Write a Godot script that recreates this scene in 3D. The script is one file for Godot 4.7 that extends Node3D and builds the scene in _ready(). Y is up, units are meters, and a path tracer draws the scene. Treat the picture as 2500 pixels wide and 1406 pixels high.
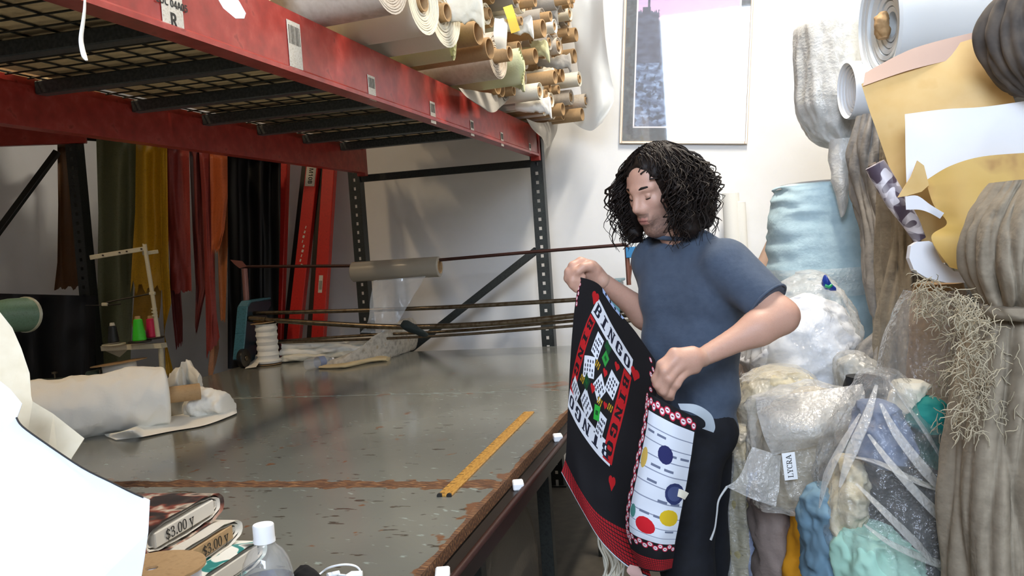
extends Node3D

# ---------------------------------------------------------------- camera geometry (photograph taken as 2500 x 1406)
const F := 2200.0
const EYE := Vector3(0, 1.55, 0)
const TOP := 0.89            # table top height
const DECK := 2.215          # rack deck height
var CB := Basis()            # camera basis
var rng := RandomNumberGenerator.new()
var M := {}
var TX := {}
var used := {}
var nz := FastNoiseLite.new()

func set_camera_basis() -> void:
	var u := Vector3(-0.068, 1, 0.0548).normalized()
	var d := Vector3(550, 158, -F).normalized()
	d = (d - u * d.dot(u)).normalized()
	var zz := -d
	var xx := u.cross(zz)
	CB = Basis(Vector3(xx.x, u.x, zz.x), Vector3(xx.y, u.y, zz.y), Vector3(xx.z, u.z, zz.z))

func ray(x: float, y: float) -> Vector3:
	return CB * Vector3((x - 1250.0) / F, (703.0 - y) / F, -1.0)
func at(x: float, y: float, d: float) -> Vector3:
	return EYE + ray(x, y) * d
func on_y(x: float, y: float, h: float) -> Vector3:
	var r := ray(x, y)
	return EYE + r * ((h - EYE.y) / r.y)
func on_z(x: float, y: float, z: float) -> Vector3:
	var r := ray(x, y)
	return EYE + r * (z / r.z)
func on_x(x: float, y: float, h: float) -> Vector3:
	var r := ray(x, y)
	return EYE + r * (h / r.x)

# ---------------------------------------------------------------- shapes
class Shape:
	var v := PackedVector3Array()
	var n := PackedVector3Array()
	var uv := PackedVector2Array()
	var c := PackedColorArray()
	var ix := PackedInt32Array()
	var tint := Color.WHITE
	func tri(a: Vector3, b: Vector3, d: Vector3) -> void:
		var nn := (d - a).cross(b - a).normalized()
		for p in [a, b, d]:
			ix.append(v.size()); v.append(p); n.append(nn); uv.append(Vector2(p.x, p.y)); c.append(tint)
	func quad(a: Vector3, b: Vector3, d: Vector3, e: Vector3) -> void:
		var nn := (d - a).cross(b - a) + (e - a).cross(d - a)
		nn = nn.normalized()
		var s := v.size()
		var k := 0
		for p in [a, b, d, e]:
			v.append(p); n.append(nn); c.append(tint)
			uv.append([Vector2(0, 1), Vector2(0, 0), Vector2(1, 0), Vector2(1, 1)][k]); k += 1
		for q in [0, 1, 2, 0, 2, 3]: ix.append(s + q)
	# rows of points; row i to i+1, column j to j+1; normal = dj x di
	func grid(p: Array, wrap := false) -> void:
		var rows := p.size()
		var cols: int = p[0].size()
		var s := v.size()
		var nn := PackedVector3Array(); nn.resize(rows * cols)
		for i in rows - 1:
			for j in cols - 1:
				var a: Vector3 = p[i][j]; var b: Vector3 = p[i + 1][j]; var d: Vector3 = p[i][j + 1]; var e: Vector3 = p[i + 1][j + 1]
				var q := (e - a).cross(b - d) * -1.0
				q = (d - b).cross(a - e) * -1.0 if q == Vector3.ZERO else q
				var f := (d - a).cross(b - a) + (b - e).cross(d - e)
				var o := i * cols + j
				nn[o] += f; nn[o + 1] += f; nn[o + cols] += f; nn[o + cols + 1] += f
				ix.append_array(PackedInt32Array([s + o, s + o + cols, s + o + 1, s + o + 1, s + o + cols, s + o + cols + 1]))
		if wrap:
			for i in rows:
				var t := nn[i * cols] + nn[i * cols + cols - 1]
				nn[i * cols] = t; nn[i * cols + cols - 1] = t
		for i in rows:
			for j in cols:
				v.append(p[i][j]); n.append(nn[i * cols + j].normalized()); c.append(tint)
				uv.append(Vector2(float(j) / (cols - 1), float(i) / (rows - 1)))
	func fan(ring: PackedVector3Array, flip := false) -> void:   # flat lid over a closed ring (last == first)
		var m := Vector3.ZERO
		for j in ring.size() - 1: m += ring[j]
		m /= ring.size() - 1
		for j in ring.size() - 1:
			if flip: tri(m, ring[j], ring[j + 1])
			else: tri(m, ring[j + 1], ring[j])
	func tube(path: Array, rad: Variant, sides := 10, cap := true, squash := 1.0) -> void:
		var rows := []
		var k := path.size()
		var up := Vector3.UP
		var t0: Vector3 = (path[1] - path[0]).normalized()
		if absf(t0.dot(up)) > 0.9: up = Vector3.RIGHT
		var nrm := (up - t0 * up.dot(t0)).normalized()
		for i in k:
			var t: Vector3
			if i == 0: t = path[1] - path[0]
			elif i == k - 1: t = path[k - 1] - path[k - 2]
			else: t = path[i + 1] - path[i - 1]
			t = t.normalized()
			nrm = (nrm - t * nrm.dot(t)).normalized()
			var b := t.cross(nrm)
			var r: float = rad[i] if rad is Array or rad is PackedFloat32Array else rad
			var row := PackedVector3Array()
			for j in sides + 1:
				var a := TAU * (j % sides) / sides
				row.append(path[i] + (nrm * cos(a) * squash + b * sin(a)) * r)
			rows.append(row)
		grid(rows, true)
		if cap:
			fan(rows[0]); fan(rows[k - 1], true)
	func lathe(prof: Array, seg := 24, xf := Transform3D()) -> void:   # prof: Vector2(r, y), upward outside
		var run := []
		for i in prof.size():
			run.append(prof[i])
			var brk := i == prof.size() - 1
			if i > 0 and i < prof.size() - 1:
				var d1: Vector2 = (prof[i] - prof[i - 1]).normalized()
				var d2: Vector2 = (prof[i + 1] - prof[i]).normalized()
				brk = d1.dot(d2) < 0.8
			if brk and run.size() > 1:
				var rows := []
				for q in run:
					var row := PackedVector3Array()
					for j in seg + 1:
						var a := TAU * (j % seg) / seg
						row.append(xf * Vector3(q.x * cos(a), q.y, -q.x * sin(a)))
					rows.append(row)
				grid(rows, true)
				run = [prof[i]]
	func box(sz: Vector3, xf := Transform3D(), bev := 0.0) -> void:
		var h := sz * 0.5
		if bev <= 0.0:
			for ax in 3:
				for s in [-1.0, 1.0]:
					var a := Vector3.ZERO; a[ax] = h[ax] * s
					var b := Vector3.ZERO; b[(ax + 1) % 3] = h[(ax + 1) % 3]
					var d := Vector3.ZERO; d[(ax + 2) % 3] = h[(ax + 2) % 3]
					if s > 0: quad(xf * (a - b - d), xf * (a - b + d), xf * (a + b + d), xf * (a + b - d))
					else: quad(xf * (a - b - d), xf * (a + b - d), xf * (a + b + d), xf * (a - b + d))
			return
		bev = minf(bev, minf(h.x, minf(h.y, h.z)) * 0.9)
		var inn := h - Vector3.ONE * bev
		for ax in 3:
			var u := (ax + 1) % 3; var w := (ax + 2) % 3
			for s in [-1.0, 1.0]:
				var p := []
				for q in [[-1, -1], [-1, 1], [1, 1], [1, -1]]:
					var t := Vector3.ZERO; t[ax] = h[ax] * s; t[u] = inn[u] * q[0]; t[w] = inn[w] * q[1]
					p.append(xf * t)
				if s > 0: quad(p[0], p[1], p[2], p[3])
				else: quad(p[0], p[3], p[2], p[1])
			for s in [-1.0, 1.0]:
				for t in [-1.0, 1.0]:   # edge along ax between faces u=s and w=t
					var a := Vector3.ZERO; var b := Vector3.ZERO
					a[u] = h[u] * s; a[w] = inn[w] * t; b[u] = inn[u] * s; b[w] = h[w] * t
					var lo := Vector3.ZERO; lo[ax] = -inn[ax]
					var hi := -lo
					if s * t > 0: quad(xf * (a + lo), xf * (a + hi), xf * (b + hi), xf * (b + lo))
					else: quad(xf * (a + lo), xf * (b + lo), xf * (b + hi), xf * (a + hi))
		for s in [-1.0, 1.0]:
			for t in [-1.0, 1.0]:
				for r in [-1.0, 1.0]:
					var a := Vector3(h.x * s, inn.y * t, inn.z * r); var b := Vector3(inn.x * s, h.y * t, inn.z * r); var d := Vector3(inn.x * s, inn.y * t, h.z * r)
					if s * t * r > 0: tri(xf * a, xf * d, xf * b)
					else: tri(xf * a, xf * b, xf * d)
	# plate with thickness: front outline and back outline given as 3-D points in the same order
	func plate(front: PackedVector3Array, back: PackedVector3Array, flat: PackedVector2Array) -> void:
		var t := Geometry2D.triangulate_polygon(flat)
		for k in range(0, t.size(), 3):
			tri(front[t[k]], front[t[k + 1]], front[t[k + 2]])
			tri(back[t[k]], back[t[k + 2]], back[t[k + 1]])
		for i in front.size():
			var j := (i + 1) % front.size()
			quad(front[i], back[i], back[j], front[j])
	func mesh() -> ArrayMesh:
		var a := []
		a.resize(Mesh.ARRAY_MAX)
		a[Mesh.ARRAY_VERTEX] = v; a[Mesh.ARRAY_NORMAL] = n; a[Mesh.ARRAY_TEX_UV] = uv; a[Mesh.ARRAY_COLOR] = c; a[Mesh.ARRAY_INDEX] = ix
		var m := ArrayMesh.new()
		m.add_surface_from_arrays(Mesh.PRIMITIVE_TRIANGLES, a)
		return m

# ---------------------------------------------------------------- nodes
func numbered(called: String) -> String:
	var k: int = used.get(called, 0)
	used[called] = k + 1
	return called if k == 0 else "%s_%03d" % [called, k]

func tag(o: Node3D, label: String, category: String, group := "") -> Node3D:
	o.set_meta("label", label); o.set_meta("category", category)
	if group: o.set_meta("group", group)
	return o

func thing(called: String, label: String, category: String, group := "", where := Vector3.ZERO) -> Node3D:
	var o := Node3D.new()
	o.name = numbered(called)
	add_child(o)
	o.position = where
	return tag(o, label, category, group)

# one mesh: a part when parent is given, else a top-level object. Points are world points; a parent's offset is taken off.
func obj(called: String, s: Variant, m: Material, parent: Node3D = null, label := "") -> MeshInstance3D:
	var o := MeshInstance3D.new()
	o.mesh = s.mesh() if s is Shape else s
	o.material_override = m
	if parent == null:
		o.name = numbered(called)
		add_child(o)
	else:
		o.name = called
		parent.add_child(o, true)
		var p := parent
		while p != self:
			o.position -= p.position
			p = p.get_parent()
	if label: o.set_meta("label", label)
	return o

func struct(called: String, s: Shape, m: Material) -> MeshInstance3D:
	var o := obj(called, s, m)
	o.set_meta("kind", "structure")
	return o

func single(called: String, s: Shape, m: Material, label: String, category: String, group := "") -> MeshInstance3D:
	var o := obj(called, s, m)
	tag(o, label, category, group)
	return o

func look(from: Vector3, to: Vector3, up := Vector3.UP) -> Transform3D:   # y axis along from -> to
	var y := (to - from).normalized()
	if absf(y.dot(up)) > 0.95: up = Vector3.BACK
	var x := up.cross(y).normalized()
	return Transform3D(Basis(x, y, x.cross(y)), from)

# ---------------------------------------------------------------- materials
func ntex(freq: float, ramp: Array, sd := 1, oct := 4, size := 512, kind := FastNoiseLite.TYPE_SIMPLEX_SMOOTH, ridged := false) -> NoiseTexture2D:
	var n := FastNoiseLite.new()
	n.seed = sd; n.noise_type = kind; n.frequency = freq; n.fractal_octaves = oct
	if ridged: n.fractal_type = FastNoiseLite.FRACTAL_RIDGED
	var t := NoiseTexture2D.new()
	t.width = size; t.height = size; t.seamless = true; t.noise = n
	if ramp.size() > 0:
		var g := Gradient.new()
		var off := PackedFloat32Array(); var col := PackedColorArray()
		for r in ramp: off.append(r[0]); col.append(Color(r[1]) if r[1] is String else r[1])
		g.offsets = off; g.colors = col
		t.color_ramp = g
	return t

func ntex_normal(freq: float, strength: float, sd := 1, oct := 4, ridged := false) -> NoiseTexture2D:
	var t := ntex(freq, [], sd, oct, 512, FastNoiseLite.TYPE_SIMPLEX_SMOOTH, ridged)
	t.as_normal_map = true; t.bump_strength = strength
	return t

func mat(called: String, col: String, rough := 0.8, o := {}) -> StandardMaterial3D:
	var m := StandardMaterial3D.new()
	m.resource_name = called
	m.albedo_color = Color(col)
	m.roughness = rough
	m.metallic = o.get("metal", 0.0)
	m.metallic_specular = o.get("spec", 0.5)
	m.cull_mode = BaseMaterial3D.CULL_DISABLED
	if o.has("tex"):
		m.albedo_texture = o.tex
		if o.has("scale"):
			m.uv1_triplanar = true
			m.uv1_world_triplanar = o.get("world", false)
			m.uv1_scale = o.scale if o.scale is Vector3 else Vector3.ONE * o.scale
	if o.has("bump"):
		m.normal_enabled = true; m.normal_texture = o.bump; m.normal_scale = o.get("bump_scale", 1.0)
		if o.has("scale") and not m.uv1_triplanar:
			m.uv1_triplanar = true; m.uv1_scale = o.scale if o.scale is Vector3 else Vector3.ONE * o.scale
	if o.has("alpha"):
		m.albedo_color.a = o.alpha
		m.transparency = BaseMaterial3D.TRANSPARENCY_ALPHA
	if o.has("vc"): m.vertex_color_use_as_albedo = true
	if o.has("rim"): m.rim_enabled = true; m.rim = o.rim; m.rim_tint = 0.6
	if o.has("back"): m.backlight_enabled = true; m.backlight = Color(o.back)
	M[called] = m
	return m

# ---------------------------------------------------------------- soft shapes
# loft: rings round a spine. stations: [centre, rx, rz]; axis frame fixed (ax, az); folds: amplitude and count of pleats; wr: wrinkle amplitude
func loft(st: Array, ax: Vector3, az: Vector3, o := {}) -> Shape:
	var s := Shape.new()
	var sides: int = o.get("sides", 40)
	var sub: int = o.get("sub", 6)
	var wr: float = o.get("wr", 0.0)
	var wf: float = o.get("wf", 6.0)          # wrinkle frequency (per metre)
	var ws: Vector3 = o.get("ws", Vector3.ONE) # stretch of wrinkles
	var pl: float = o.get("pl", 0.0)
	var pn: float = o.get("pn", 9.0)
	var sd: float = o.get("sd", 0.0)
	var rs: float = -1.0 if o.get("soft", false) else 1.0   # rounded ridges and sharp valleys (cloth) or the other way round (film, paper)
	var sq: float = o.get("sq", 1.0)          # superellipse exponent (<1 boxier)
	var rows := []
	var k := st.size()
	for i in k - 1:
		for q in (sub + (1 if i == k - 2 else 0)):
			var t := float(q) / sub
			var a = st[maxi(i - 1, 0)]; var b = st[i]; var d = st[i + 1]; var e = st[mini(i + 2, k - 1)]
			var cc: Vector3 = b[0].cubic_interpolate(d[0], a[0], e[0], t)
			var rx: float = maxf(cubic_interpolate(b[1], d[1], a[1], e[1], t), 0.001)
			var rz: float = maxf(cubic_interpolate(b[2], d[2], a[2], e[2], t), 0.001)
			var row := PackedVector3Array()
			for j in sides + 1:
				var g := TAU * (j % sides) / sides
				var cs := cos(g); var sn := sin(g)
				cs = signf(cs) * pow(absf(cs), sq); sn = signf(sn) * pow(absf(sn), sq)
				var dir := ax * cs * rx + az * sn * rz
				var p := cc + dir
				var fl := 1.0
				if pl > 0.0:
					var wv := nz.get_noise_2d(cc.y * 11.0 + sd * 19.0, g * 3.0) * 2.0
					var f1 := absf(sin(g * pn * 0.5 + wv + sd)); var f2 := absf(sin(g * pn * 0.87 - wv * 1.4 + sd * 3.0))
					fl += pl * (2.0 * pow(f1, 0.7) - 1.2) + pl * 0.7 * (2.0 * pow(f2, 0.7) - 1.2)
				if wr > 0.0:
					var w := p * ws * wf * 10.0 + Vector3(sd, sd * 2.0, -sd) * 37.0
					var r1 := 1.0 - absf(nz.get_noise_3dv(w)) * 2.6
					var r2 := 1.0 - absf(nz.get_noise_3dv(w * 2.1 + Vector3(11, 5, 3))) * 2.6
					var r3 := 1.0 - absf(nz.get_noise_3dv(w * 4.3 + Vector3(-7, 15, 31))) * 2.6
					fl += rs * (r1 * 0.55 + r2 * 0.42 + r3 * 0.22) * wr / maxf(minf(rx, rz), 0.02)
				row.append(cc + dir * fl)
			rows.append(row)
	s.grid(rows, true)
	if o.get("cap", true):
		s.fan(rows[0]); s.fan(rows[rows.size() - 1], true)
	return s

# patch: grid of control points (rows of Vector3), bicubic, with optional noise
func patch(ctrl: Array, sub := 6, wr := 0.0, wf := 6.0, sd := 0.0, ws := Vector3.ONE) -> Array:
	var rows := []
	var k := ctrl.size()
	var w: int = ctrl[0].size()
	for i in k - 1:
		for q in (sub + (1 if i == k - 2 else 0)):
			var t := float(q) / sub
			var line := []
			for j in w:
				line.append(ctrl[i][j].cubic_interpolate(ctrl[i + 1][j], ctrl[maxi(i - 1, 0)][j], ctrl[mini(i + 2, k - 1)][j], t))
			var row := PackedVector3Array()
			for j in w - 1:
				for r in (sub + (1 if j == w - 2 else 0)):
					var u := float(r) / sub
					var p: Vector3 = line[j].cubic_interpolate(line[j + 1], line[maxi(j - 1, 0)], line[mini(j + 2, w - 1)], u)
					if wr > 0.0:
						var h := p * ws * wf * 10.0 + Vector3(sd, -sd, sd) * 31.0
						p += CB.z * (nz.get_noise_3dv(h) + 0.5 * (1.0 - absf(nz.get_noise_3dv(h * 1.9)) * 2.0)) * wr
					row.append(p)
			rows.append(row)
	return rows

# a cloth or sheet of real thickness from a patch
func sheet(rows: Array, th := 0.003) -> Shape:
	var s := Shape.new()
	var back := []
	for r in rows:
		var b := PackedVector3Array()
		for p in r: b.append(p - (p - EYE).normalized() * -th)
		back.append(b)
	s.grid(rows)
	var rev := []
	for b in back:
		var q := PackedVector3Array(b); q.reverse(); rev.append(q)
	s.grid(rev)
	var a := []; var e := []
	var last: int = rows[0].size() - 1
	for i in rows.size():
		a.append(PackedVector3Array([back[i][0], rows[i][0]])); e.append(PackedVector3Array([rows[i][last], back[i][last]]))
	s.grid(a); s.grid(e)
	s.grid([back[0], rows[0]]); s.grid([rows[rows.size() - 1], back[rows.size() - 1]])
	return s

# flat plate whose outline is given in photo pixels on a plane: depth d at (x0, y0), growing gx, gy metres per 100 px
func plate_px(poly: Array, d: float, gx := 0.0, gy := 0.0, th := 0.01) -> Shape:
	var s := Shape.new()
	var f := PackedVector3Array(); var b := PackedVector3Array(); var fl := PackedVector2Array()
	var x0: float = poly[0][0]; var y0: float = poly[0][1]
	for p in poly:
		var dd: float = d + (p[0] - x0) * gx * 0.01 + (p[1] - y0) * gy * 0.01
		var w := at(p[0], p[1], dd)
		f.append(w); fl.append(Vector2(p[0], p[1]))
	var nn := (f[1] - f[0]).cross(f[f.size() / 2] - f[0]).normalized()
	if nn.dot(CB.z) > 0: nn = -nn
	for w in f: b.append(w + nn * th)
	if Geometry2D.is_polygon_clockwise(fl):
		f.reverse(); b.reverse(); fl.reverse()
	s.plate(f, b, fl)
	return s

func curve(pts: Array, sub := 6) -> Array:
	var out := []
	var k := pts.size()
	for i in k - 1:
		for q in sub:
			out.append(pts[i].cubic_interpolate(pts[i + 1], pts[maxi(i - 1, 0)], pts[mini(i + 2, k - 1)], float(q) / sub))
	out.append(pts[k - 1])
	return out

func px_curve(list: Array, sub := 6) -> Array:   # [[x, y, depth], ...]
	var p := []
	for a in list: p.append(at(a[0], a[1], a[2]))
	return curve(p, sub)

func spread(vals: Array, sub := 6) -> Array:
	var out := []
	for i in vals.size() - 1:
		for q in sub: out.append(lerpf(vals[i], vals[i + 1], float(q) / sub))
	out.append(vals[vals.size() - 1])
	return out

# ---------------------------------------------------------------- start
func _ready() -> void:
	set_camera_basis()
	rng.seed = 7
	nz.seed = 3; nz.frequency = 0.1; nz.fractal_octaves = 2
	setup_view()
	palette()
	room()
	table()
	rack()
	rack_rolls()
	back_corner()
	spreader()
	table_things()
	near_things()
	person()
	printed_cloth()
	pile()

func setup_view() -> void:
	var cam := Camera3D.new()
	cam.name = "camera"
	add_child(cam)
	cam.transform = Transform3D(CB, EYE)
	cam.fov = rad_to_deg(2.0 * atan(703.0 / F))
	cam.near = 0.05; cam.far = 60.0
	cam.current = true
	var sky_m := ProceduralSkyMaterial.new()
	sky_m.sky_top_color = Color(0.45, 0.6, 0.86); sky_m.sky_horizon_color = Color(0.8, 0.87, 0.95)
	sky_m.ground_bottom_color = Color(0.3, 0.3, 0.3); sky_m.ground_horizon_color = Color(0.6, 0.62, 0.64)
	var sky := Sky.new(); sky.sky_material = sky_m
	var env := Environment.new()
	env.background_mode = Environment.BG_SKY
	env.sky = sky
	env.background_energy_multiplier = 2.0
	env.ambient_light_source = Environment.AMBIENT_SOURCE_DISABLED
	env.tonemap_mode = Environment.TONE_MAPPER_LINEAR
	env.tonemap_exposure = 1.0
	env.sdfgi_enabled = true; env.ssao_enabled = true; env.ssil_enabled = true
	var we := WorldEnvironment.new()
	we.name = "world"; we.environment = env
	add_child(we)
	# daylight entering by the high window in the wall behind the camera
	var w := AreaLight3D.new()
	w.name = "window_daylight"
	w.area_size = Vector2(2.3, 2.1)
	w.light_color = Color(0.86, 0.92, 1.0)
	w.light_energy = 36.0
	w.shadow_enabled = true; w.area_range = 20.0
	add_child(w)
	w.position = Vector3(0.15, 3.8, 2.97)
	# fluorescent lamps under the ceiling
	for p in [Vector3(0.35, 4.6, -3.6), Vector3(-3.3, 4.6, -2.2)]:
		lamp(p)

func lamp(p: Vector3) -> void:
	var over := p.x > -1.0
	var t := thing("ceiling_lamp", "fluorescent ceiling lamp hanging over the aisle" if over else "fluorescent ceiling lamp hanging over the sewing corner", "lamp", "", p)
	var s := Shape.new()
	s.box(Vector3(0.2, 0.06, 1.3), Transform3D(Basis(), p + Vector3(0, 0.05, 0)), 0.01)
	for q in [-0.5, 0.5]: s.tube([p + Vector3(0, 0.07, q), p + Vector3(0, 0.2, q)], 0.006, 6)
	obj("housing", s, mat("lamp_housing", "dcdcd6", 0.5), t)
	var m := mat("lamp_glow", "ffffff", 0.5)
	m.emission_enabled = true; m.emission = Color(1, 0.9, 0.72); m.emission_energy_multiplier = 4.0
	for q in [-0.05, 0.05]:
		var g := Shape.new()
		g.tube([p + Vector3(q, 0.0, -0.6), p + Vector3(q, 0.0, 0.6)], 0.014, 10)
		obj("lamp_tube", g, m, t)
	var l := AreaLight3D.new()
	l.name = "lamp_light"
	l.area_size = Vector2(0.18, 1.2)
	l.light_color = Color(1.0, 0.96, 0.9) if over else Color(1.0, 0.88, 0.7)
	l.light_energy = 15.0 if over else 4.5
	l.area_range = 15.0; l.shadow_enabled = true
	t.add_child(l)
	l.position = Vector3(0, -0.02, 0)
	l.rotation.x = -PI / 2

# ---------------------------------------------------------------- materials shared by many things
func palette() -> void:
	var wall_t := ntex(0.004, [[0.0, "e9e8e4"], [0.35, "eeedea"], [0.7, "f1f0ee"], [1.0, "ecebe7"]], 5, 5)
	mat("wall", "ffffff", 0.75, {"tex": wall_t, "scale": 0.7, "world": true})
	mat("floor", "7a756c", 0.6, {"tex": ntex(0.02, [[0, "8a8680"], [1, "b0aba2"]], 8), "scale": 1.0, "world": true})
	mat("ceiling", "6f6a62", 0.9)
	var red := ntex(0.012, [[0.0, "8f2a20"], [0.42, "a23026"], [0.62, "a9382e"], [0.8, "b1453b"], [1.0, "7d221b"]], 11, 4)
	mat("red_paint", "ffffff", 0.32, {"tex": red, "scale": 2.0, "bump": ntex_normal(0.03, 1.2, 4), "bump_scale": 0.12})
	mat("red_bright", "c8231a", 0.4, {"tex": ntex(0.02, [[0, "e8e0e0"], [0.6, "ffffff"], [1, "d0c0c0"]], 12), "scale": 3.0})
	mat("post_paint", "2c302d", 0.45, {"tex": ntex(0.03, [[0, "8f8f8f"], [0.5, "ffffff"], [0.8, "d8d0c8"], [1, "9a7060"]], 13), "scale": 3.0})
	mat("galvanised", "5b6264", 0.42, {"metal": 0.5, "tex": ntex(0.03, [[0, "b0b0b0"], [1, "ffffff"]], 14), "scale": 4.0})
	mat("wire", "3a3a34", 0.5, {"metal": 0.5})
	mat("steel", "8c8478", 0.25, {"metal": 0.9, "tex": ntex(0.02, [[0, "8a6a4a"], [0.4, "d8cfc0"], [1, "ffffff"]], 15), "scale": 3.0})
	mat("dark_steel", "35302c", 0.4, {"metal": 0.6})
	mat("rust_steel", "4a2f26", 0.45, {"metal": 0.4, "tex": ntex(0.05, [[0, "b08070"], [1, "ffffff"]], 16), "scale": 5.0})
	mat("black_plastic", "121314", 0.35)
	var kraft := ntex(0.03, [[0, "a98a62"], [0.5, "b39268"], [1, "a08058"]], 21, 4)
	mat("kraft", "ffffff", 0.75, {"tex": kraft, "scale": 3.0})
	mat("kraft_pale", "ffffff", 0.75, {"tex": ntex(0.02, [[0, "c9b184"], [0.5, "d8c294"], [1, "c2a878"]], 24), "scale": 2.0})
	mat("paper_grey", "cfc4b4", 0.8, {"tex": ntex(0.02, [[0, "d8d0c8"], [0.5, "ffffff"], [1, "e6e0d8"]], 22), "scale": 2.0})
	var fine := ntex_normal(0.05, 3.0, 31, 4)
	TX.fine = fine
	mat("cream", "e6dfcb", 0.85, {"bump": fine, "bump_scale": 0.3, "scale": 3.0})
	mat("white_cloth", "f1eee4", 0.85, {"bump": fine, "bump_scale": 0.25, "scale": 3.0})
	mat("pale_green_cloth", "cfd0a6", 0.85, {"bump": fine, "bump_scale": 0.3, "scale": 3.0})
	mat("grey_cloth", "a9a399", 0.9, {"bump": fine, "bump_scale": 0.4, "scale": 3.0})
	mat("white_paper", "f4f5f5", 0.7)
	mat("sticker", "d9d4c8", 0.6, {"tex": ntex(0.02, [[0, "d0cabe"], [0.5, "ffffff"], [1, "e0d8cc"]], 23), "scale": 9.0})
	mat("ink", "15130f", 0.6)
	mat("ink_grey", "5c5850", 0.7)
	mat("clear_film", "eef2f4", 0.12, {"alpha": 0.22})
	mat("milky_film", "e8ebea", 0.35, {"alpha": 0.5})

func text(s: String, height: float, xf: Transform3D, m: Material, parent: Node3D, called := "lettering", font := "Droid Sans", bold := true) -> void:
	var t := TextMesh.new()
	var f := SystemFont.new()
	f.font_names = PackedStringArray([font])
	f.font_weight = 700 if bold else 400
	t.font = f; t.text = s; t.font_size = 32; t.depth = 0.0006
	t.pixel_size = height / 23.0
	t.curve_step = 2.0
	var o := obj(called, t, m, parent)
	var p := parent
	var off := Vector3.ZERO
	while p != self:
		off += p.position
		p = p.get_parent()
	o.transform = Transform3D(xf.basis, xf.origin - off)

# ---------------------------------------------------------------- the room
func slab(lo: Vector3, hi: Vector3) -> Shape:
	var s := Shape.new()
	s.box(hi - lo, Transform3D(Basis(), (lo + hi) * 0.5))
	return s

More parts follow.
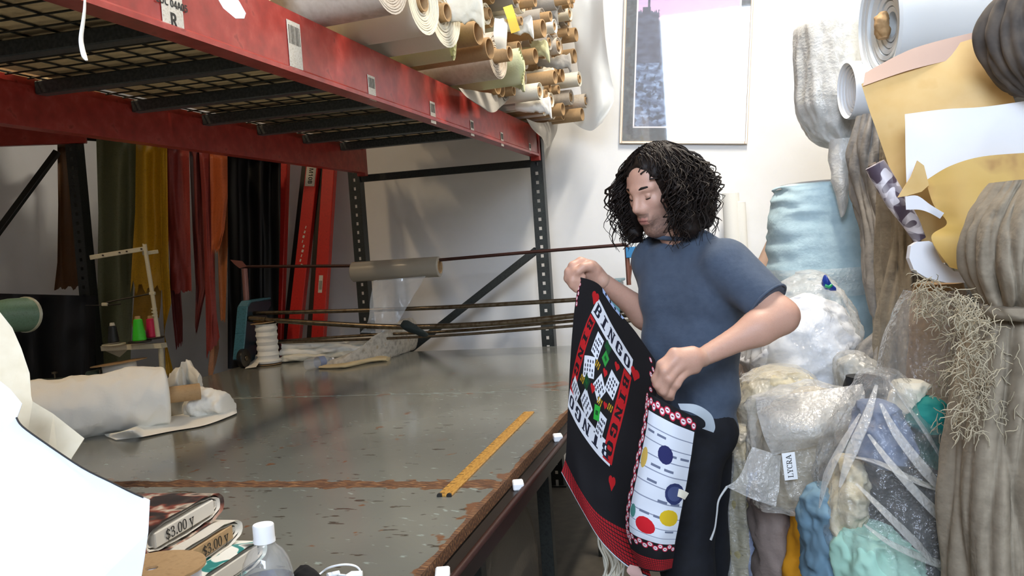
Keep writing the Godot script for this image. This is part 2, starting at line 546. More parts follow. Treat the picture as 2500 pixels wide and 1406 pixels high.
func room() -> void:
	var L := -4.7; var R := 1.9; var B := -5.8; var N := 3.0; var C := 5.1
	struct("floor", slab(Vector3(L - 0.2, -0.15, B - 0.2), Vector3(R + 0.2, 0, N + 0.2)), M.floor)
	struct("ceiling", slab(Vector3(L - 0.2, C, B - 0.2), Vector3(R + 0.2, C + 0.15, N + 0.2)), M.ceiling)
	struct("wall_back", slab(Vector3(L - 0.2, 0, B - 0.2), Vector3(R + 0.2, C, B)), M.wall)
	struct("wall_left", slab(Vector3(L - 0.2, 0, B), Vector3(L, C, N)), M.wall)
	struct("wall_right", slab(Vector3(R, 0, B), Vector3(R + 0.2, C, N)), M.wall)
	# wall behind the camera with a high window
	var s := Shape.new()
	var x0 := -1.05; var x1 := 1.35; var y0 := 2.7; var y1 := 4.9
	for b in [[Vector3(L, 0, N), Vector3(R, y0, N + 0.2)], [Vector3(L, y1, N), Vector3(R, C, N + 0.2)], [Vector3(L, y0, N), Vector3(x0, y1, N + 0.2)], [Vector3(x1, y0, N), Vector3(R, y1, N + 0.2)]]:
		s.box(b[1] - b[0], Transform3D(Basis(), (b[0] + b[1]) * 0.5))
	struct("wall_front", s, M.wall)
	var f := Shape.new()
	var fm := mat("window_frame", "d8d8d6", 0.5)
	for x in [x0 + 0.02, 0.15, x1 - 0.02]: f.box(Vector3(0.05, y1 - y0, 0.06), Transform3D(Basis(), Vector3(x, (y0 + y1) / 2, N + 0.1)), 0.005)
	for y in [y0 + 0.02, y1 - 0.02]: f.box(Vector3(x1 - x0, 0.05, 0.06), Transform3D(Basis(), Vector3((x0 + x1) / 2, y, N + 0.1)), 0.005)
	struct("window_1", f, fm)

	# framed poster on the back wall
	var z := B + 0.012
	var TL := Vector3(-0.7, 3.26, z); var BL := Vector3(-0.7, 2.105, z); var BR := Vector3(0.085, 2.03, z); var TR := Vector3(0.075, 3.18, z)
	var t := thing("framed_poster", "framed seascape poster with cliff and sunset on the white wall", "poster", "", (BL + BR) * 0.5)
	var ux := (BR - BL).normalized(); var uy := Vector3(0, 0, 1).cross(ux)
	var w := BL.distance_to(BR); var h := BL.distance_to(TL)
	var xf := Transform3D(Basis(ux, uy, Vector3(0, 0, 1)), BL)
	var fr := Shape.new()
	for q in [[0.008, h / 2, 0.016, h], [w - 0.008, h / 2, 0.016, h], [w / 2, 0.008, w - 0.03, 0.016], [w / 2, h - 0.008, w - 0.03, 0.016]]:
		fr.box(Vector3(q[2], q[3], 0.03), xf * Transform3D(Basis(), Vector3(q[0], q[1], 0.006)), 0.004)
	obj("frame", fr, mat("poster_frame", "e0cdb6", 0.35, {"metal": 0.3}), t)
	var mt := Shape.new()
	mt.quad(xf * Vector3(0.014, 0.014, 0), xf * Vector3(0.014, h - 0.014, 0), xf * Vector3(w - 0.014, h - 0.014, 0), xf * Vector3(w - 0.014, 0.014, 0))
	obj("mat_board", mt, mat("mat_board", "ffffff", 0.7, {"tex": ntex(0.02, [[0, "252c34"], [0.5, "39454f"], [1, "4d5a66"]], 41, 5), "scale": 3.0}), t)
	var bo := Shape.new()
	var i0 := 0.085; var i1 := w - 0.075; var j0 := 0.105; var j1 := h - 0.05
	for q in [[i0, (j0 + j1) / 2, 0.009, j1 - j0], [i1, (j0 + j1) / 2, 0.009, j1 - j0], [(i0 + i1) / 2, j0, i1 - i0 + 0.009, 0.009], [(i0 + i1) / 2, j1, i1 - i0 + 0.009, 0.009]]:
		bo.box(Vector3(q[2], q[3], 0.003), xf * Transform3D(Basis(), Vector3(q[0], q[1], 0.0015)))
	obj("inner_border", bo, mat("white_border", "f2eef0", 0.6), t)
	var pr := Shape.new()
	pr.quad(xf * Vector3(i0, j0, 0.0015), xf * Vector3(i0, j1, 0.0015), xf * Vector3(i1, j1, 0.0015), xf * Vector3(i1, j0, 0.0015))
	var pm := mat("print", "ffffff", 0.6)
	pm.albedo_texture = ImageTexture.create_from_image(seascape())
	obj("print", pr, pm, t)
	var gl := Shape.new()
	gl.box(Vector3(w - 0.03, h - 0.03, 0.003), xf * Transform3D(Basis(), Vector3(w / 2, h / 2, 0.008)))
	obj("glass_pane", gl, mat("picture_glass", "ffffff", 0.03, {"alpha": 0.06}), t)

func seascape() -> Image:
	var W := 320; var H := 520
	var im := Image.create(W, H, false, Image.FORMAT_RGB8)
	var n := FastNoiseLite.new(); n.seed = 9; n.frequency = 0.02; n.fractal_octaves = 5
	for y in H:
		for x in W:
			var u := float(x) / W; var v := float(y) / H
			var q := n.get_noise_2d(x, y * 2.0)
			var col: Color
			if v < 0.42:
				var t := v / 0.42
				col = Color("8fa6dc").lerp(Color("e3b9dd"), clampf(t * 1.5 + q * 0.15, 0, 1)).lerp(Color("fbe3d0"), clampf((t - 0.75) * 4.0, 0, 1))
			elif v < 0.58:
				col = Color("b9b4dc").lerp(Color("9aa2c8"), clampf((v - 0.42) * 6.0 + q, 0, 1))
			else:
				col = Color("4f6182").lerp(Color("8fa9cf"), clampf(0.4 + q * 1.6, 0, 1)).lerp(Color("2c3850"), clampf(n.get_noise_2d(x * 1.7 + 400, y * 1.7) * 2.5, 0, 0.8))
			# cliff with a small tower
			var edge := 0.215 + 0.02 * n.get_noise_1d(y * 9.0)
			if v > 0.34: edge += 0.03
			if v > 0.39: edge += 0.06 * (v - 0.39) * 10.0
			var ctop := 0.28 + 0.02 * n.get_noise_1d(x * 9.0)
			if u < edge and v > ctop and v < 0.6: col = Color("38415c").lerp(Color("56617e"), clampf(q + 0.4, 0, 1))
			if u > 0.1 and u < 0.125 and v > 0.2 and v < 0.3: col = Color("343c56")
			if u > 0.05 and u < 0.13 and v > 0.255 and v < 0.3: col = Color("39415c")
			im.set_pixel(x, y, col)
	return im

# ---------------------------------------------------------------- the cutting table
func table() -> void:
	var t := thing("cutting_table", "long grey-painted wooden cutting table with worn edges and seams", "table", "", Vector3(-1.78, 0, -3.0))
	# paint and its wear, drawn once over the whole top (2.5 m by 5 m)
	var im := Image.create(1024, 2048, false, Image.FORMAT_RGB8)
	var n1 := FastNoiseLite.new(); n1.seed = 4; n1.frequency = 0.9; n1.fractal_octaves = 3
	var n2 := FastNoiseLite.new(); n2.seed = 8; n2.frequency = 9.0; n2.fractal_octaves = 4
	var base1 := Color("72726a"); var base2 := Color("828278"); var pale := Color("a3b3aa"); var bark := Color("3b342b"); var bare := Color("7d5034")
	for row in 2048:
		var z := row / 409.6 - 5.0
		if z > -0.8: z -= 5.0
		var seam := minf(absf(z + 2.315), absf(z + 3.75))
		for c in 1024:
			var x := c / 409.6 - 2.5
			if x > -0.5: x -= 2.5
			var a := n1.get_noise_2d(x, z)
			var col := base1.lerp(base2, clampf(a + 0.5, 0, 1))
			var sc := n2.get_noise_2d(x * 1.1 + z * 0.5, z * 3.0 - x * 1.5)
			var lim := 0.57 - 0.2 * clampf(1.0 - seam / 0.12, 0, 1) - 0.08 * clampf(a * 3.0 - 0.2, 0, 1)
			if sc > lim: col = col.lerp(pale, clampf((sc - lim) * 8.0, 0, 0.7))
			var d := n2.get_noise_2d(x * 0.9 + 40.0, z * 2.6 + 9.0)
			var dl := 0.54 - (0.09 if z > -2.3 else 0.0)
			if d > dl: col = col.lerp(bark, clampf((d - dl) * 9.0, 0, 0.75))
			var edge := clampf(1.0 - (-0.655 - x) / 0.05, 0, 1)
			var pat := clampf(1.0 - Vector2((x + 0.78) / 0.28, (z + 3.92) / 0.2).length(), 0, 1)
			var w := n2.get_noise_2d(x * 0.8 - 30.0, z * 0.8 + 70.0) + edge * 0.45 + pat * 0.75 + 0.35 * clampf(1.0 - seam / 0.035, 0, 1)
			if w > 0.56: col = col.lerp(bare, clampf((w - 0.56) * 10.0, 0, 0.8))
			im.set_pixel(c, row, col)
	var m := mat("table_paint", "ffffff", 0.15, {"tex": ImageTexture.create_from_image(im), "scale": Vector3(0.4, 1.0, 0.2), "world": true})
	m.metallic_specular = 0.6
	var x0 := -2.96; var x1 := -0.655
	for z in [[-5.27, -3.758], [-3.742, -2.345], [-2.285, -0.85]]:
		var s := Shape.new()
		s.box(Vector3(x1 - x0, 0.03, z[1] - z[0]), Transform3D(Basis(), Vector3((x0 + x1) / 2, TOP - 0.015, (z[0] + z[1]) / 2)), 0.003)
		obj("board", s, m, t)
	var wood := mat("bare_wood", "ffffff", 0.8, {"tex": ntex(0.03, [[0, "2e1c12"], [0.4, "54351f"], [0.7, "7d5632"], [1, "c39a6c"]], 51, 5), "scale": Vector3(1.2, 6, 9)})
	# splintered wood laid bare along the middle seam and at the front edge
	var sp := Shape.new()
	var srows := []
	for k in 9:
		var row := PackedVector3Array()
		for i in 141:
			var u := i / 140.0
			var x := lerpf(x0 + 0.01, x1 - 0.002, u)
			var wdt := 0.046 + 0.022 * nz.get_noise_1d(x * 90.0) + 0.016 * nz.get_noise_1d(x * 420.0 + 70)
			wdt *= 0.55 + 0.5 * smoothstep(-2.2, -1.5, x)
			var c := (k - 4) / 4.0
			row.append(Vector3(x, TOP + 0.0022 - 0.0042 * absf(c) + 0.0045 * nz.get_noise_2d(x * 160.0, k * 40.0), -2.315 + c * (wdt + 0.006)))
		srows.append(row)
	sp.grid(srows)
	obj("splintered_seam", sp, wood, t)
	var e := Shape.new()
	var ra := []; var rb := []; var rc := []
	for i in 120:
		var z := lerpf(-5.27, -0.85, i / 119.0)
		var j := 0.004 + 0.009 * absf(nz.get_noise_1d(z * 160.0)) + 0.016 * maxf(0.0, nz.get_noise_1d(z * 40.0 + 50))
		ra.append(Vector3(x1 - j, TOP + 0.0012, z)); rb.append(Vector3(x1 + 0.004, TOP + 0.0005, z)); rc.append(Vector3(x1 + 0.004, TOP - 0.03, z))
	e.grid([PackedVector3Array(ra), PackedVector3Array(rb)]); e.grid([PackedVector3Array(rb), PackedVector3Array(rc)])
	obj("worn_edge", e, wood, t)
	# steel rail along the front edge: angle, lower bar, brown pipe
	var r := Shape.new()
	r.box(Vector3(0.035, 0.006, 4.4), Transform3D(Basis(), Vector3(x1 + 0.026, TOP - 0.033, -3.06)), 0.001)
	r.box(Vector3(0.006, 0.075, 4.4), Transform3D(Basis(), Vector3(x1 + 0.012, TOP - 0.068, -3.06)), 0.001)
	r.box(Vector3(0.006, 0.05, 4.4), Transform3D(Basis(), Vector3(x1 + 0.046, TOP - 0.055, -3.06)), 0.001)
	obj("edge_rail", r, M.dark_steel, t)
	var pipe := Shape.new()
	pipe.tube([Vector3(x1 + 0.052, TOP - 0.026, -0.85), Vector3(x1 + 0.052, TOP - 0.026, -3.0), Vector3(x1 + 0.052, TOP - 0.026, -5.27)], 0.009, 8)
	obj("rail_pipe", pipe, M.rust_steel, t)
	for z in [-1.72, -2.38, -2.95]:
		var c := Shape.new()
		c.box(Vector3(0.03, 0.02, 0.05), Transform3D(Basis(Vector3.UP, 0.3), Vector3(x1 + 0.03, TOP - 0.02, z)), 0.003)
		obj("paper_scrap", c, M.white_paper, t)
	var ap := Shape.new()
	ap.box(Vector3(0.03, 0.1, 4.3), Transform3D(Basis(), Vector3(x1 - 0.05, TOP - 0.09, -3.06)), 0.003)
	ap.box(Vector3(0.03, 0.1, 4.3), Transform3D(Basis(), Vector3(x0 + 0.06, TOP - 0.09, -3.06)), 0.003)
	for z in [-0.95, -2.3, -3.75, -5.2]: ap.box(Vector3(x1 - x0 - 0.14, 0.1, 0.03), Transform3D(Basis(), Vector3((x0 + x1) / 2, TOP - 0.09, z)), 0.003)
	obj("apron", ap, M.dark_steel, t)
	for z in [-1.0, -2.17, -3.02, -4.2, -5.15]:
		for x in [x0 + 0.06, x1 - 0.05]:
			var l := Shape.new()
			l.box(Vector3(0.045, TOP - 0.13, 0.005), Transform3D(Basis(), Vector3(x, (TOP - 0.13) / 2, z)), 0.001)
			l.box(Vector3(0.005, TOP - 0.13, 0.045), Transform3D(Basis(), Vector3(x + 0.02, (TOP - 0.13) / 2, z - 0.022)), 0.001)
			obj("leg", l, M.post_paint, t)

# ---------------------------------------------------------------- the pallet rack over the table
func holed_post(cx: float, cz: float, h: float) -> Shape:
	var s := Shape.new()
	var w := 0.075; var d := 0.07
	var y := 0.06
	var hw := 0.009
	var f := cz + d / 2          # face towards the room
	# front face: two strips and rungs between the holes
	s.box(Vector3(w / 2 - hw, h, 0.003), Transform3D(Basis(), Vector3(cx - (w / 2 + hw) / 2, h / 2, f)))
	s.box(Vector3(w / 2 - hw, h, 0.003), Transform3D(Basis(), Vector3(cx + (w / 2 + hw) / 2, h / 2, f)))
	while y < h:
		s.box(Vector3(hw * 2, 0.036, 0.003), Transform3D(Basis(), Vector3(cx, y, f)))
		y += 0.056
	s.box(Vector3(0.003, h, d), Transform3D(Basis(), Vector3(cx - w / 2, h / 2, cz)))
	s.box(Vector3(0.003, h, d), Transform3D(Basis(), Vector3(cx + w / 2, h / 2, cz)))
	s.box(Vector3(0.12, 0.008, 0.12), Transform3D(Basis(), Vector3(cx, 0.004, cz)))
	return s

func beam_shape(cx: float, z0: float, z1: float, y0: float, y1: float, side: float) -> Shape:
	# box beam with a lip along its lower edge and a step for the deck along its upper inner edge
	var s := Shape.new()
	var w := 0.05
	var prof := [Vector2(-w / 2, y0 + 0.018), Vector2(-w / 2, y1), Vector2(w / 2 - 0.02, y1), Vector2(w / 2 - 0.02, y1 - 0.03), Vector2(w / 2, y1 - 0.03), Vector2(w / 2, y0), Vector2(-w / 2 - 0.006, y0), Vector2(-w / 2 - 0.006, y0 + 0.012)]
	var fl := PackedVector2Array(); var a := PackedVector3Array(); var b := PackedVector3Array()
	for p in prof:
		fl.append(p)
		a.append(Vector3(cx - p.x * side, p.y, z0)); b.append(Vector3(cx - p.x * side, p.y, z1))
	s.plate(a, b, fl)
	return s

func rack() -> void:
	var t := thing("pallet_rack", "tall pallet rack with red beams and dark perforated posts over the cutting table", "rack", "", Vector3(-1.75, 0, -3.2))
	var XR := -1.165; var XL := -2.365; var Z := -5.43
	for p in [[XR, Z], [XL, Z], [XR, -0.05], [XL, -0.05]]:
		obj("post", holed_post(p[0], p[1], 2.235), M.post_paint, t)
	var fb := obj("front_beam", beam_shape(-1.165, -5.385, -0.1, 2.035, 2.205, 1.0), M.red_paint, t)
	obj("rear_beam", beam_shape(-2.29, -5.385, -0.1, 2.03, 2.2, -1.0), M.red_paint, t)
	# connector plates
	for q in [[-1.165, 1.0], [-2.29, -1.0]]:
		var c := Shape.new()
		c.box(Vector3(0.055, 0.2, 0.05), Transform3D(Basis(), Vector3(q[0] + 0.004 * q[1], 2.11, -5.375)), 0.003)
		obj("connector", c, M.red_paint, t)
	var cb := Shape.new()
	cb.box(Vector3(XR - XL, 0.045, 0.03), Transform3D(Basis(), Vector3((XR + XL) / 2, 2.0, Z)), 0.003)
	obj("cross_brace", cb, M.post_paint, t)
	var db := Shape.new()
	var a := Vector3(XR - 0.04, 1.47, Z); var b := Vector3(XL + 0.04, 0.72, Z)
	var dx := look(a, b, Vector3.BACK)
	db.box(Vector3(0.045, a.distance_to(b), 0.03), dx * Transform3D(Basis(), Vector3(0, a.distance_to(b) / 2, 0)), 0.003)
	obj("diagonal_brace", db, M.post_paint, t)
	for z in [-0.67, -1.16, -1.65, -2.13, -2.62, -3.12, -3.6, -4.07, -4.55, -5.03]:
		var s := Shape.new()
		s.box(Vector3(1.08, 0.045, 0.055), Transform3D(Basis(), Vector3(-1.727, 2.165, z)), 0.004)
		obj("support_bar", s, M.galvanised, t)
	# wire decks
	var z0 := -5.36
	while z0 < -0.3:
		var w := Shape.new()
		var z1 := z0 + 1.0
		for i in 11:
			w.tube([Vector3(-2.27, 2.192, z0 + 0.02 + i * 0.096), Vector3(-1.19, 2.192, z0 + 0.02 + i * 0.096)], 0.0032, 5)
		for i in 12:
			w.tube([Vector3(-2.26 + i * 0.097, 2.198, z0 + 0.01), Vector3(-2.26 + i * 0.097, 2.198, z1 - 0.01)], 0.0032, 5)
		obj("wire_deck", w, M.wire, t)
		z0 += 1.0
	# stickers on the front beam
	for q in [[420, 15, 0.075, 0.10, "R"], [720, 110, 0.075, 0.125, "M"], [908, 215, 0.06, 0.08, ""], [1057, 275, 0.06, 0.085, ""], [1153, 313, 0.05, 0.07, ""], [1226, 340, 0.05, 0.07, ""], [1294, 362, 0.045, 0.06, ""]]:
		var p := on_x(q[0], q[1], -1.138)
		var s := Shape.new()
		s.box(Vector3(0.001, q[3], q[2]), Transform3D(Basis(), p))
		var st := obj("sticker", s, M.sticker, fb)
		var bx := Basis(Vector3(0, 0, -1), Vector3.UP, Vector3(1, 0, 0))
		if q[4] == "R":
			text("LOC 04A05", 0.016, Transform3D(bx, p + Vector3(0.001, 0.005, 0)), M.ink, fb, "sticker_text")
			text("R", 0.03, Transform3D(bx, p + Vector3(0.001, -0.03, 0)), M.ink, fb, "sticker_text")
		else:
			var bar := Shape.new()
			for k in 8:
				bar.box(Vector3(0.001, q[3] * 0.4, q[2] * (0.03 + 0.04 * (k % 3) / 2.0)), Transform3D(Basis(), p + Vector3(0.0008, q[3] * 0.2, q[2] * (-0.38 + k * 0.11))))
			obj("barcode", bar, M.ink_grey, fb)

# ---------------------------------------------------------------- rolls stored on the rack
func add_roll(kind: int, end: Vector3, r: float, length: float, label: String, group: String, tube_out := 0.0, lean := 0.0) -> Node3D:
	# axis along -x from the end point; kind 0 bare tube, 1 fabric on a tube, 2 paper roll, 3 folded flat fabric
	var t := thing(["cardboard_tube", "fabric_roll", "paper_roll", "folded_fabric_roll", "paper_roll"][kind], label, "roll" if kind else "tube", group, end)
	var yaw := 0.15
	var xf := look(end - Vector3(cos(yaw), 0, sin(yaw)) * length, end)
	var L := length
	var cr := r if kind == 0 else minf(0.032, r * 0.55)
	if kind == 0:
		var s := Shape.new()
		s.lathe([Vector2(r, 0), Vector2(r, L - 0.002), Vector2(r - 0.001, L), Vector2(r - 0.006, L), Vector2(r - 0.006, L - 0.25)], 20, xf)
		obj("tube", s, M.kraft, t)
		return t
	var m: Material = [M.kraft, M.cream, M.paper_grey, M.pale_green_cloth, M.kraft_pale][kind]
	if kind == 1 and group.contains("small"): m = [M.cream, M.white_cloth, M.grey_cloth, M.cream][rng.randi() % 4]
	var body := Shape.new()
	if kind == 3:
		var n := 5
		for k in n:
			var rr := r * (1.0 - k * 0.17)
			var rows := []
			for i in 2:
				var row := PackedVector3Array()
				for j in 25:
					var a := TAU * (j % 24) / 24
					row.append(end + Vector3(-L * (1 - i) + (0.004 * k), (cos(a) * rr) * 1.15, -sin(a) * rr * 0.62 - L * 0.15 * (1 - i)))
				rows.append(row)
			body.grid(rows, true)
			if k == n - 1: body.fan(rows[1], true)
		obj("fabric", body, m, t)
		return t
	var prof := [Vector2(r * 0.98, 0), Vector2(r, L * 0.3), Vector2(r * 0.985, L * 0.7), Vector2(r * 0.99, L - 0.004)]
	# the wound layers show as steps on the end
	var steps := 9 if r > 0.07 else 4
	for k in steps:
		var q := lerpf(r, cr + 0.004, float(k) / steps); var q2 := lerpf(r, cr + 0.004, (k + 0.7) / steps)
		var lift := L + rng.randf_range(-0.003, 0.003) - 0.012 * float(k) / steps
		prof.append(Vector2(q, lift)); prof.append(Vector2(q2, lift)); prof.append(Vector2(q2, lift - 0.007))
	prof.append(Vector2(cr, L - 0.02))
	body.lathe(prof, 28, xf)
	obj("wrapping" if kind % 2 == 0 else "fabric", body, m, t)
	var co := Shape.new()
	var o := L + tube_out
	co.lathe([Vector2(cr, L - 0.1), Vector2(cr, o), Vector2(cr - 0.005, o), Vector2(cr - 0.005, o - 0.2)], 16, xf)
	obj("core_tube", co, M.kraft, t)
	return t

func rack_rolls() -> void:
	# large rolls at the near end: pixel of the end's centre, plane of the end, radius
	var big := [
		[2, 955, 10, -0.93, 0.105, 0.0, "large grey paper-wrapped roll lying at the outer end of the red rack"],
		[1, 1035, 5, -0.93, 0.105, 0.0, "thick cream fabric roll with frayed edge between wrapped rolls on the rack"],
		[1, 1088, 62, -0.93, 0.118, 0.01, "fat white fabric roll with a torn cardboard core on the rack"],
		[3, 1108, 158, -0.98, 0.088, 0.0, "pale green folded fabric roll resting on the red rack beam"],
		[2, 1218, 175, -0.93, 0.098, 0.055, "grey-brown wrapped roll with cardboard core sticking out above the red beam"],
	]
	for b in big:
		var e := on_x(b[1], b[2], b[3])
		e.y = maxf(e.y, DECK + b[4] * (1.16 if b[0] == 3 else 1.0) + 0.002)
		add_roll(b[0], e, b[4], 1.28, b[6], "", b[5])
	for b in [[1168, 80, -0.90, 0.045], [1196, 118, -0.89, 0.043]]:
		var e := on_x(b[0], b[1], b[2])
		add_roll(0, e, b[3], 1.2, "wide brown cardboard tube jutting out beside the torn white roll", "wide cardboard tubes jutting from the rack")
	# rolls further in at the near end, seen from below through the wire deck
	var z := -0.55
	var k := 0
	while z > -2.25:
		var e := Vector3(-1.2, DECK + 0.112, z)
		add_roll(4, e, 0.11, 0.98, "tan paper-wrapped roll lying on the wire deck above the table", "wrapped rolls on the wire deck")
		z -= 0.235
		k += 1
	# the heap of small rolls and tubes up to the back wall
	var names := ["brown cardboard tube end in the heap of small rolls on the rack", "thin fabric roll with brown core in the heap on the rack", "thin paper-wrapped roll in the heap of small rolls on the rack"]
	var row := 0
	var y := DECK + 0.052
	while y < 3.25:
		var first := maxi(0, 7 - row)
		if y < 2.45: first = maxi(first, 8)
		var zz := -3.3 - 0.102 * first - (0.051 if row % 2 else 0.0)
		while zz > -5.5:
			var q := rng.randf()
			var kind := 0 if q < 0.42 else (1 if q < 0.85 else 2)
			var r := rng.randf_range(0.034, 0.0475)
			var e := Vector3(-1.0 + rng.randf_range(-0.1, 0.16), y + rng.randf_range(-0.002, 0.002), zz + rng.randf_range(-0.002, 0.002))
			add_roll(kind, e, r, rng.randf_range(1.0, 1.15), names[kind], ["small bare tubes heaped on the rack", "small fabric rolls heaped on the rack", "small paper rolls heaped on the rack"][kind], 0.0 if kind == 0 else maxf(0.0, rng.randf_range(-0.04, 0.07)))
			zz -= 0.102
		y += 0.089
		row += 1
	# cardboard laid on the wire decks under the rolls
	for q in 5:
		var cs := Shape.new()
		cs.box(Vector3(1.03, 0.006, 0.97), Transform3D(Basis(Vector3.UP, 0.004 * (q % 3 - 1)), Vector3(-1.73, 2.2055, -0.86 - q * 0.99)), 0.001)
		single("cardboard_sheet", cs, M.kraft_pale, "tan cardboard sheet lying on the wire deck under the rolls", "cardboard", "cardboard sheets on the wire deck")
	# cartons on the rolls and on the next bay of the rack, which shade the sewing corner
	var nb := thing("pallet_rack", "next bay of the red pallet rack with cartons on its deck", "rack", "", Vector3(-1.75, 0, 1.2))
	for p in [[-1.165, 2.5], [-2.365, 2.5]]: obj("post", holed_post(p[0], p[1], 2.235), M.post_paint, nb)
	obj("front_beam", beam_shape(-1.165, 0.0, 2.45, 2.035, 2.205, 1.0), M.red_paint, nb)
	obj("rear_beam", beam_shape(-2.29, 0.0, 2.45, 2.03, 2.2, -1.0), M.red_paint, nb)
	var dk := Shape.new()
	dk.box(Vector3(1.08, 0.02, 2.4), Transform3D(Basis(), Vector3(-1.727, 2.2, 1.22)), 0.002)
	obj("deck_board", dk, M.kraft_pale, nb)
	for q in [[-1.9, 2.44], [-1.0, 2.44], [0.45, 2.212], [1.25, 2.212], [2.05, 2.212]]:
		var cb := thing("carton", "large brown carton on the rolls over the table" if q[0] < 0 else "large brown carton on the next bay of the rack", "carton", "cartons on the rack", Vector3(-1.73, q[1], q[0]))
		var bs := Shape.new()
		bs.box(Vector3(1.0, 1.05, 0.76), Transform3D(Basis(), Vector3(-1.73, q[1] + 0.527, q[0])), 0.006)
		obj("box", bs, M.kraft, cb)
		var tp := Shape.new()
		tp.box(Vector3(1.004, 1.054, 0.06), Transform3D(Basis(), Vector3(-1.73, q[1] + 0.528, q[0])), 0.003)
		obj("tape", tp, M.kraft_pale, cb)
	# flat folded fabric roll and loose flaps hanging over the beam
	var fe := on_x(1277, 240, -0.88)
	fe.y = maxf(fe.y, DECK + 0.083)
	add_roll(3, fe, 0.07, 1.1, "oval folded yellow-green fabric roll resting on the beam", "")
	var flap: Material = M.grey_cloth
	for f in [[[[1120, 215], [1180, 225], [1240, 235]], [[1140, 238], [1185, 255], [1235, 250]], [[1165, 255], [1200, 275], [1222, 262]], "loose grey cloth corner hanging over the middle of the red beam"], [[[1285, 290], [1320, 300], [1362, 290]], [[1300, 315], [1330, 322], [1360, 318]], [[1322, 335], [1338, 360], [1352, 338]], "loose pinkish cloth corner hanging at the red beam's far end"]]:
		var c := []
		var kk := 0
		for r in 3:
			var line := []
			for q in f[r]:
				line.append(on_x(q[0], q[1], -1.06 + 0.015 * sin(q[0] * 0.1 + kk)))
			c.append(line); kk += 1
		single("cloth_flap", sheet(patch(c, 6, 0.012, 5.0), 0.004), flap, f[3], "cloth")
	# crumpled cloth ends poking out between the tubes
	var cr := RandomNumberGenerator.new(); cr.seed = 12
	for q in [[1165, 18, 0.036], [1290, 60, 0.03], [1330, 120, 0.032], [1345, 180, 0.026], [1268, 190, 0.032], [1335, 255, 0.034], [1352, 30, 0.03], [1385, 150, 0.028]]:
		var p := on_x(q[0], q[1], -0.86 + cr.randf_range(-0.05, 0.04))
		var w: float = q[2]
		var cs := loft([[p + Vector3(-0.16, 0.01, 0), w * 0.5, w * 0.4], [p + Vector3(-0.07, 0.0, 0), w * 0.9, w * 0.45], [p + Vector3(-0.01, 0, 0), w, w * 0.5], [p + Vector3(0.02, -w * 0.7, 0.01), w * 1.3, w * 0.3], [p + Vector3(0.022, -w * 1.5, 0.01), w * 0.5, w * 0.12]], Vector3.UP, Vector3.FORWARD, {"wr": 0.011, "wf": 7.0, "sd": q[0] * 0.1, "sides": 40, "sub": 7})
		single("crumpled_cloth", cs, [M.white_cloth, M.cream, M.pale_green_cloth, M.grey_cloth][cr.randi() % 4], "crumpled cloth end poking out between the small rolls", "cloth", "crumpled cloth ends in the heap of rolls")
	# yellow strap and white plastic tags dangling from the heap
	var ys := sheet(patch([[on_x(1228, 18, -0.8), on_x(1250, 12, -0.8)], [on_x(1236, 40, -0.78), on_x(1258, 36, -0.78)], [on_x(1248, 82, -0.79), on_x(1270, 74, -0.79)]], 5, 0.004, 9.0), 0.003)
	single("yellow_tag", ys, mat("yellow", "f2cf12", 0.5), "bright yellow strip hanging from the heap of rolls", "tag")
	var wt := sheet(patch([[on_x(1208, 45, -0.8), on_x(1240, 48, -0.79)], [on_x(1205, 85, -0.77), on_x(1238, 88, -0.78)], [on_x(1212, 118, -0.79), on_x(1236, 122, -0.79)]], 5, 0.015, 8.0), 0.003)
	single("plastic_wrap", wt, M.white_cloth, "crumpled white wrap on the rolls beside the yellow strip", "wrap")
	# clear plastic sheet hanging against the wall at the end of the rolls
	var c := []
	for r in [[[1380, -40], [1440, -40], [1470, -40]], [[1395, 60], [1440, 60], [1475, 70]], [[1410, 160], [1450, 170], [1490, 180]], [[1420, 250], [1465, 260], [1500, 240]], [[1400, 300], [1440, 320], [1470, 300]]]:
		var line := []
		for q in r: line.append(on_z(q[0], q[1], -5.45 - 0.12 * sin(q[0] * 0.05)))
		c.append(line)
	single("plastic_sheet", sheet(patch(c, 8, 0.05, 2.2, 2.0, Vector3(1, 0.35, 1)), 0.001), M.milky_film, "wrinkled clear plastic sheet hanging at the wall end of the rolls", "plastic")
	# white string and paper strip dangling near the front of the rack
	var s := Shape.new()
	s.tube(px_curve([[208, -60, 1.55], [207, 10, 1.55], [204, 45, 1.55], [198, 90, 1.55], [200, 115, 1.55], [206, 138, 1.55], [212, 148, 1.55]]), spread([0.002, 0.003, 0.004, 0.005, 0.006, 0.0065, 0.003]), 8, true, 0.5)
	single("hanging_string", s, M.white_cloth, "torn white cloth strip dangling from the rack above the table", "string")
	single("paper_strip", plate_px([[510, -40], [555, -40], [585, 5], [600, 32], [596, 45], [575, 45], [545, 20]], 1.98, 0, 0, 0.002), M.white_paper, "rounded white paper strip hanging over the red beam", "paper")

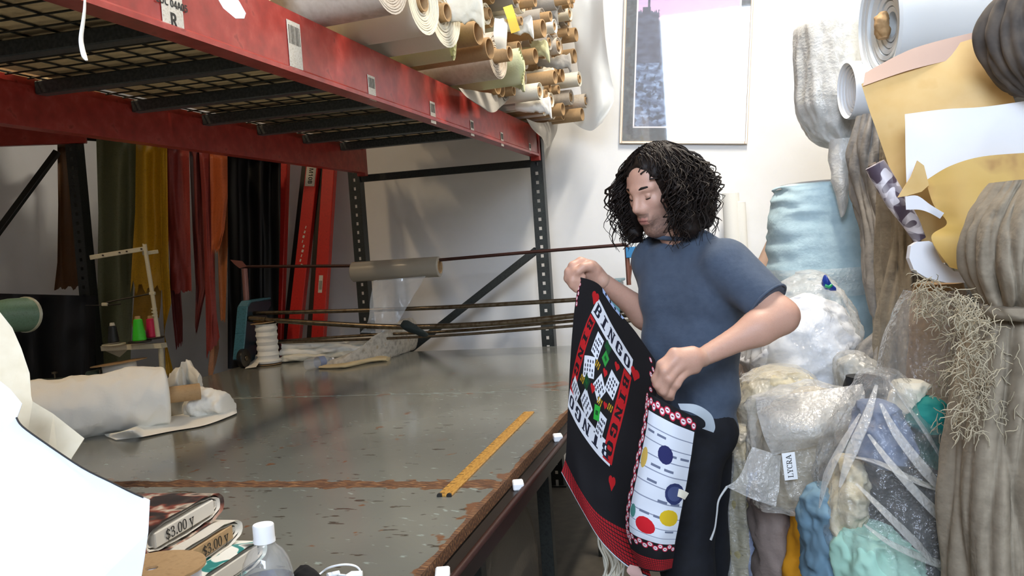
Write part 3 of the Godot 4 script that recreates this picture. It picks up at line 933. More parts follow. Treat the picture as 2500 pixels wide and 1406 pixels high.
# ---------------------------------------------------------------- hides and spare beams behind the table
# a hanging hide: left and right outline in pixels from top to bottom, with vertical folds
func hide_px(l: Array, r: Array, d: float, folds: float, amp: float, sd: float, ragged := 0.0, rod := true) -> Shape:
	d += 0.3
	var rows := []
	for q in (2 if rod else 0):   # over the rod
		var top := PackedVector3Array()
		for j in 29:
			var x: float = lerpf(l[0][0], r[0][0], j / 28.0)
			top.append(at(x, 330.0 + 42.0 * (x - 120.0) / 600.0 - 7.0 + q * 3.0, 5.6 + 0.2 * (x - 120.0) / 600.0 + 0.012 - q * 0.032))
		rows.append(top)
	var n := l.size()
	var cols := 28
	for i in n - 1:
		for q in (8 + (1 if i == n - 2 else 0)):
			var t := q / 8.0
			var a := Vector2(l[i][0], l[i][1]).lerp(Vector2(l[i + 1][0], l[i + 1][1]), t)
			var b := Vector2(r[i][0], r[i][1]).lerp(Vector2(r[i + 1][0], r[i + 1][1]), t)
			var row := PackedVector3Array()
			for j in cols + 1:
				var u := float(j) / cols
				var p := a.lerp(b, u)
				var w := sin(u * folds * TAU + sd + 0.5 * sin((i + t) * 1.3 + sd)) * amp * (0.55 + 0.45 * sin(sd + (i + t)))
				w += nz.get_noise_2d(u * 16.0 + sd * 50, (i + t) * 7.0) * amp * 0.5
				if ragged > 0.0 and i == n - 2: p.y += ragged * t * nz.get_noise_1d(u * 60.0 + sd * 77.0) * 2.0
				row.append(at(p.x, p.y, d + w))
			rows.append(row)
	return sheet(rows, 0.004)

func back_corner() -> void:
	var lb := ntex_normal(0.08, 2.5, 61, 4)
	var leather := func(called: String, col: String) -> Material: return mat(called, col, 0.5, {"bump": lb, "bump_scale": 0.35, "scale": 5.0, "tex": ntex(0.02, [[0, "c8c8c8"], [0.5, "ffffff"], [1, "dcdcdc"]], 62), "spec": 0.45})
	# rod the hides hang from, behind the rear beam
	var s := Shape.new()
	s.tube([at(120, 330, 5.6), at(720, 372, 5.8)], 0.018, 10)
	for q in [[130, 331, 5.603], [705, 371, 5.795]]: s.tube([at(q[0], q[1], q[2]), at(q[0], q[1], q[2]) + Vector3(0, 5.1 - at(q[0], q[1], q[2]).y, 0)], 0.006, 6)
	single("hanging_rod", s, M.dark_steel, "dark steel rod behind the rear beam that carries the hides", "rod")
	var g := "leather hides hanging behind the rack"
	single("olive_hide", hide_px([[235, 345], [240, 520], [238, 700], [230, 900]], [[335, 350], [335, 520], [325, 700], [318, 900]], 5.3, 1.3, 0.035, 0.4), leather.call("olive_leather", "6e7150"), "tall olive green hide hanging beside the yellow hide", "hide", g)
	single("yellow_hide", hide_px([[332, 352], [330, 520], [322, 640], [318, 700]], [[405, 356], [408, 520], [412, 640], [416, 712]], 5.2, 1.6, 0.035, 1.4, 14.0), leather.call("yellow_leather", "d3a11a"), "mustard yellow hide with scalloped lower edge, hanging in front", "hide", g)
	single("yellow_hide", hide_px([[335, 350], [330, 690], [325, 760], [322, 800]], [[398, 354], [395, 690], [392, 750], [388, 790]], 5.27, 1.2, 0.03, 2.4, 20.0), leather.call("ochre_leather", "a87c1c"), "darker ochre hide showing under the mustard yellow hide", "hide", g)
	single("yellow_hide", hide_px([[390, 354], [392, 640], [398, 760], [402, 830], [405, 915]], [[408, 356], [412, 640], [418, 740], [400, 810], [428, 930]], 5.17, 0.8, 0.02, 0.3, 8.0), M.yellow_leather, "narrow mustard yellow strip of hide reaching below the thread stand", "hide", g)
	single("maroon_hide", hide_px([[398, 356], [408, 540], [415, 640], [418, 712]], [[462, 366], [464, 540], [466, 640], [468, 712]], 5.2, 1.1, 0.04, 3.1, 5.0), leather.call("maroon_leather", "8c352e"), "reddish brown hide with a straight lower edge beside the yellow hides", "hide", g)
	single("maroon_hide", hide_px([[412, 357], [415, 690], [422, 780], [430, 850]], [[440, 360], [440, 690], [446, 780], [446, 838]], 5.28, 0.7, 0.02, 0.3, 6.0), leather.call("wine_leather", "6f2a28"), "narrow wine red strip hanging under the reddish brown hide", "hide", g)
	single("maroon_hide", hide_px([[462, 366], [470, 560], [478, 700], [476, 800]], [[498, 372], [500, 560], [505, 700], [480, 815]], 5.26, 1.0, 0.03, 1.9, 8.0), leather.call("dark_maroon_leather", "72302c"), "dark maroon hide folded lengthwise behind the reddish brown hide", "hide", g)
	single("maroon_hide", hide_px([[486, 372], [498, 560], [502, 760], [504, 870]], [[520, 376], [520, 560], [528, 760], [536, 830]], 5.2, 0.9, 0.03, 2.2, 6.0), M.maroon_leather, "long reddish brown hide reaching lowest beside the black hides", "hide", g)
	single("orange_hide", hide_px([[512, 374], [514, 480], [516, 580], [516, 618]], [[555, 380], [556, 480], [548, 560], [535, 608]], 5.16, 0.8, 0.02, 0.9, 7.0), leather.call("orange_leather", "b0572a"), "short orange tan hide hanging over the reddish brown hide", "hide", g)
	single("orange_hide", hide_px([[530, 376], [532, 600], [534, 700], [538, 780]], [[556, 379], [556, 600], [553, 700], [550, 785]], 5.22, 0.6, 0.015, 0.2, 4.0), leather.call("tan_leather", "a5653a"), "narrow tan strip hanging below the orange hide", "hide", g)
	single("tan_hide", hide_px([[505, 374], [505, 700], [512, 860], [508, 900], [510, 935]], [[525, 376], [525, 700], [535, 850], [528, 885], [518, 922]], 5.27, 0.6, 0.01, 0.2, 3.0), leather.call("pale_tan_leather", "b98562"), "pale tan corner of a hide beside the blue spreader frame", "hide", g)
	single("black_hide", hide_px([[555, 380], [556, 560], [556, 740], [556, 900]], [[640, 386], [640, 560], [640, 740], [640, 900]], 5.55, 1.7, 0.03, 0.7), leather.call("black_leather", "0d0e11"), "black hide with a thin pale crease beside the orange hide", "hide", g)
	single("black_hide", hide_px([[622, 384], [622, 560], [620, 740], [618, 900]], [[686, 392], [684, 560], [680, 740], [676, 900]], 5.6, 1.5, 0.03, 1.7), M.black_leather, "black hide hanging next to the leaning red beams", "hide", g)
	single("brown_hide", hide_px([[140, 360], [142, 500], [140, 640], [132, 705]], [[185, 362], [190, 500], [195, 640], [198, 702]], 5.75, 0.9, 0.03, 0.3, 5.0), leather.call("brown_leather", "6b4622"), "dim brown hide hanging in the dark corner", "hide", g)
	single("black_bundle", hide_px([[-60, 715], [-60, 820], [-60, 930], [-60, 1020]], [[235, 722], [232, 820], [230, 930], [228, 1020]], 5.15, 2.3, 0.05, 0.3, 0.0, false), M.black_leather, "black cloth draped in the dark corner behind the sewing stand", "cloth")
	# second rack frame in the corner
	var t := thing("rack_frame", "dark perforated rack frame with diagonal brace in the corner", "rack", "", Vector3(at(205, 600, 5.55).x, 0, at(205, 600, 5.55).z))
	obj("post", holed_post(t.position.x, t.position.z, 3.9), M.post_paint, t)
	var db := Shape.new()
	var a := at(140, 370, 5.75); var b := at(-90, 680, 5.45)
	var dx := look(a, b, Vector3.BACK)
	db.box(Vector3(0.045, a.distance_to(b), 0.03), dx * Transform3D(Basis(), Vector3(0, a.distance_to(b) / 2, 0)), 0.003)
	obj("diagonal_brace", db, M.post_paint, t)
	var rb := Shape.new()
	var a2 := at(-60, 335, 5.35); var b2 := at(213, 362, 5.5)
	b2.y = a2.y
	var rx := look(a2, b2)
	rb.box(Vector3(0.05, a2.distance_to(b2), 0.12), rx * Transform3D(Basis(), Vector3(0, a2.distance_to(b2) / 2, 0)), 0.004)
	obj("red_beam", rb, M.red_paint, t)
	# its deck runs back to the side wall; cartons stand on it
	var dk := Shape.new()
	dk.box(Vector3(1.4, 0.03, 4.6), Transform3D(Basis(), Vector3(-3.98, a2.y + 0.09, -2.6)), 0.003)
	obj("deck_board", dk, M.kraft_pale, t)
	for z in [-4.2, -3.2, -2.2, -1.2]:
		var cb := thing("carton", "large brown carton on the corner rack", "carton", "cartons on the corner rack", Vector3(-4.1, a2.y + 0.106, z))
		var bs := Shape.new()
		bs.box(Vector3(1.0, 1.1, 0.9), Transform3D(Basis(), Vector3(-4.1, a2.y + 0.106 + 0.55, z)), 0.006)
		obj("box", bs, M.kraft, cb)
		var tp := Shape.new()
		tp.box(Vector3(1.004, 1.104, 0.06), Transform3D(Basis(), Vector3(-4.1, a2.y + 0.106 + 0.551, z)), 0.003)
		obj("tape", tp, M.kraft_pale, cb)
	# spare red beams leaning on the wall
	var zz := -5.5
	var beams := [[[690, 395], [675, 850], 34, "plain bright red spare beam half behind the black hides"], [[768, 400], [716, 850], 32, "red spare beam with a white printed tag near its top"], [[806, 408], [777, 845], 30, "red spare beam with a small cream sticker near its foot"]]
	var i := 0
	for q in beams:
		var top := on_z(q[0][0] + 2, q[0][1] - 35, zz - 0.14); var low := on_z(q[1][0], q[1][1], zz + 0.13)
		var dir := (low - top).normalized()
		var foot := top + dir * (top.y / -dir.y)
		var bt := thing("spare_beam", q[3], "beam", "spare beams leaning on the wall", foot)
		var xf := look(foot, top, Vector3.BACK)
		var L := foot.distance_to(top)
		var bs := Shape.new()
		bs.box(Vector3(0.088, L, 0.05), xf * Transform3D(Basis(), Vector3(0, L / 2 + 0.004, 0)), 0.004)
		obj("bar", bs, M.red_bright, bt)
		var sd := Shape.new()
		var fz := 1.0 if xf.basis.z.z > 0 else -1.0
		sd.box(Vector3(0.05, L, 0.008), xf * Transform3D(Basis(), Vector3(-0.07 * signf(xf.basis.x.x), L / 2 + 0.004, -0.018 * fz)), 0.002)
		obj("flange", sd, M.dark_steel, bt)
		if i == 1:
			var tagp := xf * Vector3(0, 0, 0.026 * fz)
			var c := on_z(770, 432, zz - 0.1)
			var h := (c - foot).dot(xf.basis.y)
			var tg := Shape.new()
			tg.box(Vector3(0.07, 0.14, 0.001), xf * Transform3D(Basis(), Vector3(0.0, h, 0.0262 * fz)))
			obj("tag", tg, M.sticker, bt)
			var ax := xf.basis.x * signf(xf.basis.x.x)
			text("M10B", 0.03, Transform3D(Basis(-xf.basis.y, ax, ax.cross(xf.basis.y)), xf * Vector3(0, h, 0.027 * fz)), M.ink, bt, "tag_text")
			for k in 9:   # paint chipped off in a row of small white marks
				var ch := Shape.new()
				ch.box(Vector3(0.006 + 0.004 * (k % 3), 0.018, 0.0008), xf * Transform3D(Basis(Vector3.BACK, 0.2), Vector3(-0.006 + 0.004 * (k % 4), h - 0.35 - k * 0.032, 0.0256 * fz)))
				obj("chip", ch, M.sticker, bt)
		if i == 2:
			var c := on_z(780, 697, zz)
			var h := (c - foot).dot(xf.basis.y)
			var tg := Shape.new()
			tg.box(Vector3(0.028, 0.115, 0.001), xf * Transform3D(Basis(), Vector3(0.0, h, 0.0262 * fz)))
			obj("sticker", tg, M.sticker, bt)
			var ln := Shape.new()
			for k in 3: ln.box(Vector3(0.004, 0.06, 0.001), xf * Transform3D(Basis(), Vector3(-0.008 + k * 0.007, h - 0.008, 0.0268 * fz)))
			obj("print", ln, M.ink_grey, bt)
		i += 1
	sewing_stand()

func cone_thread(p: Vector3, h: float, r0: float, r1: float, col: String, label: String) -> void:
	var t := thing("thread_cone", label, "thread", "thread cones on the stand", p)
	var core := Shape.new()
	core.lathe([Vector2(r0 * 0.9, 0), Vector2(r1 * 0.62, h + 0.012), Vector2(r1 * 0.45, h + 0.014), Vector2(r1 * 0.4, h)], 16, Transform3D(Basis(), p))
	obj("core", core, M.sticker if col == "14181a" else M.kraft, t)
	var s := Shape.new()
	var prof := [Vector2(r0 * 0.92, 0.002)]
	var n := 16
	for i in n + 1:
		var u := float(i) / n
		prof.append(Vector2(lerpf(r0, r1, u) * (1.0 + 0.02 * sin(i * 2.1)), 0.006 + u * (h - 0.012)))
	prof.append(Vector2(r1 * 0.6, h))
	s.lathe(prof, 24, Transform3D(Basis(), p))
	obj("thread", s, mat("thread_" + col, col, 0.45, {"bump": ntex_normal(0.02, 4.0, 71, 2), "bump_scale": 0.4, "scale": Vector3(2, 30, 2)}), t)

func sewing_stand() -> void:
	var iv := mat("ivory_paint", "cfc9b0", 0.5, {"tex": ntex(0.05, [[0, "9a9078"], [0.35, "ffffff"], [1, "e8e4d8"]], 72), "scale": 8.0})
	var D := 4.8
	var base := at(350, 850, D)
	var t := thing("thread_stand", "cream metal thread stand with arms beside the hides", "stand", "", Vector3(base.x, 0, base.z))
	var s := Shape.new()
	# table plate with three round discs and a triangular bracket
	var pl := plate_px([[245, 845], [392, 838], [395, 850], [247, 857]], D, 0, 0, 0.08)
	obj("plate", pl, iv, t)
	obj("bracket", plate_px([[255, 856], [312, 854], [292, 872]], D + 0.01, 0, 0, 0.004), iv, t)
	var post := Shape.new()
	post.tube(px_curve([[392, 850, D + 0.03], [395, 895, D + 0.03], [397, 960, D + 0.03]]), 0.014, 10)
	var foot := at(397, 960, D + 0.03)
	post.tube([foot, Vector3(foot.x, 0.0, foot.z)], 0.014, 10)
	obj("leg", post, iv, t)
	var pole := Shape.new()
	pole.tube(px_curve([[386, 822, D], [376, 745, D], [366, 680, D], [354, 605, D], [353, 598, D]]), spread([0.012, 0.011, 0.011, 0.011, 0.011]), 10)
	for q in [[378, 770], [377, 762], [376, 754]]: pole.tube([at(q[0], q[1] - 2, D), at(q[0], q[1] + 2, D)], 0.015, 10)
	obj("pole", pole, iv, t)
	var arm := Shape.new()
	var a := at(219, 629, D - 0.12); var b := at(354, 607, D)
	var xf := look(a, b)
	arm.box(Vector3(0.014, a.distance_to(b), 0.024), xf * Transform3D(Basis(), Vector3(0, a.distance_to(b) / 2, 0)), 0.002)
	var a2 := at(348, 619, D); var b2 := at(386, 614, D + 0.05)
	arm.box(Vector3(0.012, a2.distance_to(b2), 0.02), look(a2, b2) * Transform3D(Basis(), Vector3(0, a2.distance_to(b2) / 2, 0)), 0.002)
	obj("upper_arm", arm, iv, t)
	for u in [0.25, 0.55, 0.68, 0.95]:
		var k := Shape.new()
		k.tube([a.lerp(b, u) + CB.z * 0.002, a.lerp(b, u) + CB.z * 0.016], 0.004, 8)
		obj("screw", k, M.dark_steel, t)
	var low := Shape.new()
	low.tube(px_curve([[372, 716, D], [320, 726, D - 0.02], [262, 738, D - 0.05], [256, 744, D - 0.05]]), 0.004, 6)
	low.tube(px_curve([[208, 746, D - 0.08], [255, 745, D - 0.05], [295, 742, D - 0.05]]), 0.0035, 6)
	obj("thread_guide", low, M.dark_steel, t)
	var cl := Shape.new()
	for q in [[256, 743, D - 0.05], [372, 716, D]]:
		cl = Shape.new()
		cl.box(Vector3(0.03, 0.018, 0.02), Transform3D(CB, at(q[0], q[1], q[2])), 0.003)
		obj("clamp", cl, iv, t)
	for q in [[278, 840, -0.01], [341, 833, -0.02], [372, 824, 0.05]]:
		var d := Shape.new()
		d.lathe([Vector2(0.0, 0.0), Vector2(0.058, 0.0), Vector2(0.061, 0.004), Vector2(0.06, 0.008), Vector2(0.0, 0.006)], 24, Transform3D(Basis(), at(q[0], q[1], D + q[2]) + Vector3(0, -0.006, 0)))
		obj("disc", d, iv if q[0] < 300 else M.dark_steel, t)
	cone_thread(at(278, 837, D - 0.01), 0.094, 0.029, 0.019, "14181a", "black thread cone on the cream thread stand")
	cone_thread(at(341, 832, D - 0.02), 0.118, 0.036, 0.023, "35c81e", "bright green thread cone on the cream thread stand")
	cone_thread(at(372, 824, D + 0.05), 0.105, 0.031, 0.024, "c8184e", "magenta pink thread cone behind the green one")
	# reel with cardboard flange, sewing machine head below it
	var rp := at(290, 885, 4.75)
	var r := thing("tape_reel", "white tape reel with cardboard flange beside the thread stand", "reel", "", rp)
	var xf2 := Transform3D(Basis(Vector3(0, 0, 1), 0.09), rp)
	var fl := Shape.new()
	fl.lathe([Vector2(0.022, -0.002), Vector2(0.14, -0.002), Vector2(0.14, 0.002), Vector2(0.022, 0.002), Vector2(0.022, -0.002)], 32, xf2)
	obj("flange", fl, M.kraft, r)
	var bd := Shape.new()
	bd.lathe([Vector2(0.03, -0.1), Vector2(0.085, -0.1), Vector2(0.085, -0.003), Vector2(0.03, -0.003)], 28, xf2)
	obj("tape", bd, M.white_cloth, r)
	var mt := thing("sewing_machine", "old green industrial sewing machine half hidden behind the white fabric roll", "sewing machine", "", Vector3(at(130, 930, 4.75).x, 0, at(130, 930, 4.75).z))
	var gm := mat("machine_green", "5c6b5a", 0.4)
	var c := at(130, 928, 4.75)
	var ms := Shape.new()
	ms.box(Vector3(0.34, 0.05, 0.16), Transform3D(Basis(Vector3.UP, 0.2), c + Vector3(0, -0.02, 0)), 0.02)
	ms.box(Vector3(0.06, 0.2, 0.12), Transform3D(Basis(Vector3.UP, 0.2), c + Vector3(-0.14, -0.13, 0)), 0.02)
	obj("arm", ms, gm, mt)
	var kn := Shape.new()
	kn.lathe([Vector2(0.004, 0), Vector2(0.004, 0.03), Vector2(0.014, 0.032), Vector2(0.014, 0.042), Vector2(0, 0.044)], 14, Transform3D(Basis(), c + Vector3(0.03, 0.005, 0.02)))
	obj("knob", kn, M.steel, mt)
	var hd := Shape.new()
	var hc := at(235, 915, 4.8)
	hd.box(Vector3(0.07, 0.11, 0.1), Transform3D(Basis(), hc + Vector3(0, -0.03, 0)), 0.01)
	obj("head", hd, gm, mt)
	var nb := Shape.new()
	nb.tube([hc + Vector3(0.05, -0.08, 0.03), hc + Vector3(0.05, 0.03, 0.03)], 0.006, 8)
	nb.tube([hc + Vector3(0.075, -0.08, 0.04), hc + Vector3(0.075, 0.015, 0.04)], 0.008, 8)
	obj("needle_bar", nb, M.steel, mt)
	var tb := Shape.new()
	tb.box(Vector3(0.62, 0.035, 0.5), Transform3D(Basis(Vector3.UP, 0.2), Vector3(c.x - 0.02, c.y - 0.25, c.z - 0.02)), 0.004)
	for q in [[-0.24, -0.2], [0.24, -0.2], [-0.24, 0.2], [0.24, 0.2]]:
		var f := Vector3(c.x - 0.02 + q[0], 0, c.z - 0.02 + q[1])
		tb.tube([f, f + Vector3(0, c.y - 0.26, 0)], 0.015, 8)
	obj("stand_table", tb, M.dark_steel, mt)
	# round green lamp head at the frame's edge
	var lp := at(0, 770, 3.7)
	var lt := thing("work_lamp", "round pale green work lamp head turned to the corner", "lamp", "", lp)
	var lm := mat("lamp_green", "6f9480", 0.35, {"tex": ntex(0.03, [[0, "b8b8b0"], [0.5, "ffffff"], [1, "d8d8d0"]], 73), "scale": 5.0})
	var tip := at(66, 768, 3.85)
	var lx := look(lp + (lp - tip) * 0.4, tip)
	var ls := Shape.new()
	var dd := lp.distance_to(tip) * 1.4
	ls.lathe([Vector2(0.0, 0.0), Vector2(0.03, 0.002), Vector2(0.038, 0.008), Vector2(0.058, 0.033), Vector2(0.069, dd * 0.5), Vector2(0.073, dd - 0.012)], 28, lx)
	obj("lamp_shade", ls, lm, lt)
	var lr := Shape.new()
	lr.lathe([Vector2(0.073, dd - 0.014), Vector2(0.077, dd - 0.012), Vector2(0.077, dd), Vector2(0.071, dd), Vector2(0.069, dd - 0.01)], 28, lx)
	obj("rim", lr, mat("lamp_rim", "c9cdbb", 0.3, {"metal": 0.4}), lt)
	var sc := Shape.new()
	sc.tube([lx * Vector3(0.035, 0.03, 0), lx * Vector3(0.075, 0.025, 0)], 0.008, 8)
	obj("screw", sc, M.steel, lt)
	var ar := Shape.new()
	ar.tube(curve([lx.origin, lx.origin + Vector3(-0.12, -0.02, 0), Vector3(lx.origin.x - 0.2, 0.9, lx.origin.z), Vector3(lx.origin.x - 0.2, 0.0, lx.origin.z)]), 0.012, 8)
	obj("arm", ar, lm, lt)

# ---------------------------------------------------------------- cloth spreader across the far end of the table
func spreader() -> void:
	var z := -5.0
	var blue := mat("blue_paint", "3f7585", 0.35, {"tex": ntex(0.03, [[0, "a0a8a8"], [0.5, "ffffff"], [1, "d8e0e0"]], 81), "scale": 4.0})
	var blue2 := mat("dark_blue_paint", "1d3540", 0.3)
	var t := thing("cloth_spreader", "blue cloth spreading machine with steel rods across the far end of the table", "machine", "", Vector3(-1.8, TOP, z))
	for q in [[-2.935, 1.0], [-0.675, -1.0]]:
		var x: float = q[0]
		var s := Shape.new()
		var ins: float = 0.05 * q[1]
		# A-shaped side frame (outline in z, y)
		var o := [Vector2(0.20, 0.05), Vector2(0.17, 0.02), Vector2(0.06, 0.02), Vector2(-0.14, 0.30), Vector2(-0.2, 0.34), Vector2(-0.2, 0.37), Vector2(0.06, 0.38), Vector2(0.1, 0.36)]
		var f := PackedVector3Array(); var b := PackedVector3Array(); var fl := PackedVector2Array()
		for p in o:
			fl.append(p); f.append(Vector3(x - 0.02, TOP + p.y, z + p.x)); b.append(Vector3(x + 0.02, TOP + p.y, z + p.x))
		s.plate(f, b, fl)
		obj("side_frame", s, blue2, t)
		var e := Shape.new()
		var edge := [Vector3(x, TOP + 0.05, z + 0.205), Vector3(x, TOP + 0.2, z + 0.155), Vector3(x, TOP + 0.355, z + 0.105), Vector3(x, TOP + 0.385, z + 0.06), Vector3(x, TOP + 0.385, z - 0.18)]
		for i in 4:
			var xf := look(edge[i], edge[i + 1], Vector3.RIGHT)
			e.box(Vector3(0.014, edge[i].distance_to(edge[i + 1]) + 0.004, 0.07), xf * Transform3D(Basis(), Vector3(0, edge[i].distance_to(edge[i + 1]) / 2, 0)), 0.004)
		obj("edge_strip", e, blue, t)
		for zz in [0.21, -0.17]:
			var w := Shape.new()
			var wx := Transform3D(Basis(Vector3.BACK, -PI / 2), Vector3(x + ins * 0.8, TOP + 0.057, z + zz))
			w.lathe([Vector2(0.0, -0.016), Vector2(0.054, -0.016), Vector2(0.057, -0.012), Vector2(0.057, 0.012), Vector2(0.054, 0.016), Vector2(0.0, 0.016)], 28, wx)
			var wh := obj("wheel", w, M.black_plastic, t)
			var h := Shape.new()
			h.lathe([Vector2(0.0, -0.022), Vector2(0.014, -0.022), Vector2(0.016, -0.018), Vector2(0.016, 0.018), Vector2(0.014, 0.022), Vector2(0.0, 0.022)], 16, wx)
			obj("hub", h, M.steel, wh)
	# upright that carries the upper pipe
	var up := Shape.new()
	var a := on_z(603, 752, z - 0.0); var b := on_z(597, 655, z)
	up.tube([a, b], 0.019, 10)
	obj("upright", up, mat("pinkish_tube", "8f6660", 0.3, {"metal": 0.3}), t)
	var wrp := Shape.new()
	wrp.tube([a.lerp(b, 0.02), a.lerp(b, 0.16)], 0.023, 10)
	obj("tape_wrap", wrp, M.sticker, t)
	obj("pointer_plate", plate_px([[562, 634], [590, 637], [602, 650], [585, 655], [572, 645]], 5.2, 0, 0, 0.012), mat("rust_plate", "6b3a30", 0.5), t)
	var p2 := Shape.new()
	p2.tube([on_z(596, 651, z), on_z(860, 649, z), on_z(1080, 634, z), on_z(1300, 615, z), Vector3(-0.6, 1.474, z)], 0.0095, 10)
	obj("upper_pipe", p2, M.rust_steel, t)
	# bracket of the far side that holds the pipe's end
	var br := Shape.new()
	var e0 := Vector3(-0.6, 1.47, z)
	br.tube([Vector3(-0.6, TOP + 0.36, z), Vector3(-0.6, 1.47, z)], 0.013, 8)
	br.tube([Vector3(-0.6, 1.25, z - 0.02), Vector3(-0.57, 1.42, z)], 0.006, 8)
	obj("bracket_rod", br, mat("copper_rust", "8a5a4a", 0.4, {"metal": 0.4}), t)
	var bp := Shape.new()
	bp.box(Vector3(0.1, 0.06, 0.012), Transform3D(Basis(), Vector3(-0.555, 1.43, z + 0.015)), 0.003)
	obj("bracket_plate", bp, mat("bright_blue", "2f7fb4", 0.4), t)
	# long rods; the middle ones bow under their weight
	var rods := [
		[[[648, 764, 0.02], [900, 757, 0.0], [1150, 747, 0.0], [1560, 722, 0.0]], 0.0125, M.steel],
		[[[605, 778, 0.1], [800, 790, 0.1], [1000, 798, 0.1], [1250, 786, 0.1], [1560, 752, 0.1]], 0.016, M.steel],
		[[[690, 832, -0.04], [900, 818, -0.04], [1150, 805, -0.04], [1560, 768, -0.04]], 0.009, M.steel],
		[[[692, 836, 0.03], [900, 828, 0.03], [1150, 815, 0.03], [1560, 782, 0.03]], 0.008, M.steel]]
	for r in rods:
		var pts := []
		for q in r[0]: pts.append(on_z(q[0], q[1], z + q[2]))
		pts.push_front(Vector3(-2.935, pts[0].y, pts[0].z))
		pts.append(Vector3(-0.675, pts[pts.size() - 1].y, pts[pts.size() - 1].z))
		var s := Shape.new()
		s.tube(curve(pts), r[1], 12)
		obj("rod", s, r[2], t)
	var col := Shape.new()
	col.tube([on_z(610, 778, z + 0.1), on_z(650, 781, z + 0.1)], 0.021, 12)
	obj("collar", col, M.steel, t)
	# roll of clear film on the upper pipe, with the loose film hanging down
	var fa := on_z(862, 664, z); var fb := on_z(1074, 651, z)
	var fr := thing("film_roll", "roll of clear plastic film on the spreader's upper pipe", "roll", "", fa.lerp(fb, 0.5))
	var xf := look(fa, fb)
	var L := fa.distance_to(fb)
	var fs := Shape.new()
	fs.lathe([Vector2(0.034, 0.0), Vector2(0.056, 0.0), Vector2(0.06, 0.004), Vector2(0.06, L - 0.004), Vector2(0.056, L), Vector2(0.04, L)], 32, xf)
	obj("film", fs, mat("film_roll_mat", "9c9486", 0.22), fr)
	var fc := Shape.new()
	fc.lathe([Vector2(0.04, L - 0.05), Vector2(0.04, L + 0.002), Vector2(0.034, L + 0.002), Vector2(0.034, L - 0.12)], 20, xf)
	obj("core", fc, M.kraft, fr)
	var c := []
	for r in [[[912, 684], [970, 680], [1040, 674]], [[905, 730], [955, 728], [1010, 722]], [[900, 780], [945, 775], [985, 765]], [[880, 812], [930, 812], [965, 800]]]:
		var line := []
		var k := 0
		for q in r:
			line.append(on_z(q[0], q[1], z + 0.07 - 0.015 * k)); k += 1
		c.append(line)
	obj("loose_film", sheet(patch(c, 8, 0.02, 5.0, 1.0, Vector3(2.5, 0.4, 1)), 0.0006), M.clear_film, fr)

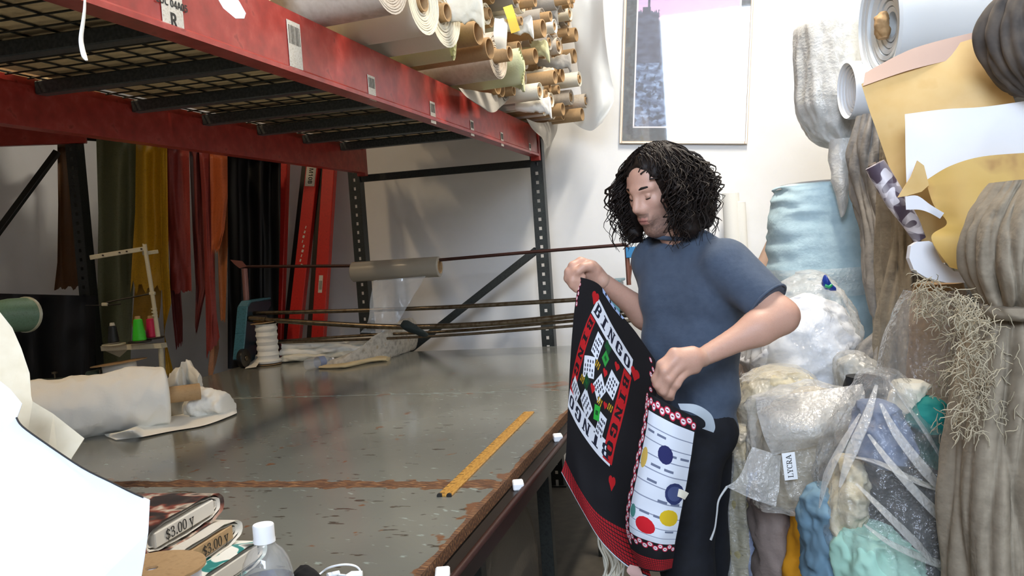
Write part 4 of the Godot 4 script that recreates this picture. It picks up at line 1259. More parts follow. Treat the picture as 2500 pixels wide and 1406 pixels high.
# ---------------------------------------------------------------- things on the table
func table_things() -> void:
	# white ribbon reel
	var p := on_y(657, 890, TOP)
	var t := thing("ribbon_reel", "upright white fabric ribbon reel standing beside the blue spreader", "reel", "", p)
	var xf := Transform3D(Basis(), p + Vector3(0, 0.004, 0))
	var w := Shape.new()
	var prof := []
	for i in 21:
		var u := i / 20.0
		prof.append(Vector2(0.062 + 0.004 * sin(i * 1.9) + 0.006 * absf(u - 0.55) + (0.01 if u < 0.1 else 0.0), 0.01 + u * 0.235))
	w.lathe(prof, 28, xf)
	obj("ribbon", w, M.white_cloth, t)
	for y in [0.0, 0.25]:
		var d := Shape.new()
		d.lathe([Vector2(0.012, y), Vector2(0.075 if y == 0.0 else 0.077, y), Vector2(0.075 if y == 0.0 else 0.077, y + 0.004), Vector2(0.012, y + 0.004), Vector2(0.012, y)], 28, xf * Transform3D(Basis(Vector3(0, 0, 1), 0.06 if y > 0 else 0.0), Vector3.ZERO))
		obj("flange", d, M.kraft, t)
	var tail := sheet(patch([[on_y(598, 900, TOP + 0.002), on_y(625, 896, TOP + 0.012)], [on_y(606, 888, TOP + 0.01), on_y(634, 882, TOP + 0.03)], [on_y(618, 868, TOP + 0.03), on_y(640, 862, TOP + 0.06)]], 5, 0.006, 5), 0.004)
	obj("loose_end", tail, M.white_cloth, t)
	# folded white quilt and grey sleeve bundle
	var q := thing("folded_quilt", "folded white quilted cloth lying under the spreader rods", "cloth", "", on_y(800, 890, TOP))
	var a0 := on_y(690, 885, TOP); var b0 := on_y(945, 868, TOP)
	for k in 3:
		var st := []
		for i in 8:
			var u := i / 7.0
			var cc := a0.lerp(b0, u) + Vector3(0, 0.022 + k * 0.036 + 0.004 * sin(i * 2.0 + k), -0.09 + 0.012 * sin(i * 1.7 + k * 2))
			st.append([cc, 0.024 - 0.004 * k * absf(u - 0.5), 0.11 - 0.012 * k])
		var s := loft(st, Vector3.UP, Vector3.FORWARD, {"wr": 0.006, "wf": 5.0, "sd": k, "sq": 0.75})
		obj("fold", s, M.cream if k == 0 else M.white_cloth, q)
	var b := thing("cloth_bundle", "stained grey rolled cloth bundle lying on the table by the rack post", "cloth", "", on_y(930, 885, TOP))
	var pts := [on_y(790, 897, TOP), on_y(860, 893, TOP), on_y(930, 880, TOP), on_y(985, 862, TOP), on_y(1005, 853, TOP)]
	var rr := [0.03, 0.06, 0.085, 0.092, 0.08]
	var hh := [0.012, 0.036, 0.078, 0.1, 0.098]
	var st := []
	for i in 5: st.append([pts[i] + Vector3(0, hh[i], -0.02), hh[i] * 0.98, rr[i]])
	var bm := mat("stained_cloth", "ffffff", 0.9, {"tex": ntex(0.015, [[0, "8c8478"], [0.4, "b8b0a2"], [0.7, "c8c2b4"], [1, "a48c66"]], 91, 4), "scale": 3.0, "bump": TX.fine, "bump_scale": 0.4})
	obj("roll", loft(st, Vector3.UP, Vector3(0.35, 0, -0.93), {"wr": 0.009, "wf": 4.5, "sd": 4.0, "sides": 48}), bm, b)
	var hem := loft([[pts[0] + Vector3(0, 0.008, 0.03), 0.008, 0.03], [pts[1] + Vector3(0, 0.012, 0.03), 0.012, 0.06], [pts[2] + Vector3(-0.03, 0.014, 0.04), 0.013, 0.06], [pts[2] + Vector3(0.06, 0.012, 0.03), 0.011, 0.03]], Vector3.UP, Vector3.FORWARD, {"wr": 0.006, "wf": 7.0, "sd": 9.0})
	obj("hem", hem, mat("yellowed_cloth", "cdb88e", 0.9, {"bump": TX.fine, "bump_scale": 0.4, "scale": 3.0}), b)
	# dark cap of the sleeve resting on the rods
	var g := thing("dark_glove", "dark green cloth glove draped over the spreader rods", "glove", "", at(1008, 800, 5.05))
	var gl := loft([[at(990, 782, 4.93), 0.012, 0.02], [at(998, 795, 4.9), 0.04, 0.03], [at(1012, 806, 4.9), 0.045, 0.03], [at(1028, 815, 4.92), 0.034, 0.026], [at(1036, 822, 4.93), 0.012, 0.014]], CB.x, CB.z, {"wr": 0.006, "wf": 7.0, "sd": 2.0})
	obj("cloth", gl, mat("dark_green_cloth", "1b2524", 0.9), g)
	bottle_lying()
	white_roll()
	# yardstick
	var ra := on_y(1085, 1213, TOP); var rb := on_y(1292, 1008, TOP)
	var yt := thing("wooden_yardstick", "worn wooden yardstick lying near the table edge", "ruler", "", ra.lerp(rb, 0.5))
	var rx := look(ra, rb)
	var ys := Shape.new()
	var yl := ra.distance_to(rb)
	ys.box(Vector3(0.04, yl, 0.006), rx * Transform3D(Basis(), Vector3(0, yl / 2, -0.003 * signf(rx.basis.z.y) * -1.0)), 0.001)
	obj("stick", ys, mat("yellow_wood", "ffffff", 0.45, {"tex": ntex(0.02, [[0, "6b4a1c"], [0.25, "a87a34"], [0.6, "bd8e42"], [1, "c99d52"]], 92, 5), "scale": Vector3(12, 3, 3)}), yt)
	var tk := Shape.new()
	var up := Vector3(0, 0.0063, 0)
	for i in 36:
		var pp := ra.lerp(rb, (i + 0.5) / 36.0) + up
		tk.box(Vector3(0.008 if i % 3 else 0.016, 0.0015, 0.0006), Transform3D(rx.basis, pp + rx.basis.x * (0.015 if i % 3 else 0.011)))
	obj("graduations", tk, M.ink, yt)
	var ends := Shape.new()
	for x in [-0.013, 0.013]: ends.tube([ra + rx.basis.x * x + Vector3(0, 0.003, 0) - rx.basis.y * 0.002, ra + rx.basis.x * x + Vector3(0, 0.003, 0) + rx.basis.y * 0.004], 0.0075, 8)
	obj("burnt_tip", ends, M.ink, yt)
	# sack and roll stored under the table
	var sk := thing("canvas_roll", "large grey-brown canvas roll stored under the table", "roll", "", Vector3(-1.1, 0, -2.85))
	var cs := loft([[Vector3(-2.2, 0.34, -2.75), 0.30, 0.31], [Vector3(-1.5, 0.34, -2.8), 0.335, 0.34], [Vector3(-0.86, 0.345, -2.85), 0.34, 0.345], [Vector3(-0.78, 0.345, -2.85), 0.3, 0.31], [Vector3(-0.75, 0.345, -2.85), 0.1, 0.11]], Vector3.UP, Vector3.FORWARD, {"wr": 0.008, "wf": 2.0, "sides": 48})
	obj("canvas", cs, mat("canvas", "6b6254", 0.9, {"bump": TX.fine, "bump_scale": 0.5, "scale": 2.0}), sk)
	var fg := thing("fringe_bundle", "white yarn fringe hanging from the table leg under the printed cloth", "yarn", "", at(1485, 1380, 2.95))
	for i in 16:
		var s2 := Shape.new()
		var x := 1462 + (i % 8) * 6.0
		s2.tube(px_curve([[x, 1290 + i, 2.95], [x + 8 * sin(i), 1330, 2.94], [x + 18 + 10 * sin(i * 2.3), 1375, 2.93 + 0.01 * (i % 3)], [x + 8 + 16 * sin(i * 1.7), 1420, 2.94]]), 0.004, 6)
		obj("strand", s2, M.cream, fg)

func bottle_profile(sc: float, ribs: bool) -> Array:
	var pr := [Vector2(0.0, 0.0), Vector2(0.026, 0.0), Vector2(0.031, 0.004)]
	for i in 15:
		var y := 0.012 + i * 0.008
		pr.append(Vector2(0.0325 - (0.0012 if ribs and i % 2 else 0.0), y))
	pr.append_array([Vector2(0.032, 0.135), Vector2(0.028, 0.148), Vector2(0.02, 0.16), Vector2(0.0125, 0.17), Vector2(0.0125, 0.185)])
	for i in pr.size(): pr[i] = pr[i] * sc
	return pr

func bottle_lying() -> void:
	var a := on_y(748, 890, TOP + 0.034); var b := on_y(803, 880, TOP + 0.034)
	var t := thing("plastic_bottle", "small empty clear plastic bottle lying on the table by the quilt", "bottle", "", a.lerp(b, 0.5))
	var xf := look(a, b)
	var s := Shape.new()
	s.lathe(bottle_profile(1.0, true), 24, xf)
	obj("bottle", s, M.clear_film, t)
	var l := Shape.new()
	l.lathe([Vector2(0.0333, 0.075), Vector2(0.0333, 0.118)], 24, xf)
	obj("label", l, mat("blue_grey_label", "7f8aa6", 0.5), t)
	var c := Shape.new()
	c.lathe([Vector2(0.0145, 0.172), Vector2(0.0145, 0.187), Vector2(0.0, 0.188)], 18, xf)
	obj("cap", c, M.white_paper, t)

func white_roll() -> void:
	var y := TOP + 0.118
	var a := on_y(410, 965, y); var b := on_y(60, 1010, y)
	var t := thing("white_fabric_roll", "large white fabric roll lying loosely wound on the table", "roll", "", Vector3(a.x, TOP, a.z))
	var d := (b - a).normalized()
	var side := Vector3.UP.cross(d).normalized()
	var st := []
	var L := a.distance_to(b) + 0.5
	var rads := [0.085, 0.113, 0.114, 0.116, 0.114, 0.118, 0.116, 0.12, 0.118]
	var offs := [0.0, 0.012, 0.06, 0.16, 0.3, 0.45, 0.65, 0.9, L]
	for i in rads.size(): st.append([a + d * offs[i], rads[i], rads[i]])
	var s := loft(st, Vector3.UP, side, {"wr": 0.019, "wf": 2.0, "sd": 3.0, "sides": 110, "sub": 16, "ws": Vector3(1.0, 0.6, 1.0)})
	obj("fabric", s, M.white_cloth, t)
	# a turned edge wound round the roll near its end
	for q in [[0.075, 0.118, 0.0], [0.1, 0.119, 0.5]]:
		var ring := []
		for i in 33:
			var g := TAU * i / 32.0
			ring.append(a + d * (q[0] + 0.03 * sin(g + q[2])) + (Vector3.UP * cos(g) + side * sin(g)) * (q[1] + 0.001))
		var rs := Shape.new()
		rs.tube(ring, 0.004, 6, false)
		obj("wound_edge", rs, M.white_cloth, t)
	var co := Shape.new()
	var e := a - d * 0.125
	co.lathe([Vector2(0.034, 0), Vector2(0.034, 0.3), Vector2(0.03, 0.3), Vector2(0.03, 0.0), Vector2(0.034, 0)], 20, look(e, a))
	obj("core_tube", co, M.kraft, t)
	# loose end of the fabric spread on the table, and bunched up by the core
	var c := []
	for r in [[[255, 1060, 0.0], [300, 1052, 0.03], [345, 1036, 0.02], [400, 1020, 0.01], [470, 1005, 0.006], [540, 985, 0.008], [575, 985, 0.004]],
			[[262, 1066, 0.0], [320, 1050, 0.045], [350, 1046, 0.012], [410, 1036, 0.008], [480, 1028, 0.005], [555, 1003, 0.014], [578, 1000, 0.002]],
			[[285, 1073, 0.0], [335, 1068, 0.004], [365, 1063, 0.003], [420, 1052, 0.002], [500, 1038, 0.002], [570, 1012, 0.003], [579, 1006, 0.001]]]:
		var line := []
		for q in r: line.append(on_y(q[0], q[1], TOP + 0.004 + q[2]))
		c.append(line)
	obj("loose_end", sheet(patch(c, 7, 0.006, 5.0, 2.0), 0.004), M.white_cloth, t)
	var bn := loft([[on_y(455, 1000, TOP + 0.02), 0.018, 0.03], [on_y(480, 985, TOP + 0.055), 0.052, 0.07], [on_y(515, 985, TOP + 0.05), 0.05, 0.07], [on_y(550, 990, TOP + 0.04), 0.036, 0.055], [on_y(572, 996, TOP + 0.012), 0.01, 0.02]], Vector3.UP, CB.z, {"wr": 0.02, "wf": 5.0, "sd": 6.0, "sides": 48, "sub": 8})
	obj("bunched_end", bn, M.white_cloth, t)
	var pk := loft([[on_y(415, 930, TOP + 0.06), 0.03, 0.03], [on_y(440, 925, TOP + 0.085), 0.05, 0.04], [on_y(462, 915, TOP + 0.085), 0.055, 0.04], [on_y(490, 935, TOP + 0.06), 0.03, 0.03]], Vector3.UP, CB.z, {"wr": 0.018, "wf": 6.0, "sd": 8.0})
	obj("bunched_end", pk, M.white_cloth, t)

# ---------------------------------------------------------------- things at the near end of the table
func near_things() -> void:
	# fabric bolts: board in the middle, cloth folded round; ends face the aisle
	var teal := mat("teal_print", "ffffff", 0.85, {"tex": ntex(0.006, [[0, "f0eee4"], [0.46, "f0eee4"], [0.5, "12807c"], [0.62, "12807c"], [0.66, "f0eee4"], [0.85, "1d1d1d"], [1, "e8a21c"]], 94, 2), "scale": 2.5})
	var dark := mat("dark_print", "ffffff", 0.85, {"tex": ntex(0.01, [[0, "1d1512"], [0.4, "2c1f1a"], [0.55, "7a3524"], [0.7, "c8bda8"], [1, "3a2a22"]], 95, 3), "scale": 2.5})
	var bolt_c := mat("bolt_cream", "d9d2c4", 0.85, {"bump": TX.fine, "bump_scale": 0.4, "scale": 4.0})
	var bolt_board := mat("bolt_board", "d3ccbf", 0.8)
	var X := -1.1
	var data := [
		[1.026, -1.56, 0.27, 0.052, dark, "$3.00 y", bolt_board, "dark printed fabric bolt priced $3.00 on top of the stack", 0.0, 0.03],
		[0.968, -1.575, 0.27, 0.044, bolt_c, "$3.00 y", M.kraft, "cream fabric bolt with brown board priced $3.00 under the dark bolt", 0.03, 0.02],
		[0.917, -1.585, 0.30, 0.044, teal, "", bolt_board, "white and teal printed fabric bolt at the bottom of the stack", 0.07, 0.0]]
	for b in data:
		var y: float = b[0]; var zc: float = b[1]; var w: float = b[2]; var h: float = b[3]
		var x: float = X + b[8]
		var t := thing("fabric_bolt", b[7], "fabric bolt", "fabric bolts stacked on the table", Vector3(x, y - h * 0.6, zc))
		var tilt := Basis(Vector3.RIGHT, b[9])
		for k in 3:   # folded layers as nested oval shells, the outer one longest
			var s := Shape.new()
			var hw: float = w / 2 - k * 0.008; var hh: float = h * 0.6 - k * 0.0075
			var rows := []
			for e in [-0.75, 0.0 - k * 0.004]:
				var row := PackedVector3Array()
				for j in 41:
					var a := TAU * (j % 40) / 40
					var cs := cos(a); var sn := sin(a)
					var q := Vector3(e, signf(sn) * pow(absf(sn), 0.75) * hh * (1.0 + 0.05 * sin(j * 1.7 + k)), signf(cs) * pow(absf(cs), 0.6) * hw)
					row.append(Vector3(x, y, zc) + tilt * q)
				rows.append(row)
			s.grid(rows, true)
			# end of the layer: a band towards the next shell
			var inner := PackedVector3Array()
			for j in 41:
				inner.append(Vector3(x - 0.004, y, zc) + (rows[1][j] - Vector3(x, y, zc)) * 0.93)
			s.grid([rows[1], inner], true)
			obj("cloth_layer", s, b[4] if k == 0 else bolt_c, t)
		var core := Shape.new()
		core.box(Vector3(0.7, 0.03, w - 0.07), Transform3D(tilt, Vector3(x - 0.352, y, zc)), 0.002)
		obj("board", core, b[6], t)
		if b[5] != "":
			text(b[5], 0.02, Transform3D(Basis(tilt * Vector3(0, 0, -1), tilt * Vector3.UP, Vector3.RIGHT), Vector3(x + 0.0006, y - 0.001, zc + (0.025 if y > 1.0 else -0.03))), M.ink, t, "price_lettering", "Droid Serif", false)
		var fill := Shape.new()
		fill.box(Vector3(0.7, h * 0.8, w - 0.04), Transform3D(tilt, Vector3(x - 0.372, y, zc)), 0.01)
		obj("inner_cloth", fill, bolt_c, t)
	# reel with a cardboard flange in front of the bolts
	var rp := Vector3(-0.925, TOP, -1.07)
	var rt := thing("elastic_reel", "white elastic reel with a brown cardboard top beside the white pattern sheets", "reel", "", rp)
	var fl := Shape.new()
	var hgt := on_x(395, 1378, -0.925).y - TOP
	fl.lathe([Vector2(0.01, 0.0), Vector2(0.082, 0.0), Vector2(0.082, 0.004), Vector2(0.01, 0.004), Vector2(0.01, 0.0)], 36, Transform3D(Basis(), Vector3(on_x(370, 1385, -0.925).x, 0, on_x(370, 1385, -0.925).z) + Vector3(0, TOP + hgt, 0)))
	obj("flange", fl, M.kraft, rt)
	var rc := on_x(370, 1385, -0.925)
	rt.position = Vector3(rc.x, TOP, rc.z)
	for o in rt.get_children(): o.position = -rt.position
	var bd := Shape.new()
	bd.lathe([Vector2(0.0, TOP), Vector2(0.074, TOP), Vector2(0.074, TOP + hgt - 0.001), Vector2(0.0, TOP + hgt - 0.001)], 36, Transform3D(Basis(), Vector3(rc.x, 0, rc.z)))
	obj("elastic", bd, mat("elastic_white", "e9e7ea", 0.8), rt)
	# water bottle with a blue label
	var D := 1.6
	var capc := at(643, 1290, D)
	var base := Vector3(capc.x, TOP, capc.z)
	var bt := thing("water_bottle", "clear water bottle with white cap and blue label standing on the table", "bottle", "", base)
	var H := capc.y + 0.008 - TOP
	var R := 0.047
	var xf := Transform3D(Basis(), base)
	var body := Shape.new()
	body.lathe([Vector2(0.0, 0.001), Vector2(R * 0.85, 0.001), Vector2(R * 0.98, 0.008), Vector2(R, 0.02), Vector2(R, H - 0.12), Vector2(R * 0.99, H - 0.105), Vector2(R * 0.95, H - 0.085), Vector2(R * 0.84, H - 0.065), Vector2(R * 0.64, H - 0.048), Vector2(R * 0.42, H - 0.038), Vector2(R * 0.36, H - 0.032), Vector2(R * 0.36, H - 0.02)], 40, xf)
	obj("bottle", body, mat("bottle_plastic", "f2f6f8", 0.05, {"alpha": 0.12}), bt)
	var water := Shape.new()
	water.lathe([Vector2(0.0, 0.004), Vector2(R * 0.9, 0.006), Vector2(R * 0.965, 0.02), Vector2(R * 0.965, H - 0.12), Vector2(R * 0.95, H - 0.098), Vector2(0.0, H - 0.098)], 40, xf)
	var wm := mat("water", "dfeaf2", 0.02, {"alpha": 0.05})
	wm.refraction_enabled = true; wm.refraction_scale = 0.033
	obj("water", water, wm, bt)
	var lab := Shape.new()
	lab.lathe([Vector2(R + 0.0006, H - 0.19), Vector2(R + 0.0006, H - 0.112)], 40, xf)
	obj("label", lab, mat("blue_label", "2b62b8", 0.35), bt)
	var pl := Shape.new()   # pale half-round field with bar code on the label
	var f0 := (EYE - base); f0.y = 0; var ang0 := atan2(-f0.z, f0.x)
	var rows := []
	for i in 9:
		var row := PackedVector3Array()
		for j in 9:
			var a := ang0 + 0.10 + 0.75 * j / 8.0
			var hh2 := 0.06 + 0.018 * sin(PI * j / 8.0)
			row.append(base + Vector3(cos(a) * (R + 0.0012), H - 0.188 + hh2 * i / 8.0, -sin(a) * (R + 0.0012)))
		rows.append(row)
	pl.grid(rows)
	obj("label_field", pl, mat("pale_blue_label", "a9bfe0", 0.4), bt)
	var bc := Shape.new()
	for k in 9:
		var a := ang0 + 0.25 + 0.05 * k
		bc.box(Vector3(0.0006, 0.04, 0.0012 + 0.0006 * (k % 3)), Transform3D(Basis(Vector3.UP, a), base + Vector3(cos(a) * (R + 0.0016), H - 0.165, -sin(a) * (R + 0.0016))))
	obj("barcode", bc, M.ink, bt)
	var cap := Shape.new()
	cap.lathe([Vector2(0.0, H - 0.032), Vector2(0.0195, H - 0.032), Vector2(0.0195, H - 0.026), Vector2(0.0188, H - 0.025), Vector2(0.0188, H - 0.002), Vector2(0.0175, H), Vector2(0.0, H)], 36, xf)
	obj("cap", cap, M.white_paper, bt)
	# white earphone cord and plug, black fuzzy scrap
	var et := thing("earphones", "white earphones with coiled cord at the near table edge", "earphones", "", on_y(840, 1392, TOP))
	var cs := Shape.new()
	var pts := []
	for q in [[760, 1420, 0.004], [785, 1398, 0.006], [805, 1385, 0.02], [840, 1378, 0.028], [868, 1382, 0.02], [880, 1396, 0.006], [870, 1410, 0.004], [840, 1404, 0.004], [800, 1402, 0.004]]: pts.append(on_y(q[0], q[1], TOP + q[2]))
	cs.tube(curve(pts), 0.0022, 8)
	obj("cord", cs, M.white_paper, et)
	var eb := Shape.new()
	eb.tube([on_y(800, 1406, TOP + 0.007), on_y(828, 1398, TOP + 0.007)], [0.0065, 0.005], 10)
	eb.tube([on_y(845, 1412, TOP + 0.008), on_y(860, 1404, TOP + 0.008), on_y(885, 1402, TOP + 0.008)], [0.007, 0.0085, 0.0075], 10)
	obj("earbud", eb, M.white_paper, et)
	var fz := loft([[on_y(715, 1415, TOP + 0.012), 0.01, 0.012], [on_y(735, 1408, TOP + 0.018), 0.018, 0.025], [on_y(760, 1410, TOP + 0.016), 0.015, 0.022], [on_y(785, 1416, TOP + 0.008), 0.006, 0.01]], Vector3.UP, CB.z, {"wr": 0.006, "wf": 14.0})
	single("black_scrap", fz, mat("black_fuzz", "161414", 1.0), "fuzzy black scrap beside the water bottle", "scrap")
	# pattern papers standing in front, close to the camera
	var tan := mat("tan_board", "ffffff", 0.8, {"tex": ntex(0.02, [[0, "cdc0a4"], [0.5, "d8ccb2"], [1, "e0d6c0"]], 96), "scale": 3.0})
	var wp := mat("pattern_white", "ffffff", 0.6, {"tex": ntex(0.01, [[0, "cfd4de"], [0.5, "d9dee7"], [1, "e2e6ee"]], 97, 3), "scale": 2.0, "bump": ntex_normal(0.006, 4.0, 98, 3), "bump_scale": 0.25})
	var g := "pattern boards standing at the near end of the table"
	single("pattern_board", plate_px([[-120, 720], [0, 762], [30, 800], [52, 850], [72, 910], [76, 965], [85, 1010], [98, 1072], [60, 1200], [40, 1700], [-140, 1700]], 1.32, 0.02, -0.02, 0.004), tan, "tall tan curved pattern board in front of the white fabric roll", "pattern board", g)
	single("pattern_board", plate_px([[80, 980], [130, 1010], [206, 1070], [175, 1118], [150, 1200], [140, 1700], [30, 1700], [60, 1100]], 1.28, 0.02, -0.02, 0.004), tan, "small tan pattern board with a corner pointing at the table", "pattern board", g)
	single("pattern_board", plate_px([[-120, 870], [0, 930], [25, 950], [54, 985], [38, 1030], [10, 1070], [0, 1080], [-30, 1700], [-140, 1700]], 1.15, 0.02, -0.02, 0.003), wp, "small bright white pattern sheet tucked behind the largest sheet", "pattern sheet", g)
	var big := plate_px([[40, 1018], [55, 1040], [110, 1080], [200, 1140], [270, 1175], [320, 1200], [352, 1214], [366, 1220], [362, 1300], [352, 1370], [330, 1500], [320, 1800], [-140, 1800], [-140, 1180], [-20, 1080]], 1.05, 0.02, -0.02, 0.003)
	var bo := thing("pattern_sheet", "largest white pattern sheet with a dark drawn edge", "pattern sheet", g, at(150, 1800, 1.05))
	obj("paper", big, wp, bo)
	var ln := Shape.new()
	var lp := []
	for q in [[40, 1018], [55, 1040], [110, 1080], [200, 1140], [270, 1175], [320, 1200], [350, 1213]]:
		lp.append(at(q[0], q[1] + 1, 1.05 + (q[0] - 40) * 0.0002 + (q[1] - 1018) * -0.0002 - 0.001))
	ln.tube(curve(lp, 4), 0.0011, 6)
	obj("drawn_edge", ln, M.ink, bo)

# ---------------------------------------------------------------- smooth solids for the figure (surface nets)
class Field:
	var o: Vector3
	var h: float
	var nx: int
	var ny: int
	var nz: int
	var k: float
	var acc := PackedFloat32Array()
	func _init(lo: Vector3, hi: Vector3, cell: float, sharp: float) -> void:
		o = lo; h = cell; k = sharp
		nx = int(ceil((hi.x - lo.x) / cell)) + 1; ny = int(ceil((hi.y - lo.y) / cell)) + 1; nz = int(ceil((hi.z - lo.z) / cell)) + 1
		acc.resize(nx * ny * nz)
	func bounds(lo: Vector3, hi: Vector3) -> Array:
		var a := (lo - o) / h; var b := (hi - o) / h
		return [maxi(0, int(a.x)), maxi(0, int(a.y)), maxi(0, int(a.z)), mini(nx - 1, int(b.x) + 1), mini(ny - 1, int(b.y) + 1), mini(nz - 1, int(b.z) + 1)]
	func capsule(a: Vector3, b: Vector3, ra: float, rb: float) -> void:
		var m := maxf(ra, rb) + 4.5 / k
		var q := bounds(Vector3(minf(a.x, b.x), minf(a.y, b.y), minf(a.z, b.z)) - Vector3.ONE * m, Vector3(maxf(a.x, b.x), maxf(a.y, b.y), maxf(a.z, b.z)) + Vector3.ONE * m)
		var ab := b - a
		var l2 := maxf(ab.length_squared(), 1e-9)
		var dr := rb - ra
		for z in range(q[2], q[5] + 1):
			for y in range(q[1], q[4] + 1):
				var base := (z * ny + y) * nx
				for x in range(q[0], q[3] + 1):
					var p := o + Vector3(x, y, z) * h
					var t := clampf((p - a).dot(ab) / l2, 0.0, 1.0)
					var d := p.distance_to(a + ab * t) - ra - dr * t
					if d * k < 5.0: acc[base + x] += exp(minf(-k * d, 40.0))
	func ball(c: Vector3, r: float) -> void:
		capsule(c, c + Vector3(0, 0.0001, 0), r, r)
	func egg(xf: Transform3D, r: Vector3) -> void:   # ellipsoid
		var mr := maxf(r.x, maxf(r.y, r.z)) + 4.5 / k
		var q := bounds(xf.origin - Vector3.ONE * mr, xf.origin + Vector3.ONE * mr)
		var inv := xf.affine_inverse()
		for z in range(q[2], q[5] + 1):
			for y in range(q[1], q[4] + 1):
				var base := (z * ny + y) * nx
				for x in range(q[0], q[3] + 1):
					var p := inv * (o + Vector3(x, y, z) * h)
					var s := p / r
					var l := s.length()
					var d := l * (l - 1.0) / maxf((s / r).length(), 1e-6)
					if d * k < 5.0: acc[base + x] += exp(minf(-k * d, 40.0))
	func settle() -> void:   # to distances
		for i in acc.size():
			acc[i] = -log(acc[i]) / k if acc[i] > 1e-6 else 1.0
	func carve(c: Vector3, r: float, soft := 0.004) -> void:
		var q := bounds(c - Vector3.ONE * (r + 0.03), c + Vector3.ONE * (r + 0.03))
		for z in range(q[2], q[5] + 1):
			for y in range(q[1], q[4] + 1):
				for x in range(q[0], q[3] + 1):
					var i := (z * ny + y) * nx + x
					var d := r - (o + Vector3(x, y, z) * h).distance_to(c)
					var t := clampf(0.5 + 0.5 * (d - acc[i]) / soft, 0.0, 1.0)
					acc[i] = lerpf(acc[i], d, t) + soft * t * (1.0 - t)
	func cut(p: Vector3, n: Vector3, near := 99.0) -> void:   # keep the side n points away from
		for z in nz:
			for y in ny:
				for x in nx:
					var i := (z * ny + y) * nx + x
					if acc[i] < 0.05:
						var w := o + Vector3(x, y, z) * h - p
						if w.length() < near: acc[i] = maxf(acc[i], w.dot(n))
	func mesh_into(s: Shape, tint: Variant = null) -> void:
		var start := s.v.size()
		var id := PackedInt32Array(); id.resize(nx * ny * nz); id.fill(-1)
		var sx := 1; var sy := nx; var sz := nx * ny
		var off := [0, sx, sy, sx + sy, sz, sx + sz, sy + sz, sx + sy + sz]
		var edges := [[0, 1], [2, 3], [4, 5], [6, 7], [0, 2], [1, 3], [4, 6], [5, 7], [0, 4], [1, 5], [2, 6], [3, 7]]
		for z in nz - 1:
			for y in ny - 1:
				for x in nx - 1:
					var i := (z * ny + y) * nx + x
					var a0 := acc[i]
					if absf(a0) > h * 3.0: continue
					var neg := 0
					for q in 8:
						if acc[i + off[q]] < 0.0: neg += 1
					if neg == 0 or neg == 8: continue
					var p := Vector3.ZERO
					var cnt := 0
					for e in edges:
						var va := acc[i + off[e[0]]]; var vb := acc[i + off[e[1]]]
						if (va < 0.0) != (vb < 0.0):
							var t := va / (va - vb)
							var ca := Vector3(e[0] & 1, (e[0] >> 1) & 1, e[0] >> 2); var cb := Vector3(e[1] & 1, (e[1] >> 1) & 1, e[1] >> 2)
							p += ca.lerp(cb, t); cnt += 1
					p = o + (Vector3(x, y, z) + p / cnt) * h
					id[i] = s.v.size()
					s.v.append(p)
					var g := Vector3(acc[i + 1] - acc[i] + acc[i + off[7]] - acc[i + off[6]], acc[i + sy] - acc[i] + acc[i + off[7]] - acc[i + off[5]], acc[i + sz] - acc[i] + acc[i + off[7]] - acc[i + off[3]])
					s.n.append(g.normalized())
					s.uv.append(Vector2(p.x, p.y)); s.c.append(tint.call(p) if tint != null else Color.WHITE)
		for z in range(1, nz - 1):
			for y in range(1, ny - 1):
				for x in range(1, nx - 1):
					var i := (z * ny + y) * nx + x
					var v0 := acc[i]
					if absf(v0) > h * 3.0: continue
					var ins := v0 < 0.0
					for ax in 3:
						var st: int = [sx, sy, sz][ax]
						if (acc[i + st] < 0.0) == ins: continue
						var u: int = [sy, sz, sx][ax]; var w: int = [sz, sx, sy][ax]
						var q := [id[i], id[i - u], id[i - u - w], id[i - w]]
						if q[0] < 0 or q[1] < 0 or q[2] < 0 or q[3] < 0: continue
						if ins: s.ix.append_array(PackedInt32Array([q[0], q[2], q[1], q[0], q[3], q[2]]))
						else: s.ix.append_array(PackedInt32Array([q[0], q[1], q[2], q[0], q[2], q[3]]))
		# smooth normals from the faces
		var acc_n := PackedVector3Array(); acc_n.resize(s.v.size() - start)
		for t in range(0, s.ix.size(), 3):
			if s.ix[t] < start: continue
			var a := s.v[s.ix[t]]; var b := s.v[s.ix[t + 1]]; var d := s.v[s.ix[t + 2]]
			var f := (d - a).cross(b - a)
			for q in 3: acc_n[s.ix[t + q] - start] += f
		for j in acc_n.size():
			if acc_n[j].length_squared() > 0.0: s.n[start + j] = acc_n[j].normalized()

func fingers(f: Field, chains: Array) -> void:   # chains of [x, y, depth] with radii
	for c in chains:
		for i in c.size() - 1:
			f.capsule(at(c[i][0], c[i][1], c[i][2]), at(c[i + 1][0], c[i + 1][1], c[i + 1][2]), c[i][3], c[i + 1][3])

func px_field(x0: float, y0: float, x1: float, y1: float, d0: float, d1: float, cell: float, sharp: float) -> Field:
	var lo := Vector3.ONE * 99.0; var hi := Vector3.ONE * -99.0
	for x in [x0, x1]:
		for y in [y0, y1]:
			for d in [d0, d1]:
				var p := at(x, y, d)
				lo = lo.min(p); hi = hi.max(p)
	return Field.new(lo, hi, cell, sharp)

